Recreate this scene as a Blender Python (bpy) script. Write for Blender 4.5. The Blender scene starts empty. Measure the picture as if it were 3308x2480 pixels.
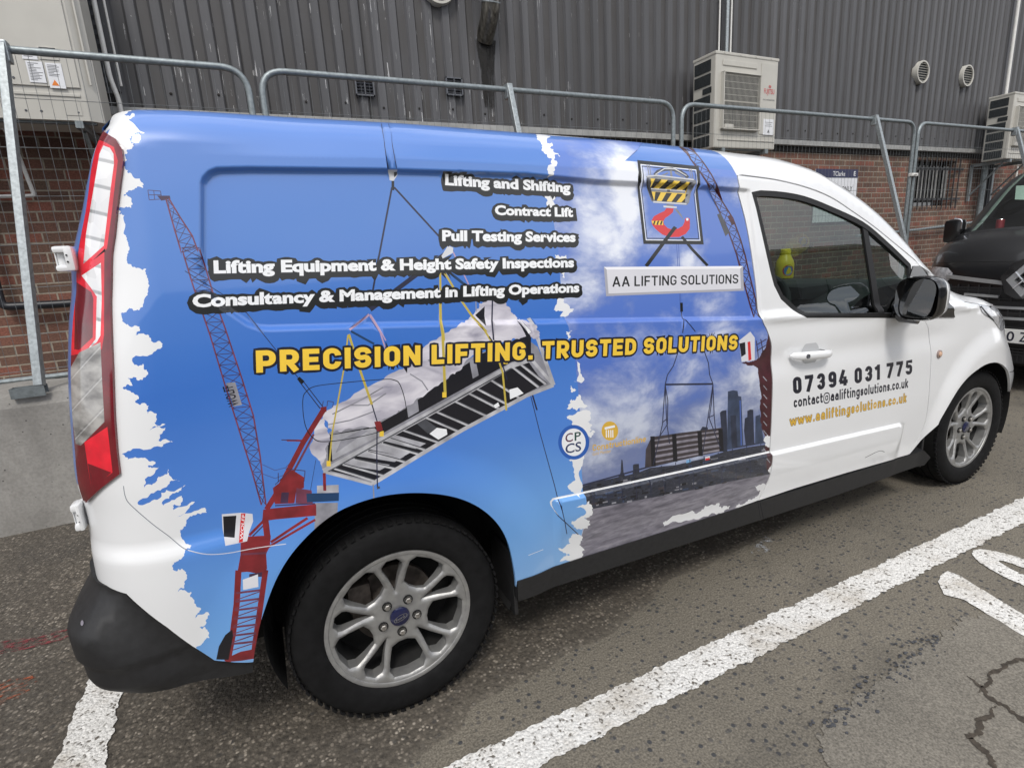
import bpy, bmesh, math, random
import numpy as np
from mathutils import Vector, Matrix
from mathutils.geometry import delaunay_2d_cdt

# ------------------------------------------------------------------ camera, sky, sun
scene = bpy.context.scene
COL = scene.collection
CAM = np.array([-0.25211556, -2.28842945, 1.33658593])
YAW, PITCH, ROLL, FPX = 0.43483136, -0.23199941, -0.06094361, 1735.63
PW, PH = 3308.0, 2480.0
_f = np.array([math.sin(YAW)*math.cos(PITCH), math.cos(YAW)*math.cos(PITCH), math.sin(PITCH)])
_r = np.cross(_f, [0, 0, 1]); _r /= np.linalg.norm(_r); _u = np.cross(_r, _f)
_c, _s = math.cos(ROLL), math.sin(ROLL)
RM = np.array([_c*_r+_s*_u, -_s*_r+_c*_u, _f])
cd = bpy.data.cameras.new('camera'); cam = bpy.data.objects.new('camera', cd); COL.objects.link(cam)
cd.sensor_fit = 'HORIZONTAL'; cd.sensor_width = 36.0; cd.lens = FPX/PW*36.0
cd.clip_start = 0.02; cd.clip_end = 2000
cam.matrix_world = Matrix(((RM[0][0], RM[1][0], -RM[2][0], CAM[0]), (RM[0][1], RM[1][1], -RM[2][1], CAM[1]),
                           (RM[0][2], RM[1][2], -RM[2][2], CAM[2]), (0, 0, 0, 1)))
scene.camera = cam
SUN_EL, SUN_AZ = math.radians(52), math.radians(205)     # azimuth clockwise from +Y
world = bpy.data.worlds.new('World'); scene.world = world; world.use_nodes = True
wn, wl = world.node_tree.nodes, world.node_tree.links
wn.clear()
wo = wn.new('ShaderNodeOutputWorld'); bg = wn.new('ShaderNodeBackground'); sky = wn.new('ShaderNodeTexSky')
sky.sky_type = 'NISHITA'; sky.sun_disc = False; sky.sun_elevation = SUN_EL; sky.sun_rotation = SUN_AZ
sky.air_density = 1.0; sky.dust_density = 1.5
tc = wn.new('ShaderNodeTexCoord'); mp = wn.new('ShaderNodeMapping'); mp.inputs['Scale'].default_value = (1.0, 1.0, 2.2)
nz = wn.new('ShaderNodeTexNoise'); nz.inputs['Scale'].default_value = 2.6; nz.inputs['Detail'].default_value = 7; nz.inputs['Roughness'].default_value = 0.55
cr = wn.new('ShaderNodeValToRGB'); cr.color_ramp.elements[0].position = 0.36; cr.color_ramp.elements[1].position = 0.56
cr.color_ramp.elements[0].color = (0.35, 0.35, 0.35, 1); cr.color_ramp.elements[1].color = (1, 1, 1, 1)
mx = wn.new('ShaderNodeMix'); mx.data_type = 'RGBA'
mx.inputs[7].default_value = (9.3, 9.35, 9.6, 1)          # sunlit cloud, same units as the sky
bg.inputs['Strength'].default_value = 0.10
wl.new(tc.outputs['Generated'], mp.inputs['Vector']); wl.new(mp.outputs['Vector'], nz.inputs['Vector'])
wl.new(nz.outputs['Fac'], cr.inputs['Fac']); wl.new(cr.outputs['Color'], mx.inputs[0])
wl.new(sky.outputs['Color'], mx.inputs[6]); wl.new(mx.outputs[2], bg.inputs['Color']); wl.new(bg.outputs['Background'], wo.inputs['Surface'])
sd = bpy.data.lights.new('sun', 'SUN'); sd.energy = 1.3; sd.angle = math.radians(14); sd.color = (1.0, 0.96, 0.9)
sun = bpy.data.objects.new('sun', sd); COL.objects.link(sun)
sdir = Vector((math.sin(SUN_AZ)*math.cos(SUN_EL), math.cos(SUN_AZ)*math.cos(SUN_EL), math.sin(SUN_EL)))
sun.rotation_euler = sdir.to_track_quat('Z', 'Y').to_euler(); sun.location = sdir*30
scene.view_settings.view_transform = 'Standard'; scene.view_settings.look = 'None'
scene.view_settings.exposure = 0.58; scene.view_settings.gamma = 1.0

# ------------------------------------------------------------------ helpers
def srgb(r, g, b):
    return tuple(((c/255)/12.92 if c/255 <= 0.04045 else ((c/255+0.055)/1.055)**2.4) for c in (r, g, b))
MATS = {}
def mat(name, col, rough=0.5, metal=0.0, var=0.08, scale=14.0, coat=0.0, bump=0.0, spec=0.5, trans=0.0):
    """Principled material whose colour and roughness wander a little with a noise in object space."""
    if name in MATS: return MATS[name]
    m = bpy.data.materials.new(name); m.use_nodes = True
    n, l = m.node_tree.nodes, m.node_tree.links
    b = n['Principled BSDF']
    b.inputs['Metallic'].default_value = metal; b.inputs['Roughness'].default_value = rough
    b.inputs['Coat Weight'].default_value = coat; b.inputs['Coat Roughness'].default_value = 0.06
    b.inputs['Specular IOR Level'].default_value = spec
    if trans: b.inputs['Transmission Weight'].default_value = trans
    t = n.new('ShaderNodeTexCoord'); z = n.new('ShaderNodeTexNoise'); z.inputs['Scale'].default_value = scale; z.inputs['Detail'].default_value = 5
    r = n.new('ShaderNodeValToRGB')
    r.color_ramp.elements[0].position = 0.3; r.color_ramp.elements[1].position = 0.7
    r.color_ramp.elements[0].color = tuple(max(0, c*(1-var)) for c in col)+(1,)
    r.color_ramp.elements[1].color = tuple(min(1, c*(1+var)) for c in col)+(1,)
    l.new(t.outputs['Object'], z.inputs['Vector']); l.new(z.outputs['Fac'], r.inputs['Fac']); l.new(r.outputs['Color'], b.inputs['Base Color'])
    if bump:
        bp = n.new('ShaderNodeBump'); bp.inputs['Strength'].default_value = bump; bp.inputs['Distance'].default_value = 0.004
        l.new(z.outputs['Fac'], bp.inputs['Height']); l.new(bp.outputs['Normal'], b.inputs['Normal'])
    MATS[name] = m
    return m
class NT:
    """small node-tree writer"""
    def __init__(s, name):
        s.m = bpy.data.materials.new(name); s.m.use_nodes = True; MATS[name] = s.m
        s.n, s.l = s.m.node_tree.nodes, s.m.node_tree.links; s.b = s.n['Principled BSDF']
        s.tc = s.n.new('ShaderNodeTexCoord').outputs['Object']
    def set(s, sock, v):
        if hasattr(v, 'is_output') or isinstance(v, bpy.types.NodeSocket): s.l.new(v, sock)
        else: sock.default_value = v if not (isinstance(v, tuple) and len(v) == 3 and sock.type == 'RGBA') else v+(1,)
    def map(s, scale=(1, 1, 1), loc=(0, 0, 0), rot=(0, 0, 0), v=None):
        k = s.n.new('ShaderNodeMapping'); s.l.new(v or s.tc, k.inputs['Vector'])
        k.inputs['Scale'].default_value = scale; k.inputs['Location'].default_value = loc; k.inputs['Rotation'].default_value = rot
        return k.outputs['Vector']
    def noise(s, v=None, scale=5, detail=4, rough=0.5, dist=0.0):
        k = s.n.new('ShaderNodeTexNoise'); s.l.new(v or s.tc, k.inputs['Vector'])
        k.inputs['Scale'].default_value = scale; k.inputs['Detail'].default_value = detail; k.inputs['Roughness'].default_value = rough; k.inputs['Distortion'].default_value = dist
        return k.outputs['Fac']
    def vor(s, v=None, scale=5, feat='F1', out='Distance', rnd=1.0):
        k = s.n.new('ShaderNodeTexVoronoi'); s.l.new(v or s.tc, k.inputs['Vector']); k.feature = feat
        k.inputs['Scale'].default_value = scale; k.inputs['Randomness'].default_value = rnd
        return k.outputs[out]
    def ramp(s, fac, stops, const=False):
        k = s.n.new('ShaderNodeValToRGB'); s.l.new(fac, k.inputs['Fac']); e = k.color_ramp.elements
        if const: k.color_ramp.interpolation = 'CONSTANT'
        while len(e) < len(stops): e.new(0.5)
        for i, (p, c) in enumerate(stops):
            e[i].position = p
        for i, (p, c) in enumerate(stops):
            e[i].color = (c+(1,)) if isinstance(c, tuple) else (c, c, c, 1)
        return k.outputs['Color']
    def mix(s, fac, a, b, mode='MIX'):
        k = s.n.new('ShaderNodeMix'); k.data_type = 'RGBA'; k.blend_type = mode
        s.set(k.inputs[0], fac); s.set(k.inputs[6], a); s.set(k.inputs[7], b)
        return k.outputs[2]
    def math(s, op, a, b=0.0, c=None):
        k = s.n.new('ShaderNodeMath'); k.operation = op; s.set(k.inputs[0], a); s.set(k.inputs[1], b)
        if c is not None: s.set(k.inputs[2], c)
        return k.outputs[0]
    def sep(s, v=None):
        k = s.n.new('ShaderNodeSeparateXYZ'); s.l.new(v or s.tc, k.inputs[0]); return k.outputs
    def comb(s, x, y, z):
        k = s.n.new('ShaderNodeCombineXYZ'); s.set(k.inputs[0], x); s.set(k.inputs[1], y); s.set(k.inputs[2], z); return k.outputs[0]
    def bump(s, h, strength=0.3, dist=0.01):
        k = s.n.new('ShaderNodeBump'); s.l.new(h, k.inputs['Height']); k.inputs['Strength'].default_value = strength; k.inputs['Distance'].default_value = dist
        s.l.new(k.outputs['Normal'], s.b.inputs['Normal'])
    def out(s, col=None, rough=None, metal=None, coat=None):
        if col is not None: s.set(s.b.inputs['Base Color'], col)
        if rough is not None: s.set(s.b.inputs['Roughness'], rough)
        if metal is not None: s.set(s.b.inputs['Metallic'], metal)
        if coat is not None: s.set(s.b.inputs['Coat Weight'], coat); s.b.inputs['Coat Roughness'].default_value = 0.05
        return s.m

def link(name, me, parent=None, m=None):
    o = bpy.data.objects.new(name, me); COL.objects.link(o)
    if parent: o.parent = parent
    for k in ([m] if m and not isinstance(m, (list, tuple)) else (m or [])): me.materials.append(k)
    return o
def obj(name, bm, m, parent=None, smooth=False):
    me = bpy.data.meshes.new(name); bm.normal_update(); bm.to_mesh(me); bm.free()
    if smooth:
        me.polygons.foreach_set('use_smooth', [True]*len(me.polygons)); me.set_sharp_from_angle(angle=math.radians(35))
    return link(name, me, parent, m)
def tag(o, label=None, cat=None, group=None, kind=None):
    if label: o['label'] = label
    if cat: o['category'] = cat
    if group: o['group'] = group
    if kind: o['kind'] = kind
    return o
def thing(name, label, cat, loc=(0, 0, 0), rotz=0.0, group=None):
    o = bpy.data.objects.new(name, None); COL.objects.link(o); o.location = loc; o.rotation_euler = (0, 0, rotz); o.empty_display_size = 0.1
    return tag(o, label, cat, group)
def dup(root, loc, label, rotz=None):
    r = root.copy(); COL.objects.link(r); r.location = loc; r['label'] = label
    if rotz is not None: r.rotation_euler = (0, 0, rotz)
    for ch in list(root.children):
        c = ch.copy(); COL.objects.link(c); c.parent = r
        for g in list(ch.children):
            d = g.copy(); COL.objects.link(d); d.parent = c
    return r
def box(bm, c, s, rot=None, bev=0.0, mi=0):
    g = bmesh.new(); bmesh.ops.create_cube(g, size=1.0)
    for v in g.verts: v.co = Vector((v.co.x*s[0], v.co.y*s[1], v.co.z*s[2]))
    if bev: bmesh.ops.bevel(g, geom=g.edges[:], offset=min(bev, min(s)*0.45), segments=2, affect='EDGES', profile=0.6)
    M = Matrix.Translation(Vector(c)) @ (rot.to_4x4() if rot else Matrix())
    merge(bm, g, M, mi)
def merge(bm, g, M=None, mi=0):
    mp_ = {}
    for v in g.verts: mp_[v] = bm.verts.new(M @ v.co if M else v.co)
    for f in g.faces:
        try:
            k = bm.faces.new([mp_[v] for v in f.verts]); k.material_index = mi or f.material_index
        except ValueError: pass
    g.free()
def tube(bm, pts, r, n=10, cap=True, mi=0):
    pts = [Vector(p) for p in pts]; rings = []; rr = r if isinstance(r, (list, tuple)) else [r]*len(pts)
    up = None
    for i, p in enumerate(pts):
        d = (pts[min(i+1, len(pts)-1)]-pts[max(i-1, 0)]).normalized()
        if up is None:
            up = Vector((0, 0, 1)) if abs(d.z) < 0.9 else Vector((0, 1, 0))
        a = d.cross(up).normalized(); b = a.cross(d).normalized(); up = b
        rings.append([bm.verts.new(p+a*math.cos(2*math.pi*k/n)*rr[i]+b*math.sin(2*math.pi*k/n)*rr[i]) for k in range(n)])
    for i in range(len(rings)-1):
        for k in range(n):
            f = bm.faces.new((rings[i][k], rings[i][(k+1) % n], rings[i+1][(k+1) % n], rings[i+1][k])); f.material_index = mi
    if cap:
        f = bm.faces.new(rings[0][::-1]); f.material_index = mi; f = bm.faces.new(rings[-1]); f.material_index = mi
def lathe(bm, prof, M, n=48, mi=0, close=False):
    """prof: (axial, radius) along the matrix's z axis"""
    rings = []
    for a, r in prof:
        rings.append([bm.verts.new(M @ Vector((r*math.cos(2*math.pi*k/n), r*math.sin(2*math.pi*k/n), a))) for k in range(n)])
    N = len(rings)
    for i in range(N if close else N-1):
        for k in range(n):
            f = bm.faces.new((rings[i][k], rings[i][(k+1) % n], rings[(i+1) % N][(k+1) % n], rings[(i+1) % N][k])); f.material_index = mi
def fillet(pts, r, n=6):
    """round the inner corners of a 3-D polyline"""
    pts = [Vector(p) for p in pts]; out = [pts[0]]
    for i in range(1, len(pts)-1):
        a, p, b = pts[i-1], pts[i], pts[i+1]
        k = min(r, (a-p).length*0.48, (b-p).length*0.48); s, e = p+(a-p).normalized()*k, p+(b-p).normalized()*k
        for j in range(n+1):
            t = j/n; out.append(s*(1-t)**2+p*2*t*(1-t)+e*t*t)
    out.append(pts[-1]); return out
def ray(px, py):
    return np.array([(px-PW/2)/FPX, -(py-PH/2)/FPX, 1.0]) @ RM
def at_y(px, py, y):
    d = ray(px, py); return CAM+d*((y-CAM[1])/d[1])
def at_z(px, py, z):
    d = ray(px, py); return CAM+d*((z-CAM[2])/d[2])
def crop(ox, oy, s):
    return lambda *pts: [(ox+s*x, oy+s*y) for x, y in pts]
Q = 900/1658
R1, R2, R3, R4, R5, R6, R7, R8 = [crop(x, y, Q) for x, y in ((0, 0), (800, 0), (1600, 0), (2408, 0), (0, 800), (0, 1580), (800, 1580), (2408, 800))]
S1, S2, S3 = [crop(x, y, 700/1658) for x, y in ((600, 500), (1200, 400), (1800, 400))]
S4, S5 = [crop(x, y, 800/1658) for x, y in ((1700, 1100), (900, 1000))]
S6 = crop(500, 1000, 600/865); S7 = crop(2400, 550, 908/2212); N5 = crop(3000, 850, 308/1021); DD = crop(0, 0, 3308/2212)
def pchip(xs, ys):
    xs, ys = np.array(xs, float), np.array(ys, float)
    h = np.diff(xs); d = np.diff(ys)/h; m = np.zeros(len(xs))
    for i in range(1, len(xs)-1):
        if d[i-1]*d[i] > 0:
            w1, w2 = 2*h[i]+h[i-1], h[i]+2*h[i-1]; m[i] = (w1+w2)/(w1/d[i-1]+w2/d[i])
    m[0], m[-1] = d[0], d[-1]
    def f(x):
        x = np.clip(x, xs[0], xs[-1]); i = np.clip(np.searchsorted(xs, x)-1, 0, len(h)-1); t = (x-xs[i])/h[i]
        return ((1+2*t)*(1-t)**2*ys[i]+t*(1-t)**2*h[i]*m[i]+t*t*(3-2*t)*ys[i+1]+t*t*(t-1)*h[i]*m[i+1])
    return f
def smooth(x): x = np.clip(x, 0, 1); return x*x*(3-2*x)
def inpoly(P, L):
    """even-odd test of points P (n,2) against a list of closed loops"""
    c = np.zeros(len(P), bool)
    for lp in L:
        a = np.asarray(lp); b = np.roll(a, -1, 0)
        for (x0, y0), (x1, y1) in zip(a, b):
            if y0 == y1: continue
            k = ((y0 > P[:, 1]) != (y1 > P[:, 1])) & (P[:, 0] < (x1-x0)*(P[:, 1]-y0)/(y1-y0)+x0)
            c ^= k
    return c
def segdist(P, L, closed=True):
    d = np.full(len(P), 9.0)
    for lp in L:
        a = np.asarray(lp, float); b = np.roll(a, -1, 0)
        if not closed: a, b = a[:-1], b[:-1]
        for p, q in zip(a, b):
            v = q-p; t = np.clip(((P-p)@v)/max(v@v, 1e-12), 0, 1)
            d = np.minimum(d, np.hypot(P[:, 0]-p[0]-t*v[0], P[:, 1]-p[1]-t*v[1]))
    return d
def resample(pts, step, closed=True):
    pts = [np.asarray(p, float) for p in pts]; out = []
    n = len(pts)
    for i in range(n if closed else n-1):
        a, b = pts[i], pts[(i+1) % n]; k = max(1, int(math.ceil(np.linalg.norm(b-a)/step)))
        out += [a+(b-a)*j/k for j in range(k)]
    if not closed: out.append(pts[-1])
    return np.array(out)
def spline(pts, n=6, closed=False):
    P = [np.asarray(p, float) for p in pts]; out = []; N = len(P)
    for i in range(N if closed else N-1):
        p0, p1, p2, p3 = (P[(i-1) % N] if closed or i > 0 else P[0]), P[i], P[(i+1) % N], (P[(i+2) % N] if closed or i+2 < N else P[-1])
        for j in range(n):
            t = j/n; out.append(0.5*((2*p1)+(p2-p0)*t+(2*p0-5*p1+4*p2-p3)*t*t+(3*p1-p0-3*p2+p3)*t**3))
    if not closed: out.append(P[-1])
    return np.array(out)
def jag(pts, amp, seed, levels=3, closed=False):
    """torn-paper edge: midpoint displacement along a polyline"""
    rg = random.Random(seed); P = [np.asarray(p, float) for p in pts]
    for lv in range(levels):
        o = []; N = len(P)
        for i in range(N if closed else N-1):
            a, b = P[i], P[(i+1) % N]; d = b-a; L = np.linalg.norm(d); o.append(a)
            if L > amp*0.8: o.append((a+b)/2+np.array([-d[1], d[0]])/max(L, 1e-6)*rg.uniform(-1, 1)*min(amp, L*0.35))
        if not closed: o.append(P[-1])
        P = o; amp *= 0.6
    return P
def rrect(x0, z0, x1, z1, r, n=5):
    o = []
    for cx, cz, a in ((x1-r, z1-r, 0), (x0+r, z1-r, 90), (x0+r, z0+r, 180), (x1-r, z0+r, 270)):
        for k in range(n+1):
            t = math.radians(a+90*k/n); o.append((cx+r*math.cos(t), cz+r*math.sin(t)))
    return o
def ellipse(cx, cy, rx, ry, n=28, rot=0.0):
    c, s = math.cos(rot), math.sin(rot)
    return [(cx+rx*math.cos(t)*c-ry*math.sin(t)*s, cy+rx*math.cos(t)*s+ry*math.sin(t)*c) for t in [2*math.pi*k/n for k in range(n)]]
def glyphs(text, bold=0.0, track=1.0, res=3, cache={}):
    """closed outline loops of a text set in the built-in font (1 unit = font size)"""
    key = (text, bold, track)
    if key in cache: return cache[key]
    cu = bpy.data.curves.new('lettering', 'FONT'); cu.body = text; cu.size = 1.0; cu.offset = bold; cu.space_character = track; cu.resolution_u = res; cu.fill_mode = 'BOTH'
    o = bpy.data.objects.new('lettering', cu); COL.objects.link(o)
    dg = bpy.context.evaluated_depsgraph_get(); me = bpy.data.meshes.new_from_object(o.evaluated_get(dg))
    bm = bmesh.new(); bm.from_mesh(me); bmesh.ops.remove_doubles(bm, verts=bm.verts, dist=1e-5)
    nx = {}
    for e in bm.edges:
        if len(e.link_faces) == 1:
            for a, b in ((e.verts[0], e.verts[1]), (e.verts[1], e.verts[0])): nx.setdefault(a, []).append(b)
    loops = []; seen = set()
    for v in nx:
        if v in seen: continue
        lp = [v]; seen.add(v); cur, prev = v, None
        while True:
            c = [w for w in nx[cur] if w is not prev and w not in seen]
            if not c: break
            prev, cur = cur, c[0]; lp.append(cur); seen.add(cur)
        if len(lp) > 2: loops.append(np.array([[w.co.x, w.co.y] for w in lp]))
    bm.free(); bpy.data.objects.remove(o); bpy.data.curves.remove(cu); bpy.data.meshes.remove(me)
    cache[key] = loops
    return loops
def text_mesh(name, text, m, parent, M, width=None, height=None, bold=0.0, depth=0.0012):
    """flat lettering as a mesh: x along the line, y up, in the plane of M; extruded a millimetre"""
    lo = glyphs(text, bold); A = np.vstack(lo); mn, mxx = A.min(0), A.max(0)
    sx = (width/(mxx[0]-mn[0])) if width else height/0.72; sy = (height/0.72) if height else sx
    bm = bmesh.new(); pts = []; ed = []
    for l_ in lo:
        k = len(pts); pts += [Vector(((p[0]-mn[0])*sx, p[1]*sy)) for p in l_]; ed += [(k+i, k+(i+1) % len(l_)) for i in range(len(l_))]
    r = delaunay_2d_cdt(pts, ed, [], 0, 1e-6); V = np.array([[v.x, v.y] for v in r[0]]); F = np.array(r[2])
    L2 = [(np.asarray(l_)-[mn[0], 0])*[sx, sy] for l_ in lo]
    ok = inpoly(V[F].mean(1), L2)
    vs = [bm.verts.new(M @ Vector((p[0], p[1], depth))) for p in V]
    for f, q in zip(F, ok):
        if q: bm.faces.new([vs[i] for i in f])
    for v in [v for v in bm.verts if not v.link_faces]: bm.verts.remove(v)
    return obj(name, bm, m, parent)
def XZ(x, y, z):   # plane facing -Y : text runs +X, up +Z
    return Matrix.Translation((x, y, z)) @ Matrix(((1, 0, 0, 0), (0, 0, -1, 0), (0, 1, 0, 0), (0, 0, 0, 1)))
# ------------------------------------------------------------------ the wrapped van: body surface
# The side is a surface over (u, z): u runs along the van (0 at the rear axle) and on round the corners.
W = pchip([0.15, 0.30, 0.45, 0.62, 0.80, 0.95, 1.08, 1.25, 1.45, 1.60, 1.75], [0.880, 0.897, 0.911, 0.919, 0.918, 0.911, 0.902, 0.881, 0.848, 0.822, 0.795])
RR, U1, KF, BF = 0.075, 3.0, 0.9, 0.62
RCF = pchip([0.3, 1.35, 1.55, 1.68], [0.20, 0.20, 0.13, 0.075])       # plan radius of the rear corner
def _tops():
    o = []
    for x, y in DD((180, 300), (245, 243), (290, 238), (400, 240), (560, 247), (840, 262), (1000, 274), (1200, 290), (1400, 307), (1560, 325), (1650, 335), (1740, 358), (1800, 390), (1870, 440), (1930, 500), (1980, 560), (2030, 612), (2080, 636)):
        yy = -0.70
        for k in range(8):
            q = at_y(x, y, yy); f_ = float(smooth((q[0]-1.5)/0.4)); yy = -(float(W(q[2]))-0.082*(1-f_)-0.064*f_-0.05*float(smooth((q[0]-2.0)/0.9)*smooth((q[2]-0.98)/0.25)))
        o.append((q[0], q[2]+0.002))
    o[0] = (-0.70, 1.655); o[1] = (-0.53, 1.703)
    return o+[(3.40, 0.955), (3.55, 0.90), (3.75, 0.86), (4.6, 0.80)]
_t = _tops(); ZTOP = pchip([p[0] for p in _t], [p[1] for p in _t])
def _rear():
    o = []
    for x, y in DD((230, 262), (205, 320), (190, 380), (172, 480), (155, 600), (149, 700), (147, 800), (155, 950), (165, 1040), (183, 1095), (197, 1165), (212, 1240)):
        
        yy = -0.76
        for k in range(5): q = at_y(x, y, yy); yy = -(float(W(q[2]))-0.704*float(RCF(q[2])))
        o.append((q[2], q[0]+0.955*float(RCF(q[2]))))
    return sorted(o)
_t = _rear(); X0 = pchip([p[0] for p in _t], [p[1] for p in _t])
AF = pchip([0.2, 0.5, 0.65, 0.85, 1.0, 1.1], [0.95, 0.97, 0.86, 0.64, 0.46, 0.42])
FEATURES = []          # filled in below: functions (u, z) -> outward offset in metres
def S(u, z, feat=True):
    s = W(z); e = ZTOP(u)-z; d = np.clip(e, 0, RR); s = s-(RR-np.sqrt(np.maximum(RR*RR-(RR-d)**2, 0)))
    k = np.maximum(0.118-e, 0); kf = smooth((u+0.36)/0.30)*(1-smooth((u-1.5)/0.4)); s = s-0.34*(np.sqrt(k*k+0.004**2)-0.004)*kf-0.22*np.maximum(0.09-e, 0)*(1-kf)
    s = s-0.05*smooth((u-2.0)/0.9)*smooth((z-0.98)/0.25)
    if feat:
        for f in FEATURES: s = s+f(u, z)
    return s
def pos(u, z, feat=True, off=None):
    u, z = np.asarray(u, float), np.asarray(z, float); s = S(u, z, feat); RC = RCF(z)
    if off is not None: s = s+off
    x0 = X0(z); th = np.clip((x0-u)/RC, 0, math.pi/2); ex = np.maximum((x0-u)-RC*math.pi/2, 0)
    tf = np.clip((u-U1)/KF, 0, math.pi/2); ef = np.maximum(u-U1-KF*math.pi/2, 0); ro = RC+(0 if off is None else off)
    x = np.where(u < x0, x0-ro*np.sin(th), np.where(u > U1, U1+(AF(z)+(0 if off is None else off))*np.sin(tf), u))
    y = -(s-RC*(1-np.cos(th))-BF*(1-np.cos(tf)))+ex+ef
    return np.stack([x, np.minimum(y, 0), z], -1)
def normal(u, z):
    h = 0.0015; a = (pos(u+h, z)-pos(u-h, z)); b = (pos(u, z+h)-pos(u, z-h)); n = np.cross(a, b)
    return n/np.maximum(np.linalg.norm(n, axis=-1, keepdims=True), 1e-12)
def project(P):
    q = (P-CAM) @ RM.T; return np.stack([PW/2+FPX*q[..., 0]/q[..., 2], PH/2-FPX*q[..., 1]/q[..., 2]], -1)
def V(pts):
    """where on the van's side the photographed points lie: (n,2) of (u, z)"""
    T = np.asarray(pts, float); g = np.array([at_y(x, y, -0.88) for x, y in T]); uz = np.stack([g[:, 0], g[:, 2]], -1)
    uz[:, 1] = np.minimum(uz[:, 1], ZTOP(uz[:, 0])-0.004)
    for k in range(14):
        p = project(pos(uz[:, 0], uz[:, 1], False)); h = 1e-4
        ju = (project(pos(uz[:, 0]+h, uz[:, 1], False))-p)/h; jz = (project(pos(uz[:, 0], uz[:, 1]+h, False))-p)/h
        r = T-p; det = ju[:, 0]*jz[:, 1]-ju[:, 1]*jz[:, 0]; det = np.where(np.abs(det) < 2e4, np.sign(det+1e-9)*2e4, det)
        du = (r[:, 0]*jz[:, 1]-r[:, 1]*jz[:, 0])/det; dz = (ju[:, 0]*r[:, 1]-ju[:, 1]*r[:, 0])/det
        uz[:, 0] += np.clip(du, -0.08, 0.08); uz[:, 1] += np.clip(dz, -0.08, 0.08)
        uz[:, 1] = np.minimum(uz[:, 1], ZTOP(uz[:, 0])-0.003)
    return uz
# pressed shapes of the sheet metal
REC = V(R1((1190, 1130), (1190, 1085), (1205, 1050), (1240, 1015), (1290, 997))+R2((0, 993), (830, 1003), (1658, 1030))+DD((1300, 389), (1500, 399), (1620, 408), (1648, 690), (1400, 694), (1240, 697), (840, 706))+S1((640, 1345), (560, 1340), (470, 1310), (380, 1250), (280, 1180), (190, 1090), (130, 1000), (108, 930)))
REC_IN = [REC]
def f_recess(u, z):
    P = np.stack([u.ravel(), z.ravel()], -1); o = np.zeros(len(P))
    k = (P[:, 0] > REC[:, 0].min()-0.05) & (P[:, 0] < REC[:, 0].max()+0.05) & (P[:, 1] > REC[:, 1].min()-0.05) & (P[:, 1] < REC[:, 1].max()+0.05)
    if k.any():
        d = segdist(P[k], [REC]); d = np.where(inpoly(P[k], [REC]), d, -d)
        fade = 1-smooth((P[k][:, 0]-1.30)/0.14)*0.55
        o[k] = -0.016*smooth((d+0.002)/0.013)*fade
    return o.reshape(u.shape)
LEDGE = V(S4((165, 1100), (172, 1075), (200, 1055), (400, 1015), (900, 905), (1640, 742)))
LEDGE2 = V(R8((150, 1215), (500, 1135), (900, 1045)))
LX = pchip([p[0] for p in LEDGE[2:]]+[LEDGE2[2][0]], [p[1] for p in LEDGE[2:]]+[LEDGE2[2][1]])
UL0, UL1 = LEDGE[1][0], LEDGE2[2][0]+0.02
def f_ledge(u, z):
    e = smooth((u-UL0)/0.03)*(1-smooth((u-UL1)/0.05))
    d = LX(u)-z
    return 0.015*smooth(d/0.009)*(1-0.75*smooth((d-0.06)/0.14))*e
def f_arch(u, z):
    r = np.hypot(u-0.01, z-0.33); a = 0.016*(1-smooth((r-0.40)/0.13)); r2 = np.hypot(u-3.08, z-0.33)
    return a+0.022*(1-smooth((r2-0.42)/0.12))
def f_belt(u, z):      # shoulder line running along the doors into the wing
    zb = 1.063-0.062*(u-1.405)
    e = smooth((u-1.36)/0.12)*(1-smooth((u-2.75)/0.4))
    d = z-zb
    return e*(0.010*np.exp(-(d/0.018)**2)-0.006*smooth(d/0.03))-0.008*smooth((u-1.35)/0.1)*(1-smooth((u-2.5)/0.3))*np.exp(-((z-(0.90-0.03*(u-1.4)))/0.05)**2)
def f_bumper(u, z):
    e = 1-smooth((u+0.42)/0.16)
    return 0.014*e*(1-smooth((z-0.70)/0.05))
FEATURES += [f_recess, f_ledge, f_arch, f_belt, f_bumper]
FEATLINES = []
for L_, cl in ((REC, True), (LEDGE, False), (LEDGE2, False)):
    rs = resample(L_, 0.014, cl); t = np.gradient(rs, axis=0); t /= np.linalg.norm(t, axis=1, keepdims=True); nn = np.stack([-t[:, 1], t[:, 0]], -1)
    for o in (-0.024, -0.014, -0.006, -0.002, 0.002, 0.0055, 0.009, 0.013, 0.020): FEATLINES.append(rs+nn*o)
_cu = np.arange(-0.45, 1.9, 0.014)
for o in (-0.012, -0.004, 0.0, 0.004, 0.012): FEATLINES.append(np.stack([_cu, ZTOP(_cu)-0.118+o], -1))
FEATLINES = np.vstack(FEATLINES)
def nearfeat(P): return np.minimum(np.minimum(segdist(P, [REC]), segdist(P, [LEDGE, LEDGE2], False)), np.abs(ZTOP(P[:, 0])-0.118-P[:, 1])*1.5)
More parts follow.
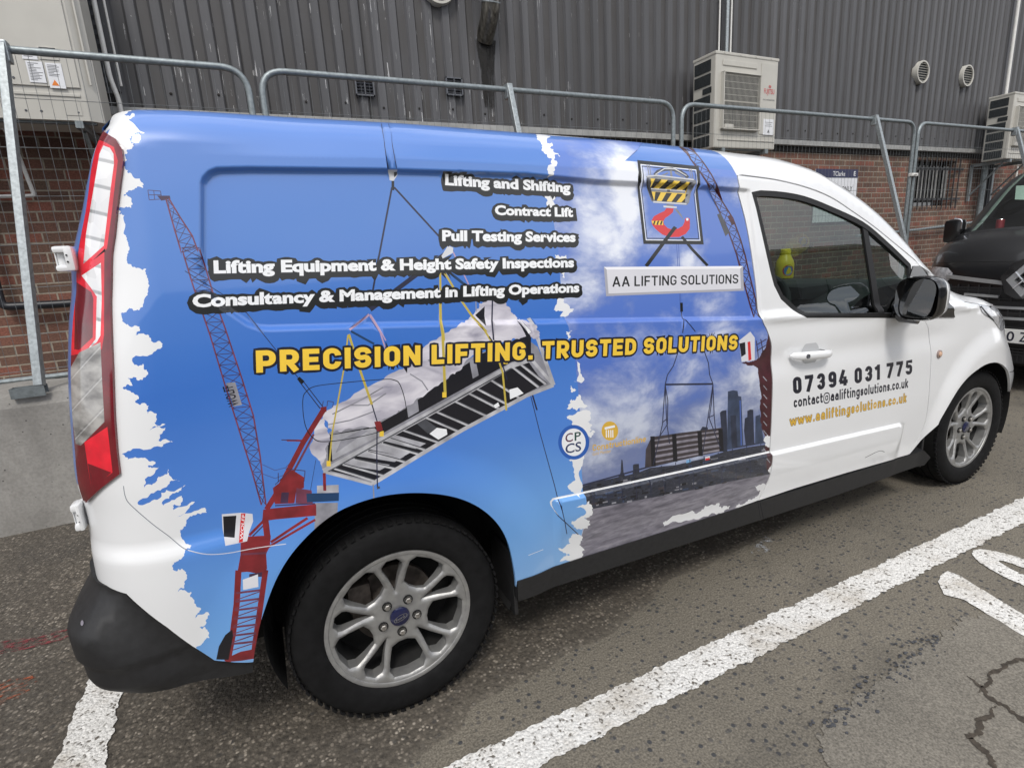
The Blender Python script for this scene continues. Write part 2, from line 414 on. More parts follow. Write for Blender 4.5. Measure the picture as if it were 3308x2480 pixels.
def panel(name, outline, mats, parent, holes=(), base=0, paints=(), spacing=0.014, off=None, thick=0.010, mirror=False, label=None):
    """A sheet-metal panel: its outline and holes in (u, z), laid on the body surface; paints are printed shapes, drawn in order."""
    outl = resample(outline, spacing); hs = [resample(h, spacing) for h in holes]
    mn, mx_ = outl.min(0), outl.max(0)
    gx = np.arange(math.floor(mn[0]/spacing), math.ceil(mx_[0]/spacing)+1)*spacing; gz = np.arange(math.floor(mn[1]/spacing), math.ceil(mx_[1]/spacing)+1)*spacing
    G = np.stack(np.meshgrid(gx, gz), -1).reshape(-1, 2); G = G+0.0001*np.sin(G*977)[:, ::-1]
    k = (FEATLINES[:, 0] > mn[0]) & (FEATLINES[:, 0] < mx_[0]) & (FEATLINES[:, 1] > mn[1]) & (FEATLINES[:, 1] < mx_[1])
    if (off is None or not callable(off)) and k.sum() > 30: G = np.vstack([G[nearfeat(G) > 0.022], FEATLINES[k]])
    ins = inpoly(G, [outl]+hs); G = G[ins]
    G = G[segdist(G, [outl]+hs) > spacing*0.3] if len(G) else G
    pts = [tuple(p) for p in G]; ed = []
    nb = len(pts)
    for lp in [outl]+hs:
        s0 = len(pts); pts += [tuple(p) for p in lp]; ed += [(s0+i, s0+(i+1) % len(lp)) for i in range(len(lp))]
    use = []
    for pm, fn, loops in paints:
        keep = [np.asarray(l_) for l_ in loops if np.asarray(l_)[:, 0].max() > mn[0] and np.asarray(l_)[:, 0].min() < mx_[0] and np.asarray(l_)[:, 1].max() > mn[1] and np.asarray(l_)[:, 1].min() < mx_[1]]
        if not keep: continue
        use.append((pm, fn, loops))
        for lp in keep:
            s0 = len(pts); pts += [tuple(p) for p in lp]; ed += [(s0+i, s0+(i+1) % len(lp)) for i in range(len(lp))]
    r = delaunay_2d_cdt([Vector(p) for p in pts], ed, [], 0, 2e-5)
    P = np.array([[v.x, v.y] for v in r[0]]); F = np.array([f for f in r[2] if len(f) == 3])
    C_ = P[F].mean(1); ok = inpoly(C_, [outl]+hs); F, C_ = F[ok], C_[ok]
    mi = np.full(len(F), base) if not callable(base) else base(C_)
    for pm, fn, loops in use:
        A = np.vstack([np.asarray(l_) for l_ in loops]); e = 0.03 if fn else 0
        k = np.where((C_[:, 0] >= A[:, 0].min()-e) & (C_[:, 0] <= A[:, 0].max()+e) & (C_[:, 1] >= A[:, 1].min()-e) & (C_[:, 1] <= A[:, 1].max()+e))[0]
        if len(k):
            q = fn(C_[k]) if fn else inpoly(C_[k], loops)
            mi[k[q]] = mats.index(pm)
    used, inv = np.unique(F, return_inverse=True); F = inv.reshape(F.shape); P = P[used]
    o_ = off(P[:, 0], P[:, 1]) if callable(off) else off
    X = pos(P[:, 0], P[:, 1], not callable(off), o_); N = normal(P[:, 0], P[:, 1]) if not callable(off) else None
    if N is None:
        h = 0.002; fo = lambda a, b: pos(a, b, False, off(a, b))
        N = np.cross(fo(P[:, 0]+h, P[:, 1])-fo(P[:, 0]-h, P[:, 1]), fo(P[:, 0], P[:, 1]+h)-fo(P[:, 0], P[:, 1]-h)); N /= np.maximum(np.linalg.norm(N, axis=1, keepdims=True), 1e-12)
    a = X[F]; fl = np.einsum('ij,ij->i', np.cross(a[:, 1]-a[:, 0], a[:, 2]-a[:, 0]), N[F[:, 0]]) < 0
    F[fl] = F[fl][:, ::-1]
    # returned edges: a lip folded inwards along the boundary
    E = {}
    for f, m_ in zip(F, mi):
        for i in range(3):
            e = (f[i], f[(i+1) % 3]); E[e] = m_
    lip = [(e, m_) for e, m_ in E.items() if (e[1], e[0]) not in E]
    n0 = len(X); bi = {}; XV = list(map(tuple, X)); NV = list(map(tuple, N)); FF = [tuple(f) for f in F]; MM = list(mi)
    if thick:
        for (p, q), m_ in lip:
            d = X[q]-X[p]; nn = np.cross(d, N[p]); nn = nn/max(np.linalg.norm(nn), 1e-9); s0 = len(XV)
            for w, t in ((p, 0), (q, 0), (q, thick), (p, thick)):
                XV.append(tuple(X[w]-N[w]*t)); NV.append(tuple(nn))
            FF.append((s0+1, s0, s0+3, s0+2)); MM.append(m_)
    if mirror:
        XV = [(p[0], -p[1], p[2]) for p in XV]; NV = [(p[0], -p[1], p[2]) for p in NV]; FF = [f[::-1] for f in FF]
    me = bpy.data.meshes.new(name); me.from_pydata([tuple(map(float, p)) for p in XV], [], [tuple(int(i) for i in f) for f in FF])
    for m_ in mats: me.materials.append(MATS[m_])
    me.polygons.foreach_set('material_index', np.array(MM, dtype=np.int32)); me.polygons.foreach_set('use_smooth', [True]*len(FF)); me.update()
    me.normals_split_custom_set_from_vertices(NV)
    o = link(name, me, parent)
    if label: o['label'] = label
    return o
# ---- drawing tools for the printed wrap; every shape ends up as loops in (u, z)
def poly(m, pts, jg=0, seed=1): return (m, None, [V(jag(pts, jg, seed, 3, True) if jg else resample(pts, 60))])
def stroke(m, pts, w, w2=None):
    P = np.array(pts, float); t = np.gradient(P, axis=0) if len(P) > 2 else np.array([P[1]-P[0]]*2); t /= np.maximum(np.linalg.norm(t, axis=1, keepdims=True), 1e-9)
    n = np.stack([-t[:, 1], t[:, 0]], -1); ww = np.linspace(w, w2 if w2 is not None else w, len(P))[:, None]/2
    return (m, None, [V(resample(np.vstack([P+n*ww, (P-n*ww)[::-1]]), 90))])
def lattice(m, left, right, n, w, chord_m=None, cw=5):
    L = resample(left, 1.0, False); Rr = resample(right, 1.0, False); o = []
    li = [L[int(i*(len(L)-1)/n)] for i in range(n+1)]; ri = [Rr[int(i*(len(Rr)-1)/n)] for i in range(n+1)]
    for i in range(n):
        o += [stroke(m, [li[i], ri[i+1]], w), stroke(m, [ri[i], li[i+1]], w), stroke(m, [li[i], ri[i]], w)]
    o += [stroke(chord_m or m, left, cw), stroke(chord_m or m, right, cw)]
    return o
def lettering(text, b0, b1, t0, m, bold=0.02, ring=None, ring_d=0.0, shadow=0.0, xh=0.72, italic=0.0, track=1.0):
    """a line of lettering from baseline start b0 to baseline end b1, capitals reaching up to t0 (photograph points)"""
    lo = glyphs(text, bold, track); A = np.vstack(lo); x0, x1 = A[:, 0].min(), A[:, 0].max()
    B0, B1, T0 = V([b0, b1, t0]); ex = (B1-B0)/(x1-x0); ez = (T0-B0); ez = ez/(xh+bold)
    fr = lambda l_: B0+np.outer(l_[:, 0]-x0, ex)+np.outer(l_[:, 1]+bold*0.5, ez)+np.outer(l_[:, 1], ex*italic)
    L2 = [fr(l_) for l_ in lo]; out = []
    if ring:
        RL = []
        for l_ in L2:
            a = 0.5*np.sum(l_[:, 0]*np.roll(l_[:, 1], -1)-l_[:, 1]*np.roll(l_[:, 0], -1))
            P = resample(l_, 0.012); t = np.roll(P, -1, 0)-np.roll(P, 1, 0); t /= np.maximum(np.linalg.norm(t, axis=1, keepdims=True), 1e-9)
            n = np.stack([t[:, 1], -t[:, 0]], -1)*(1 if a > 0 else -1)
            if not any(inpoly(l_[:1], [k])[0] for k in L2 if k is not l_): RL.append(P+n*ring_d-[0, shadow])
        if shadow:
            c_ = [l_-[0, shadow] for l_ in L2]
        else: c_ = L2
        out.append((ring, lambda P, c_=c_: (segdist(P, c_) < ring_d*1.02) | inpoly(P, c_), RL))
    out.append((m, None, L2))
    return out

# a plain grotesque drawn as pen strokes: capital height 1, stroke weight t, glyph width w
def pen_glyph(ch, t, w):
    l, r, b, h = t/2, w-t/2, t/2, 1-t/2
    def arc(cx, cy, rx, ry, a0, a1, n=7): return [(cx+rx*math.cos(math.radians(a0+(a1-a0)*i/n)), cy+ry*math.sin(math.radians(a0+(a1-a0)*i/n))) for i in range(n+1)]
    def loop(x0, y0, x1, y1, R):
        return arc(x1-R, y1-R, R, R, 0, 90)+arc(x0+R, y1-R, R, R, 90, 180)+arc(x0+R, y0+R, R, R, 180, 270)+arc(x1-R, y0+R, R, R, 270, 360)+[(x1, y1-R)]
    R = min(0.26, (r-l)/2); m = 0.5; X = 0.70; xh = X-t/2
    def bowl(x0, y0, x1, y1, R): return [(x0, y1), (x1-R, y1)]+arc(x1-R, y1-R, R, R, 90, 0, 5)+arc(x1-R, y0+R, R, R, 0, -90, 5)+[(x0, y0)]
    G = {'P': [[(l, 0), (l, 1)], bowl(l, 0.40, r, h, 0.2)], 'R': [[(l, 0), (l, 1)], bowl(l, 0.42, r, h, 0.2), [((l+r)/2-0.02, 0.42), (r+0.02, 0)]],
         'E': [[(l, 0), (l, 1)], [(l, h), (w, h)], [(l, m), (w*0.93, m)], [(l, b), (w, b)]], 'F': [[(l, 0), (l, 1)], [(l, h), (w, h)], [(l, m-0.02), (w*0.92, m-0.02)]],
         'L': [[(l, 0), (l, 1)], [(l, b), (w, b)]], 'I': [[(l, 0), (l, 1)]], 'T': [[(0, h), (w, h)], [(w/2, 0), (w/2, h)]], 'N': [[(l, 0), (l, 1)], [(r, 0), (r, 1)], [(l, 0.95), (r, 0.05)]],
         'U': [[(l, 1), (l, b+R)]+arc(l+R, b+R, R, R, 180, 270)+arc(r-R, b+R, R, R, 270, 360)+[(r, 1)]], 'D': [[(l, 0), (l, 1)], bowl(l, b, r, h, 0.28)], 'O': [loop(l, b, r, h, R)], '0': [loop(l, b, r, h, R)],
         'C': [[(r, 0.66)]+arc(r-R, h-R, R, R, 0, 90)+arc(l+R, h-R, R, R, 90, 180)+arc(l+R, b+R, R, R, 180, 270)+arc(r-R, b+R, R, R, 270, 360)+[(r, 0.34)]],
         'G': [[(r, 0.68)]+arc(r-R, h-R, R, R, 0, 90)+arc(l+R, h-R, R, R, 90, 180)+arc(l+R, b+R, R, R, 180, 270)+arc(r-R, b+R, R, R, 270, 360)+[(r, 0.47), (w*0.52, 0.47)]],
         'S': [[(r, 0.70)]+arc(r-R*0.9, h-0.20, R*0.9, 0.20, 0, 90)+arc(l+R*0.9, h-0.20, R*0.9, 0.20, 90, 250)+[(w/2, 0.50)]+arc(r-R*0.9, b+0.21, R*0.9, 0.21, 70, -90)+arc(l+R*0.9, b+0.21, R*0.9, 0.21, 270, 180)+[(l, 0.30)]],
         'A': [[(t*0.42, 0), (w/2, 0.98)], [(w/2, 0.98), (w-t*0.42, 0)], [(w*0.2, 0.30), (w*0.8, 0.30)]], 'r': [[(l, 0), (l, X)], [(l, xh-R*0.8)]+arc(l+R, xh-R*0.9, R, R*0.9, 180, 90)+[(w, xh)]], 'e': [[(l, X*0.5), (r, X*0.5), (r, xh-R)]+arc(r-R, xh-R, R, R, 0, 90)+arc(l+R, xh-R, R, R, 90, 180)+arc(l+R, b+R, R, R, 180, 270)+[(r-0.03, b)]],
         '.': [[(0, t/2), (t, t/2)]], '1': [[(r, 0), (r, 1)], [(r, h-0.02), (r-0.26, 0.74)]], '7': [[(0, h), (w, h)], [(r+0.01, h), (w*0.30, 0)]], '4': [[(r-0.06, 0), (r-0.06, 0.58)], [(w*0.55, 1), (0.03, 0.26)], [(0, 0.25), (w+0.02, 0.25)]],
         '3': [[(l, 0.72)]+arc(l+R*0.9, h-0.2, R*0.9, 0.2, 180, 90, 4)+arc(r-R*0.9, h-0.2, R*0.9, 0.2, 90, -70, 7)+[(w*0.45, 0.525)]+arc(r-R*0.9, b+0.22, R*0.9, 0.22, 80, -90, 7)+arc(l+R*0.9, b+0.22, R*0.9, 0.22, 270, 180, 4)+[(l, 0.28)]],
         '5': [[(w*0.97, h), (l, h), (l, 0.50)], [(l, 0.52), (r-R, 0.58)]+arc(r-R, 0.58-R, R, R, 90, 0)+arc(r-R, b+R, R, R, 0, -90)+arc(l+R, b+R, R, R, 270, 180)+[(l, 0.28)]],
         '9': [loop(l, 0.44, r, h, min(R, 0.2)), [(r, 0.70), (r, b+R)]+arc(r-R, b+R, R, R, 0, -90)+arc(l+R, b+R, R, R, 270, 190)],
         'o': [loop(l, b, r, xh, R)], 'c': [[(r, X*0.66)]+arc(r-R, xh-R, R, R, 0, 90)+arc(l+R, xh-R, R, R, 90, 180)+arc(l+R, b+R, R, R, 180, 270)+arc(r-R, b+R, R, R, 270, 360)+[(r, X*0.34)]],
         'n': [[(l, 0), (l, X)], [(l, xh-R)]+arc(l+R, xh-R, R, R, 180, 90)+arc(r-R, xh-R, R, R, 90, 0)+[(r, 0)]], 'u': [[(r, 0), (r, X)], [(l, X), (l, b+R)]+arc(l+R, b+R, R, R, 180, 270)+arc(r-R, b+R, R, R, 270, 360)],
         't': [[(w*0.36, 0.92), (w*0.36, b+0.12)]+arc(w*0.36+0.12, b+0.12, 0.12, 0.12, 180, 270)+[(w, b)], [(0, xh), (w, xh)]], 'i': [[(l, 0), (l, X)], [(l, 0.84), (l, 1.0)]], 'l': [[(l, 0), (l, 1)]],
         'f': [[(w*0.36, 0), (w*0.36, h-0.12)]+arc(w*0.36+0.12, h-0.12, 0.12, 0.12, 180, 90)+[(w, h)], [(0, xh), (w, xh)]], 'k': [[(l, 0), (l, 1)], [(r+0.01, X), (l+0.04, 0.30)], [(l+0.14, 0.40), (r+0.03, 0)]],
         'g': [loop(l, b, r, xh, R), [(r, X), (r, -0.26+R)]+arc(r-R, -0.20+R, R, R, 0, -90)+arc(l+R, -0.20+R, R, R, 270, 195)],
         's': [[(r, X*0.72)]+arc(r-R*0.9, xh-0.14, R*0.9, 0.14, 0, 90, 4)+arc(l+R*0.9, xh-0.14, R*0.9, 0.14, 90, 250, 6)+[(w/2, X/2)]+arc(r-R*0.9, b+0.145, R*0.9, 0.145, 70, -90, 6)+arc(l+R*0.9, b+0.145, R*0.9, 0.145, 270, 180, 4)],
         'a': [[(l+0.02, X*0.80)]+arc(l+R, xh-0.16, R-0.02, 0.16, 150, 90, 4)+arc(r-R, xh-0.16, R, 0.16, 90, 0, 5)+[(r, 0)], [(r, X*0.58), (l+0.14, X*0.58)]+arc(l+0.14, X*0.29+b*0.5, 0.14, X*0.29-b*0.5, 90, 270, 8)+[(r, b+0.03)]],
         'w': [[(0.03, X), (w*0.28, 0.02)], [(w*0.28, 0.02), (w*0.5, X*0.92)], [(w*0.5, X*0.92), (w*0.72, 0.02)], [(w*0.72, 0.02), (w-0.03, X)]],
         '@': [loop(0.04, -0.10, w-0.04, 0.86, 0.34), loop(w*0.34, 0.20, w*0.68, 0.58, 0.12), [(w*0.68, 0.60), (w*0.68, 0.20)]]}
    return G[ch]
PEN_W = {'I': 0, 'i': 0, 'l': 0, '.': 0, '1': 0.40, 'T': 0.58, 'L': 0.50, 'F': 0.52, 'E': 0.54, 't': 0.40, 'f': 0.40, 'w': 0.92, '@': 0.98, 's': 0.50, 'c': 0.52, 'N': 0.64, 'A': 0.68, 'r': 0.36}
def pen_lettering(text, b0, b1, t0, m, t=0.2, gap=0.13, ring=None, ring_d=0.0, wd=1.0, space=0.34, top_=1.0):
    loops = []; quads = {}; x = 0.0
    for ch in text:
        if ch == ' ': x += space; continue
        w = PEN_W.get(ch, 0.60)*wd or t
        for P in pen_glyph(ch, t, w):
            P = np.array([P[0]]+[q for p_, q in zip(P, P[1:]) if abs(q[0]-p_[0])+abs(q[1]-p_[1]) > 1e-6], float); closed = np.allclose(P[0], P[-1]) and len(P) > 4
            tt = t*(0.62 if ch == '@' else 1.0); d = np.gradient(P, axis=0) if len(P) > 2 else np.array([P[1]-P[0]]*2)
            if closed: d[0] = d[-1] = P[1]-P[-2]
            d /= np.maximum(np.linalg.norm(d, axis=1, keepdims=True), 1e-9); n = np.stack([-d[:, 1], d[:, 0]], -1)
            if closed: loops += [(P+n*tt/2+[x, 0], P-n*tt/2+[x, 0])]
            else:
                A_, B_ = P+n*tt/2+[x, 0], P-n*tt/2+[x, 0]; loops += [(np.vstack([A_, B_[::-1]]),)]; quads[len(loops)-1] = [np.array([A_[i], A_[i+1], B_[i+1], B_[i]]) for i in range(len(P)-1)]
        x += w+gap
    x -= gap; B0, B1, T0 = V([b0, b1, t0]); ex = (B1-B0)/x; ez = (T0-B0)/top_
    fr = lambda q: B0+np.outer(q[:, 0], ex)+np.outer(q[:, 1], ez)
    sh = [tuple(fr(q) for q in s_) for s_ in loops]; qd = {i: [fr(q) for q in v] for i, v in quads.items()}; flat = [q for s_ in sh for q in s_]
    def inside(P):
        o = np.zeros(len(P), bool)
        for i_, s_ in enumerate(sh):
            A = np.vstack(s_); k = (P[:, 0] > A[:, 0].min()) & (P[:, 0] < A[:, 0].max()) & (P[:, 1] > A[:, 1].min()) & (P[:, 1] < A[:, 1].max())
            if k.any():
                if i_ in qd:
                    for q in qd[i_]: o[k] |= inpoly(P[k], [q])
                else: o[k] |= inpoly(P[k], list(s_))
        return o
    out = []
    if ring:
        RL = []
        for s_ in sh:
            q = s_[0]; a = 0.5*np.sum(q[:, 0]*np.roll(q[:, 1], -1)-q[:, 1]*np.roll(q[:, 0], -1)); P = resample(q, 0.010)
            d = np.roll(P, -1, 0)-np.roll(P, 1, 0); d /= np.maximum(np.linalg.norm(d, axis=1, keepdims=True), 1e-9); RL.append(P+np.stack([d[:, 1], -d[:, 0]], -1)*ring_d*(1 if a > 0 else -1))
            for q in s_[1:]:
                P = resample(q, 0.010); c = P.mean(0); RL.append(P+(c-P)/np.maximum(np.linalg.norm(c-P, axis=1, keepdims=True), 1e-9)*ring_d)
        out.append((ring, lambda P: (segdist(P, flat) < ring_d*1.02) | inside(P), RL))
    out.append((m, inside, flat))
    return out
# ------------------------------------------------------------------ materials of the van
mat('white_paint', (0.80, 0.81, 0.82), 0.28, coat=0.9, var=0.015, scale=3)
mat('torn_highlight_white', (0.79, 0.80, 0.81), 0.36, coat=0.5, var=0.015, scale=3)
mat('black_plastic', (0.013, 0.013, 0.014), 0.55, var=0.25, scale=60, bump=0.08)
mat('gloss_black', (0.008, 0.008, 0.009), 0.12, coat=0.6)
mat('seal', (0.010, 0.010, 0.011), 0.6)
mat('seam', (0.006, 0.007, 0.010), 0.8)
mat('liner', (0.006, 0.006, 0.006), 0.9, var=0.3)
mat('chrome', (0.75, 0.76, 0.78), 0.12, 1.0)
mat('mirror_silver', (0.85, 0.87, 0.88), 0.02, 1.0, var=0.0)
mat('trim_grey', (0.16, 0.17, 0.175), 0.8)
mat('dash_grey', (0.035, 0.04, 0.042), 0.7)
mat('headliner', (0.32, 0.33, 0.33), 0.9)
def ink(name, r, g, b, var=0.03, scale=9): return mat(name, srgb(r, g, b), 0.34, var=var, scale=scale, coat=0.5)
k = NT('wrap_blue'); zz = k.sep()[2]; xx = k.sep()[0]
zn = k.math('ADD', k.math('DIVIDE', zz, 1.8), k.math('MULTIPLY', k.math('SUBTRACT', k.noise(scale=2.2, detail=3), 0.5), 0.12))
zn = k.math('ADD', zn, k.math('MULTIPLY', xx, -0.035))
g = k.ramp(zn, [(0.15, srgb(136, 178, 222)), (0.28, srgb(108, 162, 222)), (0.45, srgb(76, 130, 210)), (0.62, srgb(58, 112, 196)), (0.80, srgb(76, 125, 199)), (0.97, srgb(84, 128, 203))])
k.out(g, 0.30, coat=0.85)
k = NT('wrap_clouds'); s_ = k.sep(); zn = k.math('DIVIDE', s_[2], 1.8)
bl = k.ramp(zn, [(0.2, srgb(128, 140, 176)), (0.38, srgb(98, 118, 172)), (0.55, srgb(80, 114, 194)), (0.85, srgb(94, 126, 200))])
n1 = k.noise(k.map((1.0, 1, 1.6)), 3.4, 9, 0.62, 0.25); n2 = k.noise(k.map((1, 1, 1.5), (3.1, 0, 1.7)), 1.5, 6, 0.55)
dens = k.math('ADD', k.math('MULTIPLY', n1, 0.62), k.math('MULTIPLY', n2, 0.5))
dens = k.math('ADD', dens, k.ramp(zn, [(0.30, 0.13), (0.50, 0.07), (0.60, -0.01), (0.95, -0.01)]))
for pts, rad, g_ in ((R3((770, 950)), 0.075, 0.20), (R3((790, 1120)), 0.070, 0.20), (R3((840, 1270)), 0.05, 0.17), (R3((650, 1420)), 0.05, 0.10), (R3((760, 1480)), 0.06, 0.12), (R3((520, 1560)), 0.06, 0.10), (R3((1180, 1560)), 0.06, 0.10), (R3((520, 1120)), 0.06, 0.09), (R3((1000, 1200)), 0.10, -0.07), (R3((1200, 1000)), 0.12, -0.06), (S3((1200, 1400)), 0.12, 0.09), (S4((1500, 270)), 0.10, 0.10)):
    c0 = V(pts)[0]; dx = k.math('SUBTRACT', s_[0], float(c0[0])); dz = k.math('SUBTRACT', s_[2], float(c0[1]))
    dd_ = k.math('SQRT', k.math('ADD', k.math('MULTIPLY', dx, dx), k.math('MULTIPLY', dz, dz)))
    dens = k.math('ADD', dens, k.math('MULTIPLY', k.math('MAXIMUM', k.math('SUBTRACT', 1.0, k.math('DIVIDE', dd_, rad*1.5)), 0.0), g_))
cm = k.ramp(dens, [(0.52, 0.0), (0.62, 0.55), (0.76, 1.0)])
wc = k.ramp(k.math('ADD', dens, k.math('MULTIPLY', k.math('SUBTRACT', n1, n2), 0.35)), [(0.46, srgb(118, 128, 164)), (0.60, srgb(168, 178, 208)), (0.74, srgb(232, 236, 244))])
wd = k.mix(k.ramp(zn, [(0.40, 0.75), (0.56, 0.0)]), wc, k.mix(k.ramp(n1, [(0.42, 0.0), (0.6, 1.0)]), srgb(98, 106, 138), srgb(176, 184, 204)))
k.out(k.mix(cm, bl, wd), 0.34, coat=0.5)
k = NT('cumulus'); n1 = k.noise(k.map((1, 1, 1.3)), 9, 8, 0.6)
k.out(k.ramp(n1, [(0.33, srgb(190, 200, 226)), (0.47, srgb(226, 229, 236)), (0.6, srgb(240, 241, 243))]), 0.34, coat=0.5)
k = NT('tarp'); n1 = k.noise(k.map((0.8, 1, 2.6), rot=(0, -0.55, 0)), 9, 4, 0.5, 0.9)
k.out(k.ramp(n1, [(0.30, srgb(140, 138, 154)), (0.46, srgb(186, 183, 194)), (0.60, srgb(210, 207, 215)), (0.75, srgb(226, 223, 229))]), 0.36, coat=0.5)
k = NT('yard_ground'); n1 = k.noise(k.map((1.5, 1, 7), rot=(0, 0.18, 0)), 9, 8, 0.6, 0.4)
k.out(k.ramp(n1, [(0.3, srgb(84, 82, 92)), (0.5, srgb(122, 119, 130)), (0.7, srgb(150, 147, 156))]), 0.36, coat=0.5)
k = NT('city_dark'); n1 = k.noise(k.map((3, 1, 14), rot=(0, 0.19, 0)), 14, 8, 0.75); v1 = k.noise(k.map((30, 1, 55), rot=(0, 0.19, 0)), 2.2, 6, 0.8)
k.out(k.mix(k.ramp(v1, [(0.56, 0.0), (0.70, 0.55)]), k.ramp(n1, [(0.35, srgb(26, 28, 36)), (0.65, srgb(62, 66, 80))]), srgb(120, 124, 140)), 0.36, coat=0.5)
for a in (('crane_red', 126, 36, 42), ('crane_purple', 110, 56, 76), ('lattice_dark', 66, 44, 70), ('crane_maroon', 66, 26, 34), ('maroon_line', 52, 36, 58), ('ink_black', 16, 18, 18), ('ink_white', 236, 238, 240),
          ('ink_gold', 240, 200, 66), ('ink_navy', 22, 24, 40), ('logo_gold', 214, 172, 64), ('logo_blue', 40, 92, 176), ('steel_light', 176, 176, 180), ('steel_grey', 138, 138, 146),
          ('deep_dark', 20, 20, 28), ('pale_panel', 166, 166, 172), ('rope_dark', 34, 36, 60), ('sling_yellow', 190, 170, 72), ('sling_pink', 178, 150, 176), ('teal_dark', 30, 60, 96), ('tower_blue', 56, 68, 92), ('tower_dark', 42, 48, 66),
          ('hook_red', 206, 44, 48), ('hook_yellow', 232, 196, 66), ('metal_mid', 128, 130, 136), ('metal_dark', 70, 72, 78), ('metal_pale', 206, 208, 212), ('sign_pale', 214, 214, 220), ('sign_edge', 168, 168, 176), ('sign_hi', 240, 240, 244), ('bundle_brown', 62, 56, 60), ('bundle_pale', 134, 130, 140), ('cable_crease_dark', 40, 44, 66), ('cp_purple', 84, 32, 62), ('cp_green', 24, 70, 62), ('cp_blue', 34, 48, 92), ('faint_blue', 70, 98, 170), ('label_cyan', 120, 170, 214)):
    ink(*a, *((0.30, 26) if a[0] in ('crane_red', 'crane_maroon', 'bundle_brown', 'bundle_pale', 'steel_grey', 'steel_light', 'pale_panel', 'tower_blue', 'tower_dark', 'metal_mid', 'metal_dark', 'lattice_dark', 'crane_purple') else (0.03, 9)))
k = NT('lamp_clear'); s_ = k.sep(); w = k.ramp(k.sep(k.vor(k.map((40, 8, 22), rot=(0.2, 0.5, 0.1)), 1.0, out='Color'))[0], [(0.0, 0.35), (1.0, 0.95)])
st = k.ramp(k.math('FRACT', k.math('MULTIPLY', k.math('ADD', s_[2], k.math('MULTIPLY', s_[0], 0.35)), 17.0)), [(0.0, srgb(150, 152, 156)), (0.10, srgb(120, 122, 126)), (0.16, srgb(226, 227, 229)), (0.9, srgb(236, 236, 238))])
k.out(k.mix(0.35, st, w), 0.12, coat=1.0)
k = NT('lamp_smoke'); s_ = k.sep(); w = k.noise(k.map((12, 4, 18)), 2.0, 5)
st = k.ramp(k.math('FRACT', k.math('MULTIPLY', k.math('ADD', s_[2], k.math('MULTIPLY', s_[0], -0.9)), 17.0)), [(0.0, srgb(235, 235, 235)), (0.08, srgb(90, 90, 92)), (0.14, srgb(150, 148, 146)), (0.9, srgb(128, 126, 124))])
k.out(k.mix(0.6, st, k.ramp(w, [(0.35, srgb(70, 68, 66)), (0.65, srgb(196, 194, 190))])), 0.12, coat=1.0)
mat('lamp_red', srgb(222, 24, 46), 0.12, coat=1.0, var=0.2, scale=26); mat('lamp_dark_red', srgb(108, 8, 24), 0.12, coat=1.0, var=0.3, scale=18); mat('lamp_bright', srgb(236, 52, 70), 0.12, coat=1.0, var=0.12, scale=30)
def glass(name, tint, rough=0.0, refl=1.0):
    m = bpy.data.materials.new(name); m.use_nodes = True; n, l = m.node_tree.nodes, m.node_tree.links; n.clear()
    o = n.new('ShaderNodeOutputMaterial'); t = n.new('ShaderNodeBsdfTransparent'); g = n.new('ShaderNodeBsdfGlossy'); x = n.new('ShaderNodeMixShader'); f = n.new('ShaderNodeFresnel')
    nzz = n.new('ShaderNodeTexNoise'); nzz.inputs['Scale'].default_value = 2.0; rp = n.new('ShaderNodeValToRGB')
    rp.color_ramp.elements[0].color = tuple(c*0.97 for c in tint)+(1,); rp.color_ramp.elements[1].color = tint+(1,)
    l.new(nzz.outputs['Fac'], rp.inputs['Fac']); l.new(rp.outputs['Color'], t.inputs['Color'])
    g.inputs['Roughness'].default_value = rough; f.inputs['IOR'].default_value = 1.5; g.inputs['Color'].default_value = (refl, refl, refl, 1)
    gm = n.new('ShaderNodeNewGeometry'); ma = n.new('ShaderNodeMath'); ma.operation = 'MULTIPLY_ADD'; ma.inputs[1].default_value = -1.179; ma.inputs[2].default_value = 1.75   # same reflectance from either face of the pane
    l.new(gm.outputs['Backfacing'], ma.inputs[0]); l.new(ma.outputs[0], f.inputs['IOR'])
    l.new(f.outputs['Fac'], x.inputs['Fac']); l.new(t.outputs['BSDF'], x.inputs[1]); l.new(g.outputs['BSDF'], x.inputs[2]); l.new(x.outputs['Shader'], o.inputs['Surface'])
    MATS[name] = m; return m
glass('window_glass', (0.44, 0.52, 0.485)); glass('screen_glass', (0.72, 0.79, 0.75))

# ------------------------------------------------------------------ the printed wrap
PT = []
CLOUD = DD((1160, 287), (1184, 330), (1192, 390), (1196, 430), (1202, 480), (1212, 540), (1216, 600), (1222, 660), (1230, 720), (1240, 760), (1248, 830), (1256, 930), (1256, 1010), (1262, 1090), (1254, 1150), (1240, 1215), (1240, 1260), (1720, 1260), (1720, 275), (1500, 275))
PT.append(('wrap_clouds', None, [V(resample(CLOUD, 30))]))
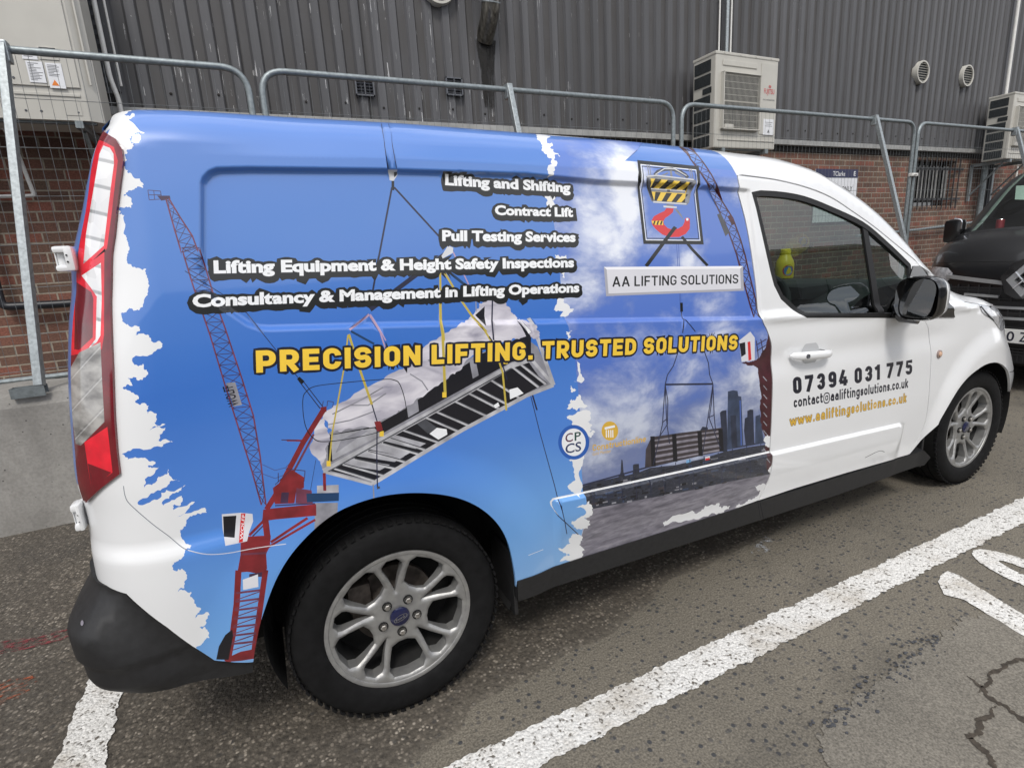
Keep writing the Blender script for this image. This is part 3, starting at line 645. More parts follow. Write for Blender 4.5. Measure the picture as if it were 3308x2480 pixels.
# lower right: building site and skyline
PT.append(poly('yard_ground', S4((330, 1480), (400, 1110), (700, 1060), (1040, 985), (1620, 870), (1660, 880), (1660, 1500))))
PT.append(poly('city_dark', S4((395, 1120), (375, 975), (470, 945), (560, 925), (622, 910), (632, 880), (637, 795), (645, 800), (652, 880), (660, 905), (716, 890), (714, 832), (726, 826), (754, 824), (758, 880), (830, 850), (1000, 832), (1180, 790), (1330, 742), (1470, 715), (1650, 690), (1650, 880), (1360, 930), (1040, 1000), (700, 1062)), 0))
_rg = random.Random(21)
for _i in range(150):
    _x = _rg.uniform(400, 1640); _t = _rg.uniform(0.04, 0.96); _y0, _y1 = 972-(_x-375)*0.222, 1118-(_x-400)*0.192; _y = _y0+(_y1-_y0)*_t; _w = _rg.uniform(8, 55); _h = _rg.uniform(4, 16)
    PT.append(poly(_rg.choice(['deep_dark', 'deep_dark', 'tower_dark', 'bundle_brown', 'metal_dark', 'steel_grey', 'deep_dark', 'tower_blue']), S4((_x, _y), (_x+_w, _y-_w*0.2), (_x+_w, _y-_w*0.2+_h), (_x, _y+_h))))
for _x, _m in ((1085, 'label_cyan'), (1212, 'sign_pale')): PT.append(poly(_m, S4((_x-14, 800-(_x-1085)*0.18), (_x+18, 793-(_x-1085)*0.18), (_x+18, 813-(_x-1085)*0.18), (_x-14, 820-(_x-1085)*0.18))))
PT.append(poly('hook_red', S4((1200, 789), (1228, 783), (1228, 796), (1200, 802))))
PT.append(stroke('cable_crease_dark', S4((375, 968), (830, 842), (1330, 728), (1640, 672)), 5))
for x in range(430, 1600, 95): PT.append(stroke('cable_crease_dark', S4((x, 955-(x-400)*0.235), (x+6, 1105-(x-400)*0.185)), 2.5))
for tw, m in ((((1350, 340), (1385, 332), (1415, 337), (1420, 370), (1440, 375), (1448, 560), (1452, 706), (1400, 716), (1345, 730)), 'tower_blue'), (((1297, 482), (1310, 470), (1340, 464), (1346, 600), (1346, 740), (1318, 745)), 'tower_dark'),
              (((1463, 520), (1480, 512), (1480, 470), (1500, 460), (1520, 463), (1524, 600), (1528, 692), (1470, 706), (1458, 600)), 'tower_dark'), (((1535, 505), (1565, 495), (1585, 640), (1592, 686), (1532, 694)), 'tower_blue'), (((1165, 600), (1180, 575), (1215, 580), (1225, 640), (1170, 650)), 'tower_dark')):
    PT.append(poly(m, S4(*tw)))
PT.append(stroke('tower_dark', S4((1385, 500), (1395, 716)), 18)); PT.append(stroke('faint_blue', S4((1432, 400), (1440, 700)), 4))
# suspended truss bundle
PT.append(poly('bundle_brown', S4((800, 730), (838, 645), (1010, 620), (1170, 600), (1312, 582), (1322, 735), (1180, 765), (1000, 805), (850, 842), (795, 846))))
for t in range(5): PT.append(stroke('bundle_pale', S4((850, 670+t*36), (1080, 635+t*34), (1310, 605+t*31)), 8 if t % 2 else 5))
for x in (845, 990, 1160, 1300): PT.append(stroke('deep_dark', S4((x, 640-(x-845)*0.11), (x+8, 842-(x-845)*0.22)), 14))
for a in (((930, 295), (912, 560), (850, 830)), ((930, 295), (940, 540), (960, 690)), ((930, 295), (948, 400), (945, 560), (880, 660)), ((1250, 290), (1216, 520), (1180, 760)), ((1250, 290), (1258, 500), (1268, 610)), ((1250, 290), (1240, 420), (1225, 520), (1300, 720)), ((912, 548), (942, 522)), ((1216, 516), (1258, 498)), ((1022, 60), (985, 170), (945, 230), (930, 295)), ((1188, 60), (1220, 150), (1228, 230), (1250, 290))):
    PT.append(stroke('cable_crease_dark', S4(*a), 3))
PT.append(stroke('cable_crease_dark', S4((928, 294), (1252, 290)), 6))
PT.append(stroke('cable_crease_dark', S3((975, 1440), (978, 1490), (960, 1600)), 3)); PT.append(stroke('cable_crease_dark', S3((978, 1490), (1058, 1590)), 3))
PT.append(stroke('ink_black', S3((976, 1370), (978, 1440)), 9)); PT.append(stroke('faint_blue', S3((955, 920), (972, 1370)), 2)); PT.append(stroke('faint_blue', S3((940, 920), (965, 1370)), 2))
# right-hand crane
PT += lattice('maroon_line', S3((935, 178), (1020, 270), (1100, 380), (1170, 480), (1250, 630), (1330, 800), (1400, 1000), (1450, 1210), (1500, 1400), (1520, 1480)), S3((1000, 178), (1060, 225), (1120, 300), (1180, 390), (1225, 480), (1290, 590), (1370, 720), (1425, 880), (1460, 1010), (1490, 1150), (1535, 1340), (1556, 1480)), 17, 2.2, 'crane_maroon', 4.5)
PT.append(poly('metal_dark', S3((1250, 690), (1280, 682), (1345, 830), (1315, 860)))); PT.append(stroke('crane_maroon', S3((1340, 700), (1375, 770)), 10))
PT.append(poly('crane_maroon', S4((1440, 148), (1500, 140), (1560, 120), (1600, 60), (1620, -60), (1610, -160), (1660, -100), (1660, 700), (1640, 860), (1590, 860), (1600, 720), (1575, 560), (1565, 400), (1562, 300), (1556, 190), (1520, 165)), 6, 3))
PT.append(poly('sign_pale', S4((1425, 0), (1500, -60), (1530, -20), (1532, 132), (1442, 142)))); PT.append(poly('deep_dark', S4((1428, 20), (1465, 10), (1470, 90), (1440, 110)))); PT.append(poly('hook_red', S4((1482, 10), (1500, 5), (1508, 128), (1488, 134))))
for a in (((1540, 0), (1560, 120)), ((1570, -10), (1590, 80)), ((1540, 30), (1610, -10)), ((1545, 70), (1610, 30))): PT.append(stroke('maroon_line', S4(*a), 3))
for y in range(240, 820, 60): PT.append(stroke('steel_grey', S4((1588, y), (1612, y+30)), 3))
# load slung under the left crane
T = lambda m, *p, w=None: PT.append(stroke(m, S5(*p), w) if w else poly(m, S5(*p)))
T('steel_grey', (285, 1040), (300, 1085), (620, 1160), (1660, 575), (1842, 505), (1735, 250), (1640, 180), (1330, 300), (340, 820))
T('deep_dark', (330, 1075), (1640, 345), (1670, 345), (1780, 500), (1660, 560), (622, 1140))
for i, (a, b) in enumerate((((380, 1045), (690, 1095)), ((500, 990), (790, 1040)), ((590, 945), (850, 1005)), ((690, 890), (935, 955)))): T('pale_panel', (a[0]+12, a[1]-12), (a[0]+88, a[1]-52), (b[0]+52, b[1]-60), (b[0]-16, b[1]-24))
for a, b in (((370, 1062), (640, 1140)), ((430, 1035), (700, 1105)), ((500, 1000), (780, 1060)), ((590, 950), (850, 1018)), ((690, 895), (940, 968)), ((740, 862), (985, 940)), ((830, 805), (1078, 892)), ((970, 715), (1210, 818)), ((1040, 676), (1275, 778)), ((1165, 606), (1390, 712)), ((1255, 550), (1475, 664)), ((1310, 520), (1530, 634)), ((1420, 470), (1610, 590)), ((1560, 380), (1740, 520)), ((1600, 350), (1790, 500))):
    T('steel_light', a, b, w=7); T('metal_dark', (a[0]+9, a[1]-4), (b[0]+9, b[1]-6), w=3)
T('ink_white', (1010, 830), (1060, 790), (1125, 800), (1130, 835), (1070, 870)); T('ink_white', (1440, 640), (1470, 620), (1480, 645), (1450, 660)); T('metal_dark', (900, 740), (960, 715), (1060, 790), (1000, 830)); T('ink_white', (1545, 535), (1600, 520), (1640, 560), (1550, 600))
T('steel_light', (300, 1082), (760, 832), (1200, 590), (1560, 375), (1690, 330), w=17); T('metal_dark', (310, 1096), (1560, 392), w=4)
T('steel_light', (620, 1158), (1240, 800), (1660, 575), (1840, 505), w=12); T('steel_light', (300, 1085), (622, 1160), w=9); T('steel_light', (1690, 60), (1842, 505), w=12); T('steel_light', (1690, 330), (1842, 505), w=10)
T('deep_dark', (330, 840), (640, 780), (870, 650), (1150, 440), (1350, 300), (1560, 215), (1690, 130), (1690, 320), (1560, 350), (330, 1030))
T('pale_panel', (350, 840), (640, 792), (690, 835), (360, 1010)); T('steel_grey', (855, 625), (930, 600), (940, 680), (868, 722)); T('steel_grey', (1278, 345), (1318, 330), (1340, 440), (1300, 462)); T('steel_grey', (420, 870), (560, 800), (600, 810), (380, 960))
PT.append(poly('tarp', S5((295, 692), (450, 610), (700, 470), (870, 365), (960, 275), (1090, 175), (1220, 95), (1330, 20), (1360, -40), (1440, -75), (1510, -60), (1570, 10), (1610, 70), (1700, 100), (1740, 140), (1735, 200), (1620, 190), (1540, 215), (1350, 282), (1240, 370), (1150, 435), (980, 572), (850, 655), (760, 710), (640, 785), (420, 818), (330, 792)), 9, 4))
PT.append(poly('tarp', S5((255, 735), (300, 715), (330, 800), (345, 870), (312, 930), (292, 1045), (215, 950), (205, 925)), 8, 6))
T('deep_dark', (830, 380), (865, 360), (860, 425)); T('deep_dark', (1330, 40), (1395, -20), (1390, 110)); T('deep_dark', (1610, 75), (1690, 180), (1660, 185)); T('ink_white', (1625, 60), (1690, 150), (1672, 160))
for a in (((360, 700), (560, 600), (700, 520)), ((480, 640), (600, 640), (720, 560)), ((880, 430), (960, 480), (1000, 540)), ((1000, 340), (1080, 330), (1200, 250)), ((330, 770), (480, 740), (640, 680))): T('steel_grey', *a, w=4)
T('rope_dark', (1447, -60), (1440, 205), w=5)
for a, c, w in ((((1095, -40), (1100, 200), (1115, 560)), 'sling_yellow', 9), (((470, 165), (540, 390), (625, 635)), 'sling_yellow', 8), (((1270, -10), (1380, 140), (1440, 240), (1500, 420), (1525, 675)), 'sling_yellow', 6), (((465, 170), (440, 380), (360, 820), (340, 1020)), 'sling_yellow', 5), (((615, 35), (475, 135)), 'sling_pink', 8), (((620, 45), (680, 150), (760, 400)), 'sling_pink', 5), (((1410, 180), (1470, 270), (1530, 470)), 'rope_dark', 4), (((625, 635), (660, 750), (655, 1180)), 'rope_dark', 4), (((485, 145), (640, 230)), 'teal_dark', 7), (((628, 1160), (630, 1265)), 'steel_grey', 4)): T(c, *a, w=w)
for x, y in ((1110, 570), (335, 1030), (690, 830), (1520, 345)): T('hook_yellow', (x-14, y-18), (x+14, y-18), (x+14, y+18), (x-14, y+18))
T('crane_red', (640, 750), (682, 745), (700, 810), (660, 815)); T('metal_dark', (650, 1190), (672, 1185), (670, 1170), (655, 1172))
# upper rigging
U = lambda m, *p, w=None: PT.append(stroke(m, S2(*p), w) if w else poly(m, S2(*p)))
U('rope_dark', (75, 0), (128, 345), w=2.2); U('rope_dark', (130, 0), (192, 340), w=2.2)
U('metal_pale', (128, 350), (200, 350), (210, 385), (180, 432), (150, 425)); U('metal_dark', (180, 365), (205, 362), (205, 385), (185, 405)); U('ink_black', (165, 430), (185, 430), (186, 505), (164, 500))
U('rope_dark', (168, 480), (70, 1000), (0, 1390), w=6); U('rope_dark', (185, 480), (560, 890), (610, 935), w=6)
U('rope_dark', (635, 955), (390, 1130), (210, 1265), (0, 1425), w=15); U('metal_pale', (600, 930), (640, 945), (640, 985), (560, 1030), (550, 1010)); U('teal_dark', (615, 1140), (720, 1225), (830, 1330), w=9)
U('sling_yellow', (540, 1140), (545, 1500), (555, 1658), w=7); U('sling_yellow', (575, 1140), (700, 1350), (790, 1480), (880, 1590), w=7); U('sling_pink', (640, 980), (760, 1230), w=4); U('sling_pink', (0, 1460), (110, 1658), w=4); U('steel_grey', (815, 1350), (818, 1440), w=3)
# left crane
PT += [stroke('lattice_dark', R1(*a), 2.2) for a in (((880, 1132), (955, 1138)), ((880, 1132), (888, 1190)), ((888, 1190), (950, 1186)), ((955, 1138), (962, 1180)), ((884, 1160), (960, 1160)), ((915, 1134), (920, 1188)))]
PT.append(poly('lattice_dark', R1((935, 1165), (1010, 1165), (1015, 1185), (960, 1195))))
PT += lattice('lattice_dark', R1((988, 1185), (1040, 1370), (1085, 1520))+R5((1080, 0), (1150, 230), (1250, 520), (1340, 820), (1400, 1010), (1500, 1330), (1556, 1530)), R1((1004, 1180), (1070, 1290), (1145, 1405), (1180, 1500))+R5((1185, 0), (1265, 270), (1340, 480), (1440, 780), (1508, 1000), (1548, 1240), (1582, 1530)), 30, 2.2, 'crane_purple', 5)
PT.append(poly('steel_grey', R5((1345, 805), (1400, 800), (1440, 935), (1390, 945))))
PT += [stroke('rope_dark', S6((140, -180), (330, -60), (430, 20), (670, 320)), 2.5)]+[stroke('rope_dark', S6((670, 330), (770, 460)), 3), stroke('rope_dark', S6((685, 325), (785, 455)), 3), stroke('ink_black', S6((668, 318), (692, 340)), 12)]
X6 = lambda m, *p, w=None: PT.append(stroke(m, S6(*p), w) if w else poly(m, S6(*p)))
X6('crane_red', (520, 930), (570, 850), (690, 620), (790, 460), w=17); X6('crane_purple', (560, 900), (660, 730), (740, 580), w=7); X6('crane_red', (615, 608), (700, 610), w=6); X6('lattice_dark', (590, 606), (660, 608), w=3); X6('crane_red', (770, 455), (800, 450), (800, 475), (780, 480))
for a in (((780, 450), (785, 425)), ((805, 425), (832, 430)), ((832, 430), (828, 455)), ((805, 425), (802, 450))): X6('lattice_dark', *a, w=2)
X6('crane_red', (550, 830), (600, 790), (640, 745), (695, 780), (695, 830), (660, 840), (650, 900), (560, 905)); X6('crane_purple', (660, 830), (730, 840), (735, 900), (655, 900)); X6('lattice_dark', (590, 850), (625, 850), (620, 900), (585, 900))
for a in (((575, 760), (575, 800)), ((610, 740), (700, 750)), ((700, 750), (695, 800)), ((560, 815), (640, 740))): X6('lattice_dark', *a, w=2.5)
X6('steel_grey', (745, 895), (850, 890), (845, 960), (825, 990), (740, 1020)); X6('pale_panel', (755, 818), (855, 812), (855, 850), (755, 852)); X6('crane_red', (782, 760), (796, 760), (798, 840), (784, 840)); X6('teal_dark', (706, 855), (856, 846), (854, 882), (708, 894))
X6('crane_red', (505, 930), (750, 900), (750, 950), (560, 975), (500, 985)); X6('lattice_dark', (560, 912), (745, 898), w=4); X6('crane_red', (540, 1075), (710, 962), w=8); X6('crane_red', (530, 1095), (745, 968), w=7); X6('crane_red', (440, 1045), (520, 970), w=8); X6('lattice_dark', (455, 1050), (520, 990), w=4); X6('crane_red', (500, 980), (530, 980), (540, 1060), (510, 1060))
X6('crane_red', (400, 1052), (540, 1045), (535, 1095), (518, 1125), (522, 1190), (505, 1215), (430, 1205), (385, 1210), (400, 1130)); X6('crane_purple', (405, 1128), (520, 1122), w=6); X6('lattice_dark', (440, 1215), (500, 1205), (500, 1225), (440, 1230))
X6('crane_red', (390, 1200), (382, 1350), (365, 1480), (340, 1612), w=20); X6('crane_red', (515, 1195), (495, 1330), (470, 1500), (462, 1560), w=18); X6('crane_red', (325, 1600), (400, 1560), (470, 1545), (468, 1590), (340, 1612)); X6('sign_pale', (410, 1240), (480, 1215), (482, 1270), (412, 1285))
for y in range(1300, 1560, 38): X6('crane_purple', (380-(y-1300)*0.1, y), (490-(y-1300)*0.1, y-16), w=6); X6('crane_purple', (380-(y-1300)*0.1, y+30), (490-(y-1300)*0.1, y-10), w=3)
X6('deep_dark', (288, 1606), (300, 1545), (330, 1490), (362, 1462), (366, 1490), (345, 1602)); X6('sign_pale', (312, 952), (400, 945), (455, 950), (458, 985), (440, 1030), (430, 1070), (330, 1088), (316, 1020)); X6('deep_dark', (318, 962), (380, 958), (372, 1055), (322, 1052)); X6('hook_red', (402, 948), (422, 948), (410, 1072), (392, 1076))
X6('lattice_dark', (500, 720), (560, 748), (610, 735), (650, 690), w=1.5); X6('lattice_dark', (505, 765), (560, 785), (600, 770), w=1.5); X6('rope_dark', (750, 700), (725, 840), w=1.5)
PT += lettering('WOLFF', *R5((1420, 935), (1382, 815), (1360, 950)), 'deep_dark', 0.015); PT += lettering('WOLFF', *S6((410, 1065), (420, 955), (396, 1062)), 'ink_white', 0.01)
# torn white edges
LEFT = R1((780, 640), (785, 655), (740, 680), (800, 678), (800, 695), (765, 715), (860, 790), (830, 785), (800, 795), (770, 830), (795, 855), (760, 890), (745, 930), (742, 970), (745, 1005), (790, 1050), (855, 1100), (850, 1120), (790, 1130), (735, 1165), (755, 1160), (790, 1215), (760, 1235), (708, 1240), (705, 1275), (740, 1280), (735, 1390), (755, 1420), (770, 1470), (755, 1540), (790, 1590), (870, 1600))+R5((875, 170), (890, 225), (880, 280), (830, 370), (790, 365), (755, 375), (725, 415), (760, 455), (830, 470), (800, 520), (870, 520), (915, 565), (970, 572), (965, 590), (860, 645), (785, 665), (795, 690), (850, 690), (880, 740), (870, 765), (820, 790), (760, 775), (790, 820), (730, 835), (800, 870), (825, 900), (805, 920), (870, 930), (880, 990), (930, 985), (920, 1040), (985, 1050), (890, 1085), (985, 1070), (940, 1110), (945, 1150), (1030, 1155), (960, 1185), (790, 1195), (725, 1230), (760, 1260), (850, 1250), (925, 1275), (880, 1300), (945, 1305), (870, 1370), (860, 1430), (920, 1400), (960, 1360), (1000, 1315), (1030, 1380), (1070, 1385), (1000, 1410), (900, 1460), (820, 1512), (830, 1530), (950, 1490), (990, 1440), (1105, 1410), (1040, 1460), (965, 1510), (970, 1535), (1080, 1475), (1085, 1510), (1020, 1530), (1030, 1560), (1160, 1510), (1055, 1600), (1220, 1545), (1230, 1575), (1160, 1590), (1110, 1640))+R6((1075, 240), (1075, 275), (1140, 325), (1110, 345), (1070, 400), (1035, 450), (1050, 470), (1090, 455), (1115, 500), (1100, 570), (1065, 590), (1140, 590), (1160, 640), (1200, 690), (1165, 745), (1240, 710), (1240, 745), (1190, 800), (1225, 800), (1250, 860), (1205, 895), (1160, 910), (1235, 960), (1220, 1010))
_l = V(jag(LEFT, 9, 11, 3)); LEFT_UZ = np.vstack([[(-0.36, 1.80)], _l, [(_l[-1][0], 0.1), (-1.6, 0.1), (-1.6, 1.80)]])
PT.append(('torn_highlight_white', None, [LEFT_UZ]))
_us = lambda z, k: float(X0(z))-float(RCF(z))*k
PT.append(('wrap_blue', None, [[(_us(z, 0.84+0.24*(1-smooth((z-0.87)/0.25))), z) for z in np.linspace(0.88, 1.66, 20)]+[(_us(z, 2.5)-0.3, z) for z in np.linspace(1.66, 0.88, 6)]]))
for i, sh in enumerate((S2((1245, 65), (1330, 72), (1370, 100), (1340, 125), (1385, 150), (1365, 185), (1445, 250), (1400, 240), (1420, 290), (1390, 370), (1360, 410), (1350, 330), (1385, 270), (1345, 230), (1300, 205), (1285, 130)), S2((1350, 530), (1470, 545), (1405, 580), (1425, 610), (1400, 640), (1362, 640)), S2((1425, 1000), (1510, 1000), (1500, 1180), (1480, 1150), (1430, 1140)), S2((1480, 1320), (1530, 1390), (1570, 1420), (1560, 1440), (1460, 1475), (1490, 1430), (1415, 1425), (1430, 1390)), S2((1490, 1590), (1540, 1580), (1515, 1640), (1495, 1650), (1500, 1620)),
                        S4((335, 120), (350, 100), (358, 165), (390, 262), (320, 275), (345, 245)), S4((300, 300), (335, 330), (312, 345)), S4((352, 360), (412, 440), (340, 470), (270, 455), (300, 415), (300, 390), (330, 395)), S4((270, 510), (425, 470), (410, 540), (440, 570), (415, 610), (462, 610), (430, 650), (330, 600), (310, 540)), S4((285, 800), (385, 760), (365, 860), (378, 980), (345, 1040), (280, 985), (330, 930), (310, 830)), S4((315, 1105), (405, 1060), (425, 1125), (375, 1170), (412, 1195), (400, 1250), (320, 1245), (290, 1195), (385, 1140)), S4((300, 1285), (360, 1300), (350, 1360), (385, 1400), (370, 1442), (220, 1474), (290, 1430), (210, 1385), (290, 1350)),
                        S4((908, 1242), (940, 1200), (1100, 1135), (1120, 1150), (1190, 1100), (1280, 1082), (1305, 1128), (1362, 1105), (1300, 1152), (1180, 1175), (1050, 1205)), S4((1640, 950), (1600, 960), (1518, 968), (1560, 1000), (1530, 1040), (1460, 1085), (1390, 1115), (1560, 1085), (1640, 1020)), S4((1665, 640), (1600, 640), (1590, 670), (1630, 720), (1668, 720)), S4((1660, 820), (1610, 840), (1600, 870), (1655, 880)))):
    PT.append(poly('torn_highlight_white', sh, 9, 20+i))
# logo: crane block and hook in a black frame, sign hung below
F_ = lambda m, *p, w=None: PT.append(stroke(m, S3(*p), w) if w else poly(m, S3(*p)))
fr = ((612, 278), (1082, 325), (1148, 922), (685, 918))
def inset(q, k):
    c = np.mean(q, 0); return [tuple(np.array(p)+(c-np.array(p))*k) for p in q]
for k0, k1, m in ((0.0, 0.092, 'ink_black'), (0.092, 0.112, 'ink_white'), (0.130, 0.152, 'ink_black')):
    A, B = S3(*inset(fr, k0)), S3(*inset(fr, k1)); PT.append((m, None, [V(resample(A, 40)), V(resample(B, 40))]))
F_('metal_mid', (685, 310), (705, 415), w=3); F_('metal_mid', (700, 310), (718, 415), w=3); F_('metal_mid', (1008, 345), (1026, 425), w=3); F_('metal_mid', (1022, 345), (1040, 425), w=3)
F_('metal_dark', (745, 395), (770, 365), (820, 350), (880, 348), (930, 362), (980, 390), (1000, 415), w=11); F_('metal_pale', (752, 388), (820, 344), (900, 346), (990, 398), w=3); F_('metal_mid', (868, 360), (876, 415), w=7); F_('metal_mid', (780, 408), (850, 375), w=5); F_('metal_mid', (900, 372), (970, 412), w=5)
F_('metal_mid', (680, 402), (760, 392), (1050, 425), (1065, 440), (1035, 600), (1018, 618), (770, 602), (745, 585)); F_('metal_pale', (690, 402), (760, 395), (1045, 428), w=4); F_('metal_pale', (760, 594), (1015, 610), w=4); F_('metal_dark', (690, 415), (758, 585), w=6)
BLK = S3((714, 418), (1015, 446), (1004, 600), (768, 584)); PT.append(('hook_yellow', None, [V(BLK)]))
def clip_par(a0, a1, t0, t1, row0, row1):   # slanted stripe between two rows of the block
    tl, tr, br, bl = [np.array(p) for p in ((714, 418), (1015, 446), (1004, 600), (768, 584))]
    pt = lambda s, r: tuple((tl*(1-s)+tr*s)*(1-r)+(bl*(1-s)+br*s)*r)
    return S3(pt(max(a0, 0), row0), pt(min(a1, 1), row0), pt(min(max(t1, 0), 1), row1), pt(min(max(t0, 0), 1), row1))
for r0, r1 in ((0.0, 0.42), (0.58, 1.0)):
    for a in (-0.02, 0.30, 0.62, 0.94): PT.append(('ink_black', None, [V(clip_par(a+0.14, a+0.30, a-0.06, a+0.10, r0, r1))]))
F_('metal_mid', (740, 488), (1008, 506), (1006, 528), (748, 514)); F_('metal_pale', (742, 492), (1006, 510), w=3); F_('metal_dark', (866, 500), (888, 500), (890, 518), (868, 520))
F_('metal_mid', (862, 612), (918, 616), (915, 640), (862, 638)); F_('metal_pale', (838, 622), (942, 630), (940, 642), (840, 636))
F_('hook_red', (862, 640), (918, 644), (910, 675), (880, 700), (850, 720), (838, 745), (845, 770), (870, 795), (900, 805), (950, 800), (985, 780), (1000, 750), (1005, 722), (1022, 714), (1040, 722), (1042, 760), (1040, 800), (1010, 840), (960, 864), (890, 866), (830, 845), (780, 805), (752, 770), (745, 740), (765, 705), (810, 680), (845, 665))
F_('ink_white', (1012, 720), (1030, 718), (1030, 738), (1014, 738)); F_('hook_yellow', (746, 740), (836, 738), (836, 772), (760, 770))
for x in (757, 784, 811): F_('ink_black', (x, 769), (x+10, 740), (x+22, 739), (x+12, 771))
F_('metal_mid', (920, 645), (945, 650), (975, 690), (995, 735), (970, 705), (940, 670)); F_('ink_black', (928, 790), (860, 880), (705, 1090), w=12); F_('ink_black', (980, 862), (1060, 960), (1178, 1085), w=9); F_('ink_black', (915, 785), (940, 800), w=6)
F_('sign_edge', (380, 1095), (1445, 1088), (1453, 1278), (397, 1320)); F_('sign_hi', (380, 1095), (1445, 1088), (1425, 1108), (402, 1115)); F_('sign_pale', (402, 1115), (1425, 1108), (1432, 1262), (416, 1300))
PT += pen_lettering('AA LIFTING SOLUTIONS', *S3((446, 1248), (1412, 1222), (446, 1168)), 'ink_black', 0.155, 0.13, wd=1.06, space=0.30)
# partner marks
P_ = lambda m, pts: PT.append((m, None, [V(pts)]))
P_('logo_blue', S4(*ellipse(318, 680, 104, 116, 40))); P_('ink_white', S4(*ellipse(318, 680, 80, 92, 40)))
PT += lettering('C', *S4((262, 682), (312, 672), (262, 622)), 'cp_purple', 0.014); PT += lettering('P', *S4((324, 670), (366, 662), (324, 612)), 'cp_green', 0.014); PT += lettering('CS', *S4((262, 757), (368, 736), (262, 692)), 'cp_blue', 0.014)
P_('logo_gold', S4(*ellipse(560, 604, 56, 64, 32))); P_('ink_white', S4((524, 580), (592, 565), (594, 580), (526, 596)))
for x in (536, 551, 566, 579): PT.append(stroke('ink_white', S4((x, 598), (x+1, 648)), 3.4))
PT += pen_lettering('Constructionline', *S4((444, 740), (802, 676), (444, 696)), 'logo_gold', 0.17, 0.10); PT += lettering('Gold Member', *S4((444, 770), (568, 748), (444, 746)), 'logo_gold', 0.0)
# lettering
RING = dict(ring='ink_black', ring_d=0.0115, shadow=0.005)
PT += lettering('Lifting and Shifting', *S2((578, 461), (1545, 520), (574, 376)), 'ink_white', 0.046, **RING)
PT += lettering('Contract Lift', *S2((963, 692), (1565, 708), (960, 616)), 'ink_white', 0.046, **RING)
PT += lettering('Pull Testing Services', *S2((556, 893), (1584, 901), (555, 808)), 'ink_white', 0.046, **RING)
PT += lettering('Lifting Equipment & Height Safety Inspections', S1((212, 906))[0], S2((1572, 1096))[0], S1((208, 805))[0], 'ink_white', 0.046, **RING)
PT += lettering('Consultancy & Management in Lifting Operations', S1((52, 1166))[0], S2((1612, 1288))[0], S1((50, 1066))[0], 'ink_white', 0.046, **RING)
PT += pen_lettering('PRECISION LIFTING. TRUSTED SOLUTIONS', (828, 1204), (2381, 1129), (826, 1132), 'ink_gold', 0.235, 0.14, 'ink_navy', 0.0062, 1.16, 0.36)
PT.append(stroke('cable_crease_dark', S4((165, 1100), (205, 1165), (340, 1290)), 3)); PT.append(stroke('rope_dark', S4((30, 370), (90, 610), (190, 970), (262, 1285)), 2.5)); PT.append(stroke('rope_dark', S4((42, 365), (72, 465)), 5)); PT.append(stroke('ink_white', S4((0, 1420), (105, 1388)), 1.5))  # first stroke: shade of the panel crease, painted as a dark line
PT.append(stroke('torn_highlight_white', spline(S4((168, 1098), (165, 1080), (175, 1066), (200, 1054), (400, 1012), (900, 903), (1640, 740))), 5.5)); PT.append(stroke('torn_highlight_white', S4((166, 1098), (180, 1125), (205, 1160)), 4, 0.5))  # bright highlight along the ledge, painted in as a white line with a tail
# bumper seam and fuel flap
ink('seam_grey', 96, 104, 116); PT.append(stroke('seam_grey', spline(R6((735, -20), (745, 40), (775, 90), (900, 200), (1000, 275), (1060, 322), (1120, 350), (1240, 370), (1360, 364), (1500, 342), (1660, 318), (1700, 312))), 2.4))
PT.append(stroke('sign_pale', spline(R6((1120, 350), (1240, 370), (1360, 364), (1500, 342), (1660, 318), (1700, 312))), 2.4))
_fl = spline(S5((160, 600), (180, 550), (240, 512), (400, 490), (700, 464), (780, 470), (815, 500), (845, 590), (858, 680), (845, 730), (780, 775), (640, 830), (440, 872), (300, 886), (240, 870), (190, 810), (165, 720)), 5, True)
PT.append(('seam', None, [V(_fl), V(np.mean(_fl, 0)+(_fl-np.mean(_fl, 0))*np.array([0.985, 0.973]))]))

# ------------------------------------------------------------------ panels
van = thing('wrapped_van', 'white panel van with a blue crane picture wrapped over its side', 'van')
top = lambda a, b, n=40: [(u, float(ZTOP(u))-0.006) for u in np.linspace(a, b, n)]
ARCH = V(spline(DD((547, 1413), (553, 1375), (566, 1320), (600, 1235), (650, 1165), (720, 1105), (800, 1072), (880, 1060), (960, 1065), (1020, 1085), (1065, 1120), (1092, 1165), (1106, 1225), (1110, 1262)), 6))
DC = V(spline(DD((1593, 379), (1597, 403), (1619, 493), (1636, 606), (1643, 683), (1656, 712), (1666, 742), (1669, 770), (1669, 820), (1667, 890), (1664, 952), (1657, 1025), (1637, 1079)), 6))
gap = np.array([0.0025, 0])
UT = DC[0][0]-0.028
rear_top = V(R1((630, 700), (720, 662)))
side_bottom_l = V(R6((1500, 985), (1400, 990), (1280, 990), (1150, 912), (1000, 800), (850, 685), (760, 602), (640, 552), (592, 520)))
TL = V(R1((640, 790), (700, 830), (735, 890), (742, 960), (725, 1080), (705, 1250), (690, 1400), (675, 1500))+R5((672, 100), (668, 300), (672, 500), (680, 700), (690, 1000), (705, 1200), (722, 1340), (620, 1420), (530, 1510)))
us = lambda z, k: float(X0(z))-float(RCF(z))*k
corner = lambda zs, k: [(us(z, k), z) for z in zs]
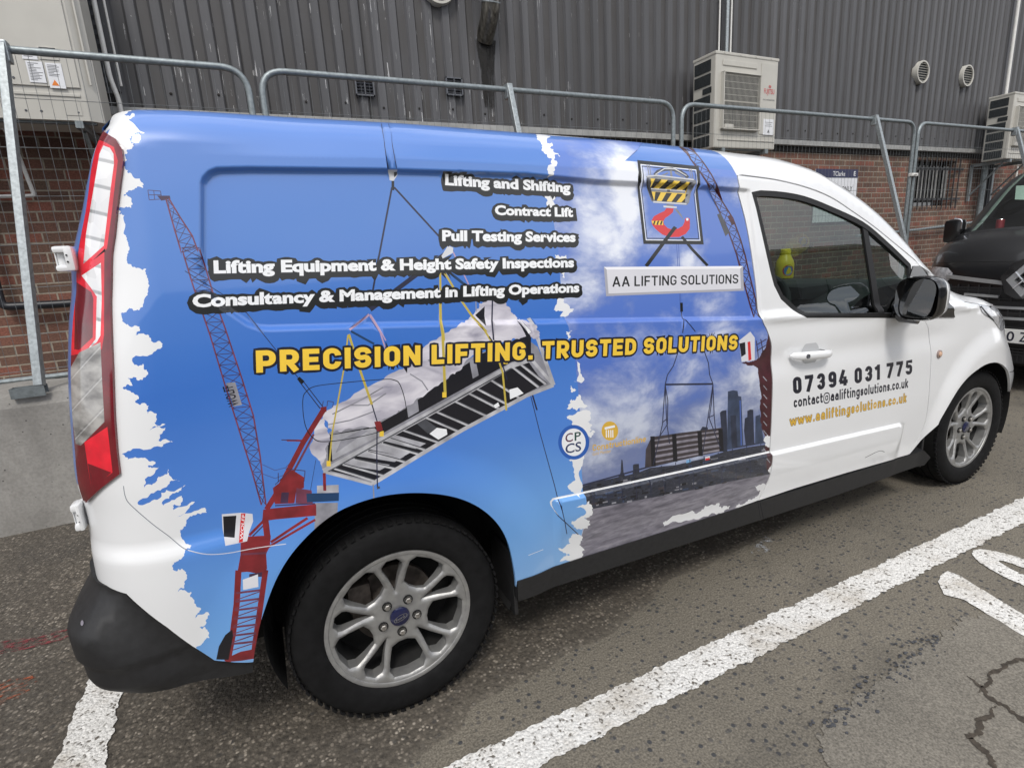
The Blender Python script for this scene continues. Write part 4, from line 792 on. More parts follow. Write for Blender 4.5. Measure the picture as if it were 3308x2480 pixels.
# cargo side reaches round the corner to the tail lamp's far edge
out_c = [(-0.62, 0.60)]
zb = side_bottom_l[-1][1]
UR = us(1.69, 1.45)
cargo_out = np.vstack([top(UR, UT, 60), DC[:1]-[0.004, 0.0], DC-gap, V(DD((1560, 1107), (1400, 1158), (1250, 1205), (1112, 1250))), ARCH[::-1], side_bottom_l, corner(np.linspace(zb+0.02, 1.62, 24), 1.52)])
names = ['wrap_blue', 'white_paint', 'seam', 'wrap_clouds', 'torn_highlight_white']+sorted({p[0] for p in PT}-{'wrap_blue', 'white_paint', 'seam', 'wrap_clouds', 'torn_highlight_white'})
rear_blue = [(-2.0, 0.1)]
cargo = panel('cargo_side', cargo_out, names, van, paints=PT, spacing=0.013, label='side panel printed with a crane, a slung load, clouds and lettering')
# tail lamp lens
tl_left = [(us(z, 0.93+0.07*smooth((1.5-z)/0.4)), z) for z in np.linspace(TL[-1][1]+0.005, TL[0][1]+0.005, 20)]
LP = []
def lp(m, *seq):
    LP.append((m, None, [V(resample(sum(seq, []), 25))]))
lp('lamp_red', R1((590, 830), (640, 850), (690, 880), (712, 960), (700, 1060), (680, 1250), (650, 1480), (480, 1640), (470, 1600), (520, 1300), (560, 1000)))
lp('lamp_clear', R1((632, 870), (668, 885), (688, 920), (690, 980), (672, 1120), (632, 1462), (515, 1570), (530, 1400), (580, 1100), (610, 920)))
lp('seam', R1((480, 1640), (640, 1478), (640, 1500), (500, 1640)))
lp('lamp_red', R5((455, 165), (635, 25), (632, 520), (620, 600), (430, 640)))
lp('lamp_clear', R5((505, 165), (615, 90), (620, 300), (612, 520), (590, 560), (540, 600), (585, 540), (592, 290), (560, 240)))
lp('lamp_dark_red', R5((470, 200), (560, 262), (572, 300), (568, 530), (490, 605), (462, 600)))
lp('lamp_smoke', R5((430, 730), (490, 620), (612, 560), (622, 800), (635, 1030), (500, 1170), (470, 1160), (450, 1000)))
lp('lamp_red', R5((520, 1150), (652, 1060), (682, 1330), (590, 1400), (560, 1420)))
lp('lamp_dark_red', R5((540, 1275), (675, 1330), (600, 1400), (560, 1420)))
tail = panel('tail_lamp', np.vstack([TL, tl_left]), ['lamp_dark_red', 'lamp_red', 'lamp_clear', 'lamp_smoke', 'seam', 'lamp_bright'], van, paints=LP, off=0.006, thick=0.012, spacing=0.012)
# rear doors
rd = [(us(z, 1.53), z) for z in np.linspace(0.62, 1.63, 24)]
for mir, nm in ((False, 'rear_door'), (True, 'rear_door')):
    o_ = rd+[(us(1.63, 1.57)-1.0, 1.63), (us(0.62, 1.57)-1.0, 0.62)]
    w_ = ['wrap_blue']
    panel(nm, o_, w_, van, spacing=0.03, mirror=mir)
# front door
A7 = spline(S7((0, 40), (250, 70), (500, 130), (700, 210), (870, 320), (1040, 440), (1200, 570), (1300, 652), (1370, 712)), 5)
DT = V(A7)
SAIL = V(S7((1400, 760), (1520, 900), (1600, 1010), (1660, 1150)))
DF = V(spline(R8((1065, 428), (1100, 500), (1106, 620), (1100, 760), (1085, 950), (1062, 1060), (1020, 1150), (970, 1228)), 5))
DB = V(R8((75, 1500), (300, 1425), (600, 1335), (970, 1230)))
WIN = V(S7((72, 172), (150, 156))+[tuple(p) for p in spline(S7((150, 156), (320, 168), (500, 203), (700, 280), (960, 405), (1150, 562), (1300, 705), (1335, 745)), 4)]+S7((1345, 1165), (1000, 1162), (490, 1162), (430, 1128), (310, 1015), (255, 905), (225, 790), (190, 640), (110, 300)))
door_out = np.vstack([DT+[0, -0.003], V(S7((1395, 745))), SAIL, V(R8((1240, 412))), DF-[0.002, 0], DB[::-1], (DC+gap)[::-1]])
DPT = []
DPT += pen_lettering('07394 031 775', *R8((285, 872), (992, 752), (281, 772)), 'ink_navy', 0.23, 0.22, wd=0.90, space=0.28)
DPT += pen_lettering('contact@aaliftingsolutions.co.uk', *R8((288, 952), (968, 832), (287, 888)), 'ink_navy', 0.20, 0.12, wd=0.95)
DPT += pen_lettering('www.aaliftingsolutions.co.uk', *R8((266, 1062), (958, 918), (264, 1000)), 'logo_gold', 0.20, 0.18, 'ink_navy', 0.0016, 0.95)
DPT.append(stroke('seam', spline(R8((700, 1245), (780, 1205), (815, 1212))), 1.6))
dnames = ['white_paint', 'seam']+sorted({p[0] for p in DPT}-{'seam'})
door = panel('front_door', door_out, dnames, van, holes=[WIN], paints=DPT, spacing=0.013)
doorL = panel('front_door', door_out, ['white_paint'], van, holes=[WIN], spacing=0.02, mirror=True)
def seal_glass(door_, mir):
    c = np.mean(WIN, 0); inn = []
    R_ = resample(WIN, 0.03)
    # inner edge of the rubber: move every point inwards
    t = np.roll(R_, -1, 0)-np.roll(R_, 1, 0); t /= np.maximum(np.linalg.norm(t, axis=1, keepdims=True), 1e-9); a = 0.5*np.sum(R_[:, 0]*np.roll(R_[:, 1], -1)-R_[:, 1]*np.roll(R_[:, 0], -1))
    n = np.stack([-t[:, 1], t[:, 0]], -1)*(1 if a > 0 else -1)
    inn = R_+n*0.020
    s_ = panel('window_seal', WIN, ['seal'], door_, holes=[inn], spacing=0.02, off=-0.001, mirror=mir)
    g_ = panel('window_pane', inn, ['window_glass'], door_, spacing=0.05, off=-0.010, thick=0, mirror=mir)
    bar = V(S7((955, 395), (990, 415), (1030, 640), (1075, 920), (1112, 1165), (1062, 1165), (1030, 900), (990, 640)))
    panel('window_divider', bar, ['seal'], door_, spacing=0.02, off=-0.003, mirror=mir)
for d_, m_ in ((door, False), (doorL, True)): seal_glass(d_, m_)
# strip of roof side above the door, pillar, wing, bonnet edge
uA = np.linspace(UT+0.006, float(V(S7((1395, 745)))[0][0]), 40)
rail_out = np.vstack([DC[:1]-[0.003, 0], [(UT+0.001, float(ZTOP(UT))-0.006)], top(UT+0.01, 2.86, 50), V(S7((1480, 800), (1400, 748))), (DT+[0, 0.003])[::-1]])
for mir in (False, True): panel('roof_rail', rail_out, ['white_paint'], van, spacing=0.018, mirror=mir)
ARF = V(spline(N5((60, 1720), (90, 1650), (180, 1480), (270, 1330), (370, 1210), (490, 1115), (580, 1068), (670, 1056), (740, 1085), (790, 1140), (812, 1220), (818, 1320), (808, 1450), (770, 1650))+R8((1478, 1085),), 5))
HOOD = V(N5((95, 225), (200, 280), (285, 305), (330, 360), (390, 412), (510, 436), (640, 466)))
HL = V(spline(N5((510, 438), (545, 490), (590, 545), (650, 580), (700, 625), (735, 680), (760, 722)), 4))
hl_r = [(3.95, HL[-1][1]+0.02), (3.95, float(V(N5((640, 466)))[0][1]))]
UN = 4.80
wing_out = np.vstack([V(S7((1480, 800)))+[0.003, 0], SAIL[1:]+[0.004, 0], DF+[0.002, 0], [(DF[-1][0]+0.01, DF[-1][1]-0.002)], ARF, [(ARF[-1][0]+0.06, 0.22), (UN, 0.20), (UN, HL[-1][1]+0.0)], [(HL[-1][0]+0.35, HL[-1][1])], HL[::-1], HOOD[::-1]+[0, -0.0018]])
for mir in (False, True): panel('front_wing', wing_out, ['white_paint', 'seam'], van, spacing=0.02, mirror=mir, paints=[stroke('seam', N5((812, 1160), (862, 1150)), 2)] if not mir else ())
hood_out = np.vstack([HOOD+[0, 0.0018], [(3.62, HOOD[-1][1]+0.004), (UN, HOOD[-1][1])], [(UN, float(ZTOP(UN))-0.004)], top(4.3, HOOD[0][0]-0.03, 40)])
for mir in (False, True): panel('bonnet_gap_backing', np.vstack([HOOD+[0, 0.02], (HOOD-[0, 0.02])[::-1]]), ['seam'], van, spacing=0.03, off=-0.012, thick=0, mirror=mir)
for mir in (False, True): panel('bonnet_edge', hood_out, ['white_paint'], van, spacing=0.02, mirror=mir)
head_out = np.vstack([HL, [(HL[-1][0]+0.33, HL[-1][1]+0.0), (HL[-1][0]+0.33, HOOD[-1][1]-0.004)], HOOD[-1:]-[0, 0.004], V(N5((512, 440)))])
mat('lamp_glass', srgb(176, 178, 182), 0.08, 0.1, var=0.38, scale=34, coat=1.0)
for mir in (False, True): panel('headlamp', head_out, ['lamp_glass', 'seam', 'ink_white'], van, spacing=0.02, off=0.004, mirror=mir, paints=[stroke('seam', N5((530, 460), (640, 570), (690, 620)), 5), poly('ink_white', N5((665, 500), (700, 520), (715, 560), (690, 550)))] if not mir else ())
# left (far) side of the body, plain
left_out = np.vstack([top(UR, UT, 40), DC-gap, [(1.3, 0.31), (0.44, 0.31)], ARCH[::-1], side_bottom_l, corner(np.linspace(zb+0.02, 1.62, 16), 1.52)])
panel('cargo_side', left_out, ['wrap_blue'], van, spacing=0.03, mirror=True)
panel('tail_lamp', np.vstack([TL, tl_left]), ['lamp_dark_red'], van, off=0.006, spacing=0.03, mirror=True)
# roof, windscreen and bonnet: one crowned skin from edge to edge
CROWN = pchip([-0.8, -0.3, 1.0, 1.5, 1.9, 2.4, 2.9, 3.2, 3.9, 4.6], [0.06, 0.068, 0.066, 0.055, 0.030, 0.0, 0.02, 0.05, 0.05, 0.02])
BOW = pchip([-0.8, 1.4, 1.8, 2.4, 2.9, 3.4, 4.6], [0.0, 0.0, 0.03, 0.06, 0.07, 0.05, 0.0])
def skin(name, u0, u1, m, nu=40, nv=22, inset_=0.006):
    bm = bmesh.new(); rows = []
    for u in np.linspace(u0, u1, nu):
        e = pos(np.array([u]), np.array([float(ZTOP(u))-inset_]))[0]; row = []
        for j in range(nv+1):
            t = -1+2*j/nv; k = 1-abs(t)**2.2
            row.append(bm.verts.new((e[0]+float(BOW(u))*k, abs(e[1])*t, e[2]+float(CROWN(u))*k)))
        rows.append(row)
    for i in range(nu-1):
        for j in range(nv): bm.faces.new((rows[i][j], rows[i+1][j], rows[i+1][j+1], rows[i][j+1]))
    for v in bm.verts: pass
    me = bpy.data.meshes.new(name); bm.normal_update(); bm.to_mesh(me); bm.free(); me.polygons.foreach_set('use_smooth', [True]*len(me.polygons))
    return link(name, me, van, m)
skin('roof', us(1.69, 1.3), UT, MATS['wrap_blue']); skin('roof_front', UT, 1.80, MATS['white_paint'], 12); skin('windscreen', 1.80, 2.90, MATS['screen_glass'], 30); skin('scuttle', 2.90, 2.955, MATS['black_plastic'], 6); skin('bonnet', 2.955, 4.60, MATS['white_paint'], 30)
# closing strip between roof and rear doors
bm = bmesh.new(); rr = []; ue = us(1.69, 1.3); e_ = pos(np.array([ue]), np.array([float(ZTOP(ue))-0.006]))[0]; xd = float(X0(1.63))-float(RCF(1.63))
ye = abs(pos(np.array([us(1.60, 1.50)]), np.array([1.60]))[0][1])
for t in np.linspace(-1, 1, 17):
    k = 1-abs(t)**2.2; z0 = e_[2]+float(CROWN(ue))*k
    rr.append([bm.verts.new((e_[0], abs(e_[1])*t, z0)), bm.verts.new((xd+0.018, (ye+0.002)*t, z0-0.03)), bm.verts.new((xd+0.020, (ye+0.010)*t, 1.58))])
for i in range(len(rr)-1):
    for j in range(2): bm.faces.new((rr[i][j], rr[i+1][j], rr[i+1][j+1], rr[i][j+1]))
obj('roof_edge', bm, MATS['wrap_blue'], van, True)
gr = [(HL[-1][0]+0.30, HL[-1][1]-0.01), (4.8, HL[-1][1]-0.01), (4.8, HOOD[-1][1]+0.01), (HL[-1][0]+0.30, HOOD[-1][1]+0.01)]
for mir in (False, True): panel('front_grille', gr, ['gloss_black'], van, spacing=0.04, off=-0.012, thick=0, mirror=mir)
# ------------------------------------------------------------------ wheels
mat('tyre', (0.0065, 0.0065, 0.007), 0.8, var=0.35, scale=40, bump=0.25, spec=0.22)
k = NT('alloy'); n1 = k.noise(scale=30, detail=6); n2 = k.noise(scale=7, detail=4)
k.out(k.mix(k.ramp(n2, [(0.45, 0.0), (0.75, 0.35)]), k.ramp(n1, [(0.35, (0.33, 0.33, 0.33)), (0.65, (0.43, 0.43, 0.42))]), (0.26, 0.25, 0.23)), 0.48, 0.7)
mat('alloy_barrel', (0.05, 0.05, 0.05), 0.5, 0.6, var=0.3); mat('rust_steel', (0.10, 0.085, 0.075), 0.6, 0.6, var=0.5, scale=30); mat('cap_blue', srgb(26, 30, 66), 0.25, coat=0.6); mat('lug', (0.42, 0.40, 0.37), 0.35, 0.9, var=0.2, scale=80)
ZH = 0.3117
def hub_mesh(rot):
    """spoked face in wheel coordinates (x right, y up, z outwards)"""
    outer = ellipse(0, 0, 0.205, 0.205, 96); holes = []
    P = lambda r, a: (r*math.cos(math.radians(a)), r*math.sin(math.radians(a)))
    for i in range(5):
        a = rot+72*i
        holes.append([P(0.080, a), P(0.125, a-6.5), P(0.166, a-10.5), P(0.178, a-9.8), P(0.194, a-4.5), P(0.194, a+4.5), P(0.178, a+9.8), P(0.166, a+10.5), P(0.125, a+6.5)])
        b = a+36
        holes.append([P(0.092, b-8), P(0.106, b-20), P(0.150, b-19.8), P(0.178, b-18.6), P(0.195, b-13.5), P(0.197, b), P(0.195, b+13.5), P(0.178, b+18.6), P(0.150, b+19.8), P(0.106, b+20), P(0.092, b+8)])
    outl = np.array(outer); hs = [resample(h, 0.008) for h in holes]
    pts = []; ed = []
    for lp in [outl]+hs:
        s0 = len(pts); pts += [Vector(p) for p in lp]; ed += [(s0+i, s0+(i+1) % len(lp)) for i in range(len(lp))]
    # a ridge inset from every opening so that the spokes are rounded rather than flat
    for h in hs:
        c = h.mean(0); t = np.roll(h, -1, 0)-np.roll(h, 1, 0); t /= np.maximum(np.linalg.norm(t, axis=1, keepdims=True), 1e-9); n = np.stack([t[:, 1], -t[:, 0]], -1); n *= np.sign(np.sum(n*(h-c), 1, keepdims=True)+1e-9)
        pts += [Vector(p) for p in h+n*0.005]
    gg = np.stack(np.meshgrid(np.arange(-0.2, 0.2, 0.0042), np.arange(-0.2, 0.2, 0.0042)), -1).reshape(-1, 2)+[0.0011, 0.0017]; gg = gg[(np.hypot(gg[:, 0], gg[:, 1]) < 0.200) & ~inpoly(gg, hs)]; gg = gg[segdist(gg, hs) > 0.0022]; pts += [Vector(p) for p in gg]
    for rr in (0.02, 0.045, 0.066, 0.198): pts += [Vector(p) for p in ellipse(0, 0, rr, rr, 36)]
    r = delaunay_2d_cdt(pts, ed, [], 0, 1e-6); Vv = np.array([[v.x, v.y] for v in r[0]]); F = np.array(r[2]); C_ = Vv[F].mean(1)
    F = F[inpoly(C_, [outl]+hs)]
    rad = np.hypot(Vv[:, 0], Vv[:, 1]); d = segdist(Vv, hs)
    z = 0.000-0.020*smooth((0.20-rad)/0.13)-0.0030*(1-smooth(d/0.004))-0.0055*(1-np.clip(d/0.0125, 0, 1))*smooth((rad-0.055)/0.03)*(1-0.5*smooth((rad-0.185)/0.012))
    bm = bmesh.new(); vs = [bm.verts.new((p[0], p[1], q)) for p, q in zip(Vv, z)]
    for f in F:
        a, b, c = (Vv[i] for i in f)
        if (b[0]-a[0])*(c[1]-a[1])-(b[1]-a[1])*(c[0]-a[0]) < 0: f = f[::-1]
        bm.faces.new([vs[i] for i in f])
    for v in [v for v in bm.verts if not v.link_faces]: bm.verts.remove(v)
    be = [e for e in bm.edges if len(e.link_faces) == 1]
    ex = bmesh.ops.extrude_edge_only(bm, edges=be)
    for v in [g for g in ex['geom'] if isinstance(g, bmesh.types.BMVert)]:
        rr = math.hypot(v.co.x, v.co.y); v.co.z = -0.034-0.012*rr/0.2; v.co.x *= 1.0; v.co.y *= 1.0
    bmesh.ops.recalc_face_normals(bm, faces=bm.faces[:])
    return bm
def wheel(name, x, side, rot, steer=0.0):
    w = bpy.data.objects.new(name, None); COL.objects.link(w); w.parent = van; w.empty_display_size = 0.1
    w.location = (x, side*0.865, ZH); w.rotation_euler = (0, 0, steer)
    M = Matrix(((1, 0, 0, 0), (0, 0, -1, 0), (0, 1, 0, 0), (0, 0, 0, 1))) if side < 0 else Matrix(((-1, 0, 0, 0), (0, 0, 1, 0), (0, 1, 0, 0), (0, 0, 0, 1)))
    bm = bmesh.new()
    prof = [(-0.010, 0.212), (0.006, 0.222), (0.012, 0.236), (0.016, 0.262), (0.014, 0.284), (0.006, 0.299), (-0.008, 0.309), (-0.022, 0.3135)]
    for g in range(4): a = -0.036-g*0.040; prof += [(a, 0.3155), (a-0.001, 0.309), (a-0.008, 0.309), (a-0.009, 0.3155)]
    prof += [(-0.184, 0.3135), (-0.200, 0.305), (-0.212, 0.285), (-0.214, 0.25), (-0.20, 0.212)]
    lathe(bm, prof, M, 96)
    for k_ in range(72):   # shoulder blocks
        a = 2*math.pi*k_/72; c = M @ Vector((0.3095*math.cos(a), 0.3095*math.sin(a), -0.006)); q = M.to_3x3() @ Matrix.Rotation(a, 3, 'Z')
        box(bm, c, (0.006, 0.014, 0.026), q)
    obj('tyre', bm, MATS['tyre'], w, True)
    bm = hub_mesh(rot); bm.transform(M); rim = obj('rim', bm, MATS['alloy'], w, True)
    bm = bmesh.new(); lathe(bm, [(-0.005, 0.203), (0.002, 0.2065), (0.004, 0.212), (0.003, 0.218), (-0.004, 0.2205), (-0.012, 0.219)], M, 96); obj('rim_flange', bm, MATS['alloy'], rim, True)
    bm = bmesh.new(); lathe(bm, [(-0.006, 0.2045), (-0.03, 0.201), (-0.07, 0.192), (-0.20, 0.19), (-0.205, 0.21)], M, 64); obj('rim_barrel', bm, MATS['alloy_barrel'], rim, True)
    bm = bmesh.new(); lathe(bm, [(-0.085, 0.0), (-0.085, 0.06), (-0.075, 0.065), (-0.095, 0.075), (-0.095, 0.125), (-0.11, 0.127), (-0.11, 0.06)], M, 48); box(bm, M @ Vector((-0.10, 0.06, -0.10)), (0.07, 0.06, 0.09), None, 0.012)
    obj('brake_disc', bm, MATS['rust_steel'], w, True); bm = bmesh.new(); lathe(bm, [(-0.13, 0.0), (-0.13, 0.195)], M, 32); obj('back_plate', bm, MATS['liner'], w, True)
    cap = bmesh.new(); lathe(cap, [(-0.016, 0.030), (-0.012, 0.029), (-0.009, 0.024), (-0.007, 0.0)], M, 32); cp = obj('hub_cap', cap, MATS['cap_blue'], w, True)
    bm = bmesh.new()
    A, B = ellipse(0, 0, 0.0215, 0.0095, 32, math.radians(18)), ellipse(0, 0, 0.0200, 0.0082, 32, math.radians(18))
    va = [bm.verts.new(M @ Vector((p[0], p[1], -0.0055))) for p in A]; vb = [bm.verts.new(M @ Vector((p[0], p[1], -0.0055))) for p in B]
    for i in range(32): bm.faces.new((va[i], va[(i+1) % 32], vb[(i+1) % 32], vb[i]))
    obj('cap_badge', bm, MATS['chrome'], cp)
    text_mesh('cap_script', 'Ford', MATS['chrome'], cp, M @ Matrix.Translation((-0.0125, -0.0075, -0.0062)) @ Matrix.Rotation(math.radians(18), 4, 'Z'), 0.026, 0.009)
    for i in range(5):
        a = math.radians(rot+36+72*i); c = Vector((0.054*math.cos(a), 0.054*math.sin(a), 0)); bm = bmesh.new()
        T_ = M @ Matrix.Translation(c); lathe(bm, [(-0.030, 0.0145), (-0.0165, 0.0145), (-0.0165, 0.0115), (-0.03, 0.0105)], T_, 20, 0); lathe(bm, [(-0.03, 0.0098), (-0.010, 0.0095), (-0.008, 0.0075), (-0.007, 0.0)], T_, 6, 1)
        obj('lug_nut', bm, [MATS['liner'], MATS['lug']], w)
    return w
wheel('wheel', 0.0, -1, 92); wheel('wheel', 3.062, -1, 80, 0.0); wheel('wheel', 0.0, 1, 60); wheel('wheel', 3.062, 1, 30, 0.0)
# wheel arch liners
for x, y0, s in ((0.012, -0.86, -1), (3.08, -0.87, -1), (0.012, 0.86, 1), (3.08, 0.87, 1)):
    bm = bmesh.new(); n = 40; r0 = 0.375 if x < 1 else 0.36; a_, b_ = [], []
    for i in range(n+1):
        t = math.radians(-25+230*i/n); q = (x+r0*math.cos(t), ZH+0.055+r0*math.sin(t)*1.0)
        a_.append(bm.verts.new((q[0], y0, max(q[1], 0.16)))); b_.append(bm.verts.new((q[0], s*0.56, max(q[1], 0.16))))
    for i in range(n): bm.faces.new((a_[i], a_[i+1], b_[i+1], b_[i]))
    bm.faces.new(b_)
    obj('arch_liner', bm, MATS['liner'], van)
# ------------------------------------------------------------------ lower trim
bump_l = V(R6((592, 518), (640, 551), (760, 601), (850, 684), (1000, 799), (1150, 911), (1230, 962), (1290, 990), (1400, 990), (1504, 982), (1505, 1078), (1400, 1100), (1250, 1118), (1120, 1131)))
zt, zb2 = bump_l[0][1], bump_l[-1][1]
_be = [np.vstack([[(-3.0, zt+0.02), (bump_l[0][0]-0.15, zt+0.01)], bump_l[:9]])]
zl = float(V(R6((800, 958)))[0][1])
def bump_off(u, z):
    c = smooth((float(X0(0.6))+0.14-u)/0.34); h = smooth(segdist(np.stack([np.ravel(u), np.ravel(z)], -1), _be, False).reshape(np.shape(u))/0.11)*(1-0.45*smooth((0.42-z)/0.12))
    return 0.006+0.008*(smooth((z-zl)/0.012)-0.6)*smooth((-0.40-u)/0.15)+0.058*c*h-0.014*c*(1-smooth((z-zb2)/0.04))
for mir in (False, True):
    bo = np.vstack([bump_l, [(-0.60, zb2+0.003), (-0.68, zb2+0.010), (us(0.40, 1.25), zb2+0.028), (us(0.42, 1.57), zb2+0.060), (us(zb2, 1.57)-0.20, zb2+0.085), (us(zb2, 1.57)-0.74, zb2+0.09), (us(zt, 1.57)-0.74, zt+0.02), (us(zt, 1.5), zt+0.02)]])
    panel('rear_bumper', bo, ['black_plastic'], van, spacing=0.016, off=bump_off, thick=0.10, mirror=mir)
bump_c = panel('bumper_chip', V(R6(*ellipse(507, 802, 22, 8, 12, -0.1))), ['bundle_pale'], van, spacing=0.01, off=lambda u, z: bump_off(u, z)+0.0015, thick=0)
sill = V(DD((1112, 1249), (1250, 1204), (1400, 1157), (1560, 1106), (1640, 1081), (1800, 1032), (1960, 984), (1992, 972), (2000, 985), (1990, 1003), (1800, 1069), (1640, 1121), (1400, 1198), (1114, 1291)))
panel('sill_trim', sill, ['black_plastic', 'seam'], van, spacing=0.02, off=0.004, thick=0.06, paints=[stroke('seam', R4((64, 2980), (80, 3080)), 2), stroke('seam', DD((1638, 1082), (1646, 1120)), 3)])
panel('sill_trim', sill, ['black_plastic'], van, spacing=0.03, off=0.004, thick=0.06, mirror=True)
for x0, x1, z0, z1 in ((0.36, 0.375, 0.20, 0.42), (2.60, 2.615, 0.20, 0.40)):
    for s in (-1, 1):
        bm = bmesh.new(); box(bm, ((x0+x1)/2, s*0.80, (z0+z1)/2), (0.014, 0.17, z1-z0), None, 0.004); obj('mud_flap', bm, MATS['black_plastic'], van)
bm = bmesh.new(); box(bm, (1.5, 0, 0.27), (2.1, 1.60, 0.14), None, 0.02); box(bm, (-0.52, 0, 0.34), (0.35, 1.40, 0.12), None, 0.02); box(bm, (3.62, 0, 0.26), (0.3, 1.2, 0.12), None, 0.02); obj('underbody', bm, MATS['liner'], van)
# inner shell behind the panel gaps
shell_o = [(-0.40, 0.62), (-0.45, 1.55), (1.30, 1.63), (1.33, 1.0), (1.30, 0.36), (0.42, 0.36), (0.42, 0.62), (0.2, 0.74), (-0.2, 0.74), (-0.36, 0.62)]
for mir in (False, True):
    panel('inner_shell', shell_o, ['liner'], van, spacing=0.06, off=-0.04, thick=0, mirror=mir)
    panel('door_shell', np.vstack([V(R8((1200, 440), (1120, 600), (1110, 800), (1090, 960), (1030, 1150), (980, 1215))), V(DD((1700, 1065), (1630, 1085), (1655, 900), (1640, 720))), V(S7((490, 1185), (1000, 1185)))]), ['liner'], van, spacing=0.06, off=-0.03, thick=0, mirror=mir)
    ro = np.vstack([(DT+[0, -0.014]), (DT+[0, 0.014])[::-1]]); panel('gutter', ro, ['seam'], van, spacing=0.03, off=-0.012, thick=0, mirror=mir)
    pil = np.vstack([DC[:18]-[0.02, 0], (DC[:18]+[0.02, 0])[::-1]]); panel('door_gap_backing', np.vstack([DC-[0.02, 0], (DC+[0.02, 0])[::-1]]), ['seam'], van, spacing=0.03, off=-0.013, thick=0, mirror=mir)
# ------------------------------------------------------------------ hinges, handle, mirrors, indicator
def hinge(tl, br):
    a, b = at_y(*tl, -0.79), at_y(*br, -0.79); w, h = b[0]-a[0], a[2]-b[2]; c = (a+b)/2; bm = bmesh.new()
    box(bm, (c[0]+w*0.30, c[1], c[2]), (w*0.48, 0.05, h), None, 0.007)
    for s in (-1, 1): box(bm, (c[0]-w*0.02, c[1], c[2]+s*h*0.37), (w*0.96, 0.046, h*0.26), None, 0.006)
    box(bm, (c[0]-w*0.44, c[1]+0.006, c[2]), (w*0.08, 0.034, h*0.9), None, 0.003)
    tube(bm, [(c[0]-w*0.20, c[1]-0.004, c[2]-h*0.26), (c[0]-w*0.20, c[1]-0.004, c[2]+h*0.26)], w*0.22, 14, True, 0); box(bm, (c[0]-w*0.10, c[1]+0.012, c[2]), (w*0.6, 0.02, h*0.6), None, 0, 2)
    for s in (-1, 1): box(bm, (c[0]+w*0.22, c[1]-0.0255, c[2]+s*h*0.13), (w*0.10, 0.004, w*0.10), None, 0.002, 2)
    obj('door_hinge', bm, [MATS['white_paint'], MATS['metal_pale'], MATS['seam']], van, True)
hinge(R1((316, 1468))[0], R1((470, 1612))[0]); hinge(R5((424, 1520))[0], R5((520, 1656))[0])
hp = V(R8((262, 640), (380, 620), (497, 612))); hm = V(R8((378, 650)))[0]
def frame_at(u, z):
    p = pos(np.array([u]), np.array([z]))[0]; n = normal(np.array([u]), np.array([z]))[0]; t = np.array([1.0, 0, 0]); t -= n*(t@n); t /= np.linalg.norm(t); b = np.cross(n, t)
    return Matrix(((t[0], b[0], n[0], p[0]), (t[1], b[1], n[1], p[1]), (t[2], b[2], n[2], p[2]), (0, 0, 0, 1)))   # x forward, y up/along skin, z outwards
H0, H1 = V(R8((262, 645), (497, 625))); hw = np.linalg.norm(H1-H0)
# recess shell and bar handle
hc = V(R8((398, 632)))[0]; M = frame_at(*((H0+H1)/2)); ang = math.atan2(H1[1]-H0[1], H1[0]-H0[0]); M = M @ Matrix.Rotation(-ang if M[2][1] < 0 else ang, 4, 'Z')
bm = bmesh.new(); n = 22; sec = []
for i in range(n+1):
    t = -1+2*i/n; x = t*hw/2; hgt = 0.0165*(1-0.25*abs(t)**4)*(1-0.9*max(0, abs(t)-0.94)/0.06); z0 = 0.030*(1-abs(t)**4)+0.010
    sec.append([bm.verts.new(M @ Vector((x, hgt*math.cos(a), max(0.001, z0+0.011*math.sin(a)*(1 if abs(t) < 0.985 else 0.3))))) for a in [2*math.pi*k_/12 for k_ in range(12)]])
for i in range(n):
    for j in range(12): bm.faces.new((sec[i][j], sec[i][(j+1) % 12], sec[i+1][(j+1) % 12], sec[i+1][j]))
bm.faces.new(sec[0]); bm.faces.new(sec[-1][::-1]); bmesh.ops.recalc_face_normals(bm, faces=bm.faces[:])
hnd = obj('door_handle', bm, MATS['white_paint'], door, True)
bm = bmesh.new(); lathe(bm, [(0.048, 0.0), (0.050, 0.008), (0.040, 0.010)], M @ Matrix.Translation((-hw*0.27, 0, 0.001)), 20); obj('key_barrel', bm, MATS['metal_dark'], door, True)
bm = bmesh.new(); g = M
rings = []
for r_, dz in ((1.0, 0.0016), (0.85, -0.000), (0.0, 0.0)):
    rings.append([bm.verts.new(M @ Vector((0.010+0.052*r_*math.cos(a), 0.004+0.047*r_*math.sin(a), 0.0034))) for a in [2*math.pi*k_/32 for k_ in range(32)]])
for i in range(2):
    for j in range(32): bm.faces.new((rings[i][j], rings[i][(j+1) % 32], rings[i+1][(j+1) % 32], rings[i+1][j]))
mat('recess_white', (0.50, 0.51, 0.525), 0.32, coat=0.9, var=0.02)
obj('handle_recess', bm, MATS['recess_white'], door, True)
bm = bmesh.new(); hwd = hw/2
for sx in (-1, 1):
    for k_ in range(14): pass
tube(bm, [M @ Vector((-hwd*1.02*math.cos(a), 0.0185*math.sin(a), 0.0016)) for a in [math.pi*0.62+2*math.pi*0.38*k_/16 for k_ in range(17)]], 0.0012, 6); obj('handle_gasket', bm, MATS['seam'], door)
I = V(R8((1152, 632)))[0]; M2 = frame_at(*I); bm = bmesh.new(); lathe(bm, [(0.0, 0.019), (0.005, 0.0185), (0.007, 0.014), (0.004, 0.012)], M2, 24, 1); lathe(bm, [(0.004, 0.012), (0.010, 0.010), (0.012, 0.0)], M2, 24, 0)
mat('indicator_lens', srgb(214, 176, 150), 0.15, coat=1.0); mat('indicator_rim', srgb(150, 132, 126), 0.3)
obj('side_indicator', bm, [MATS['indicator_lens'], MATS['indicator_rim']], van, True)
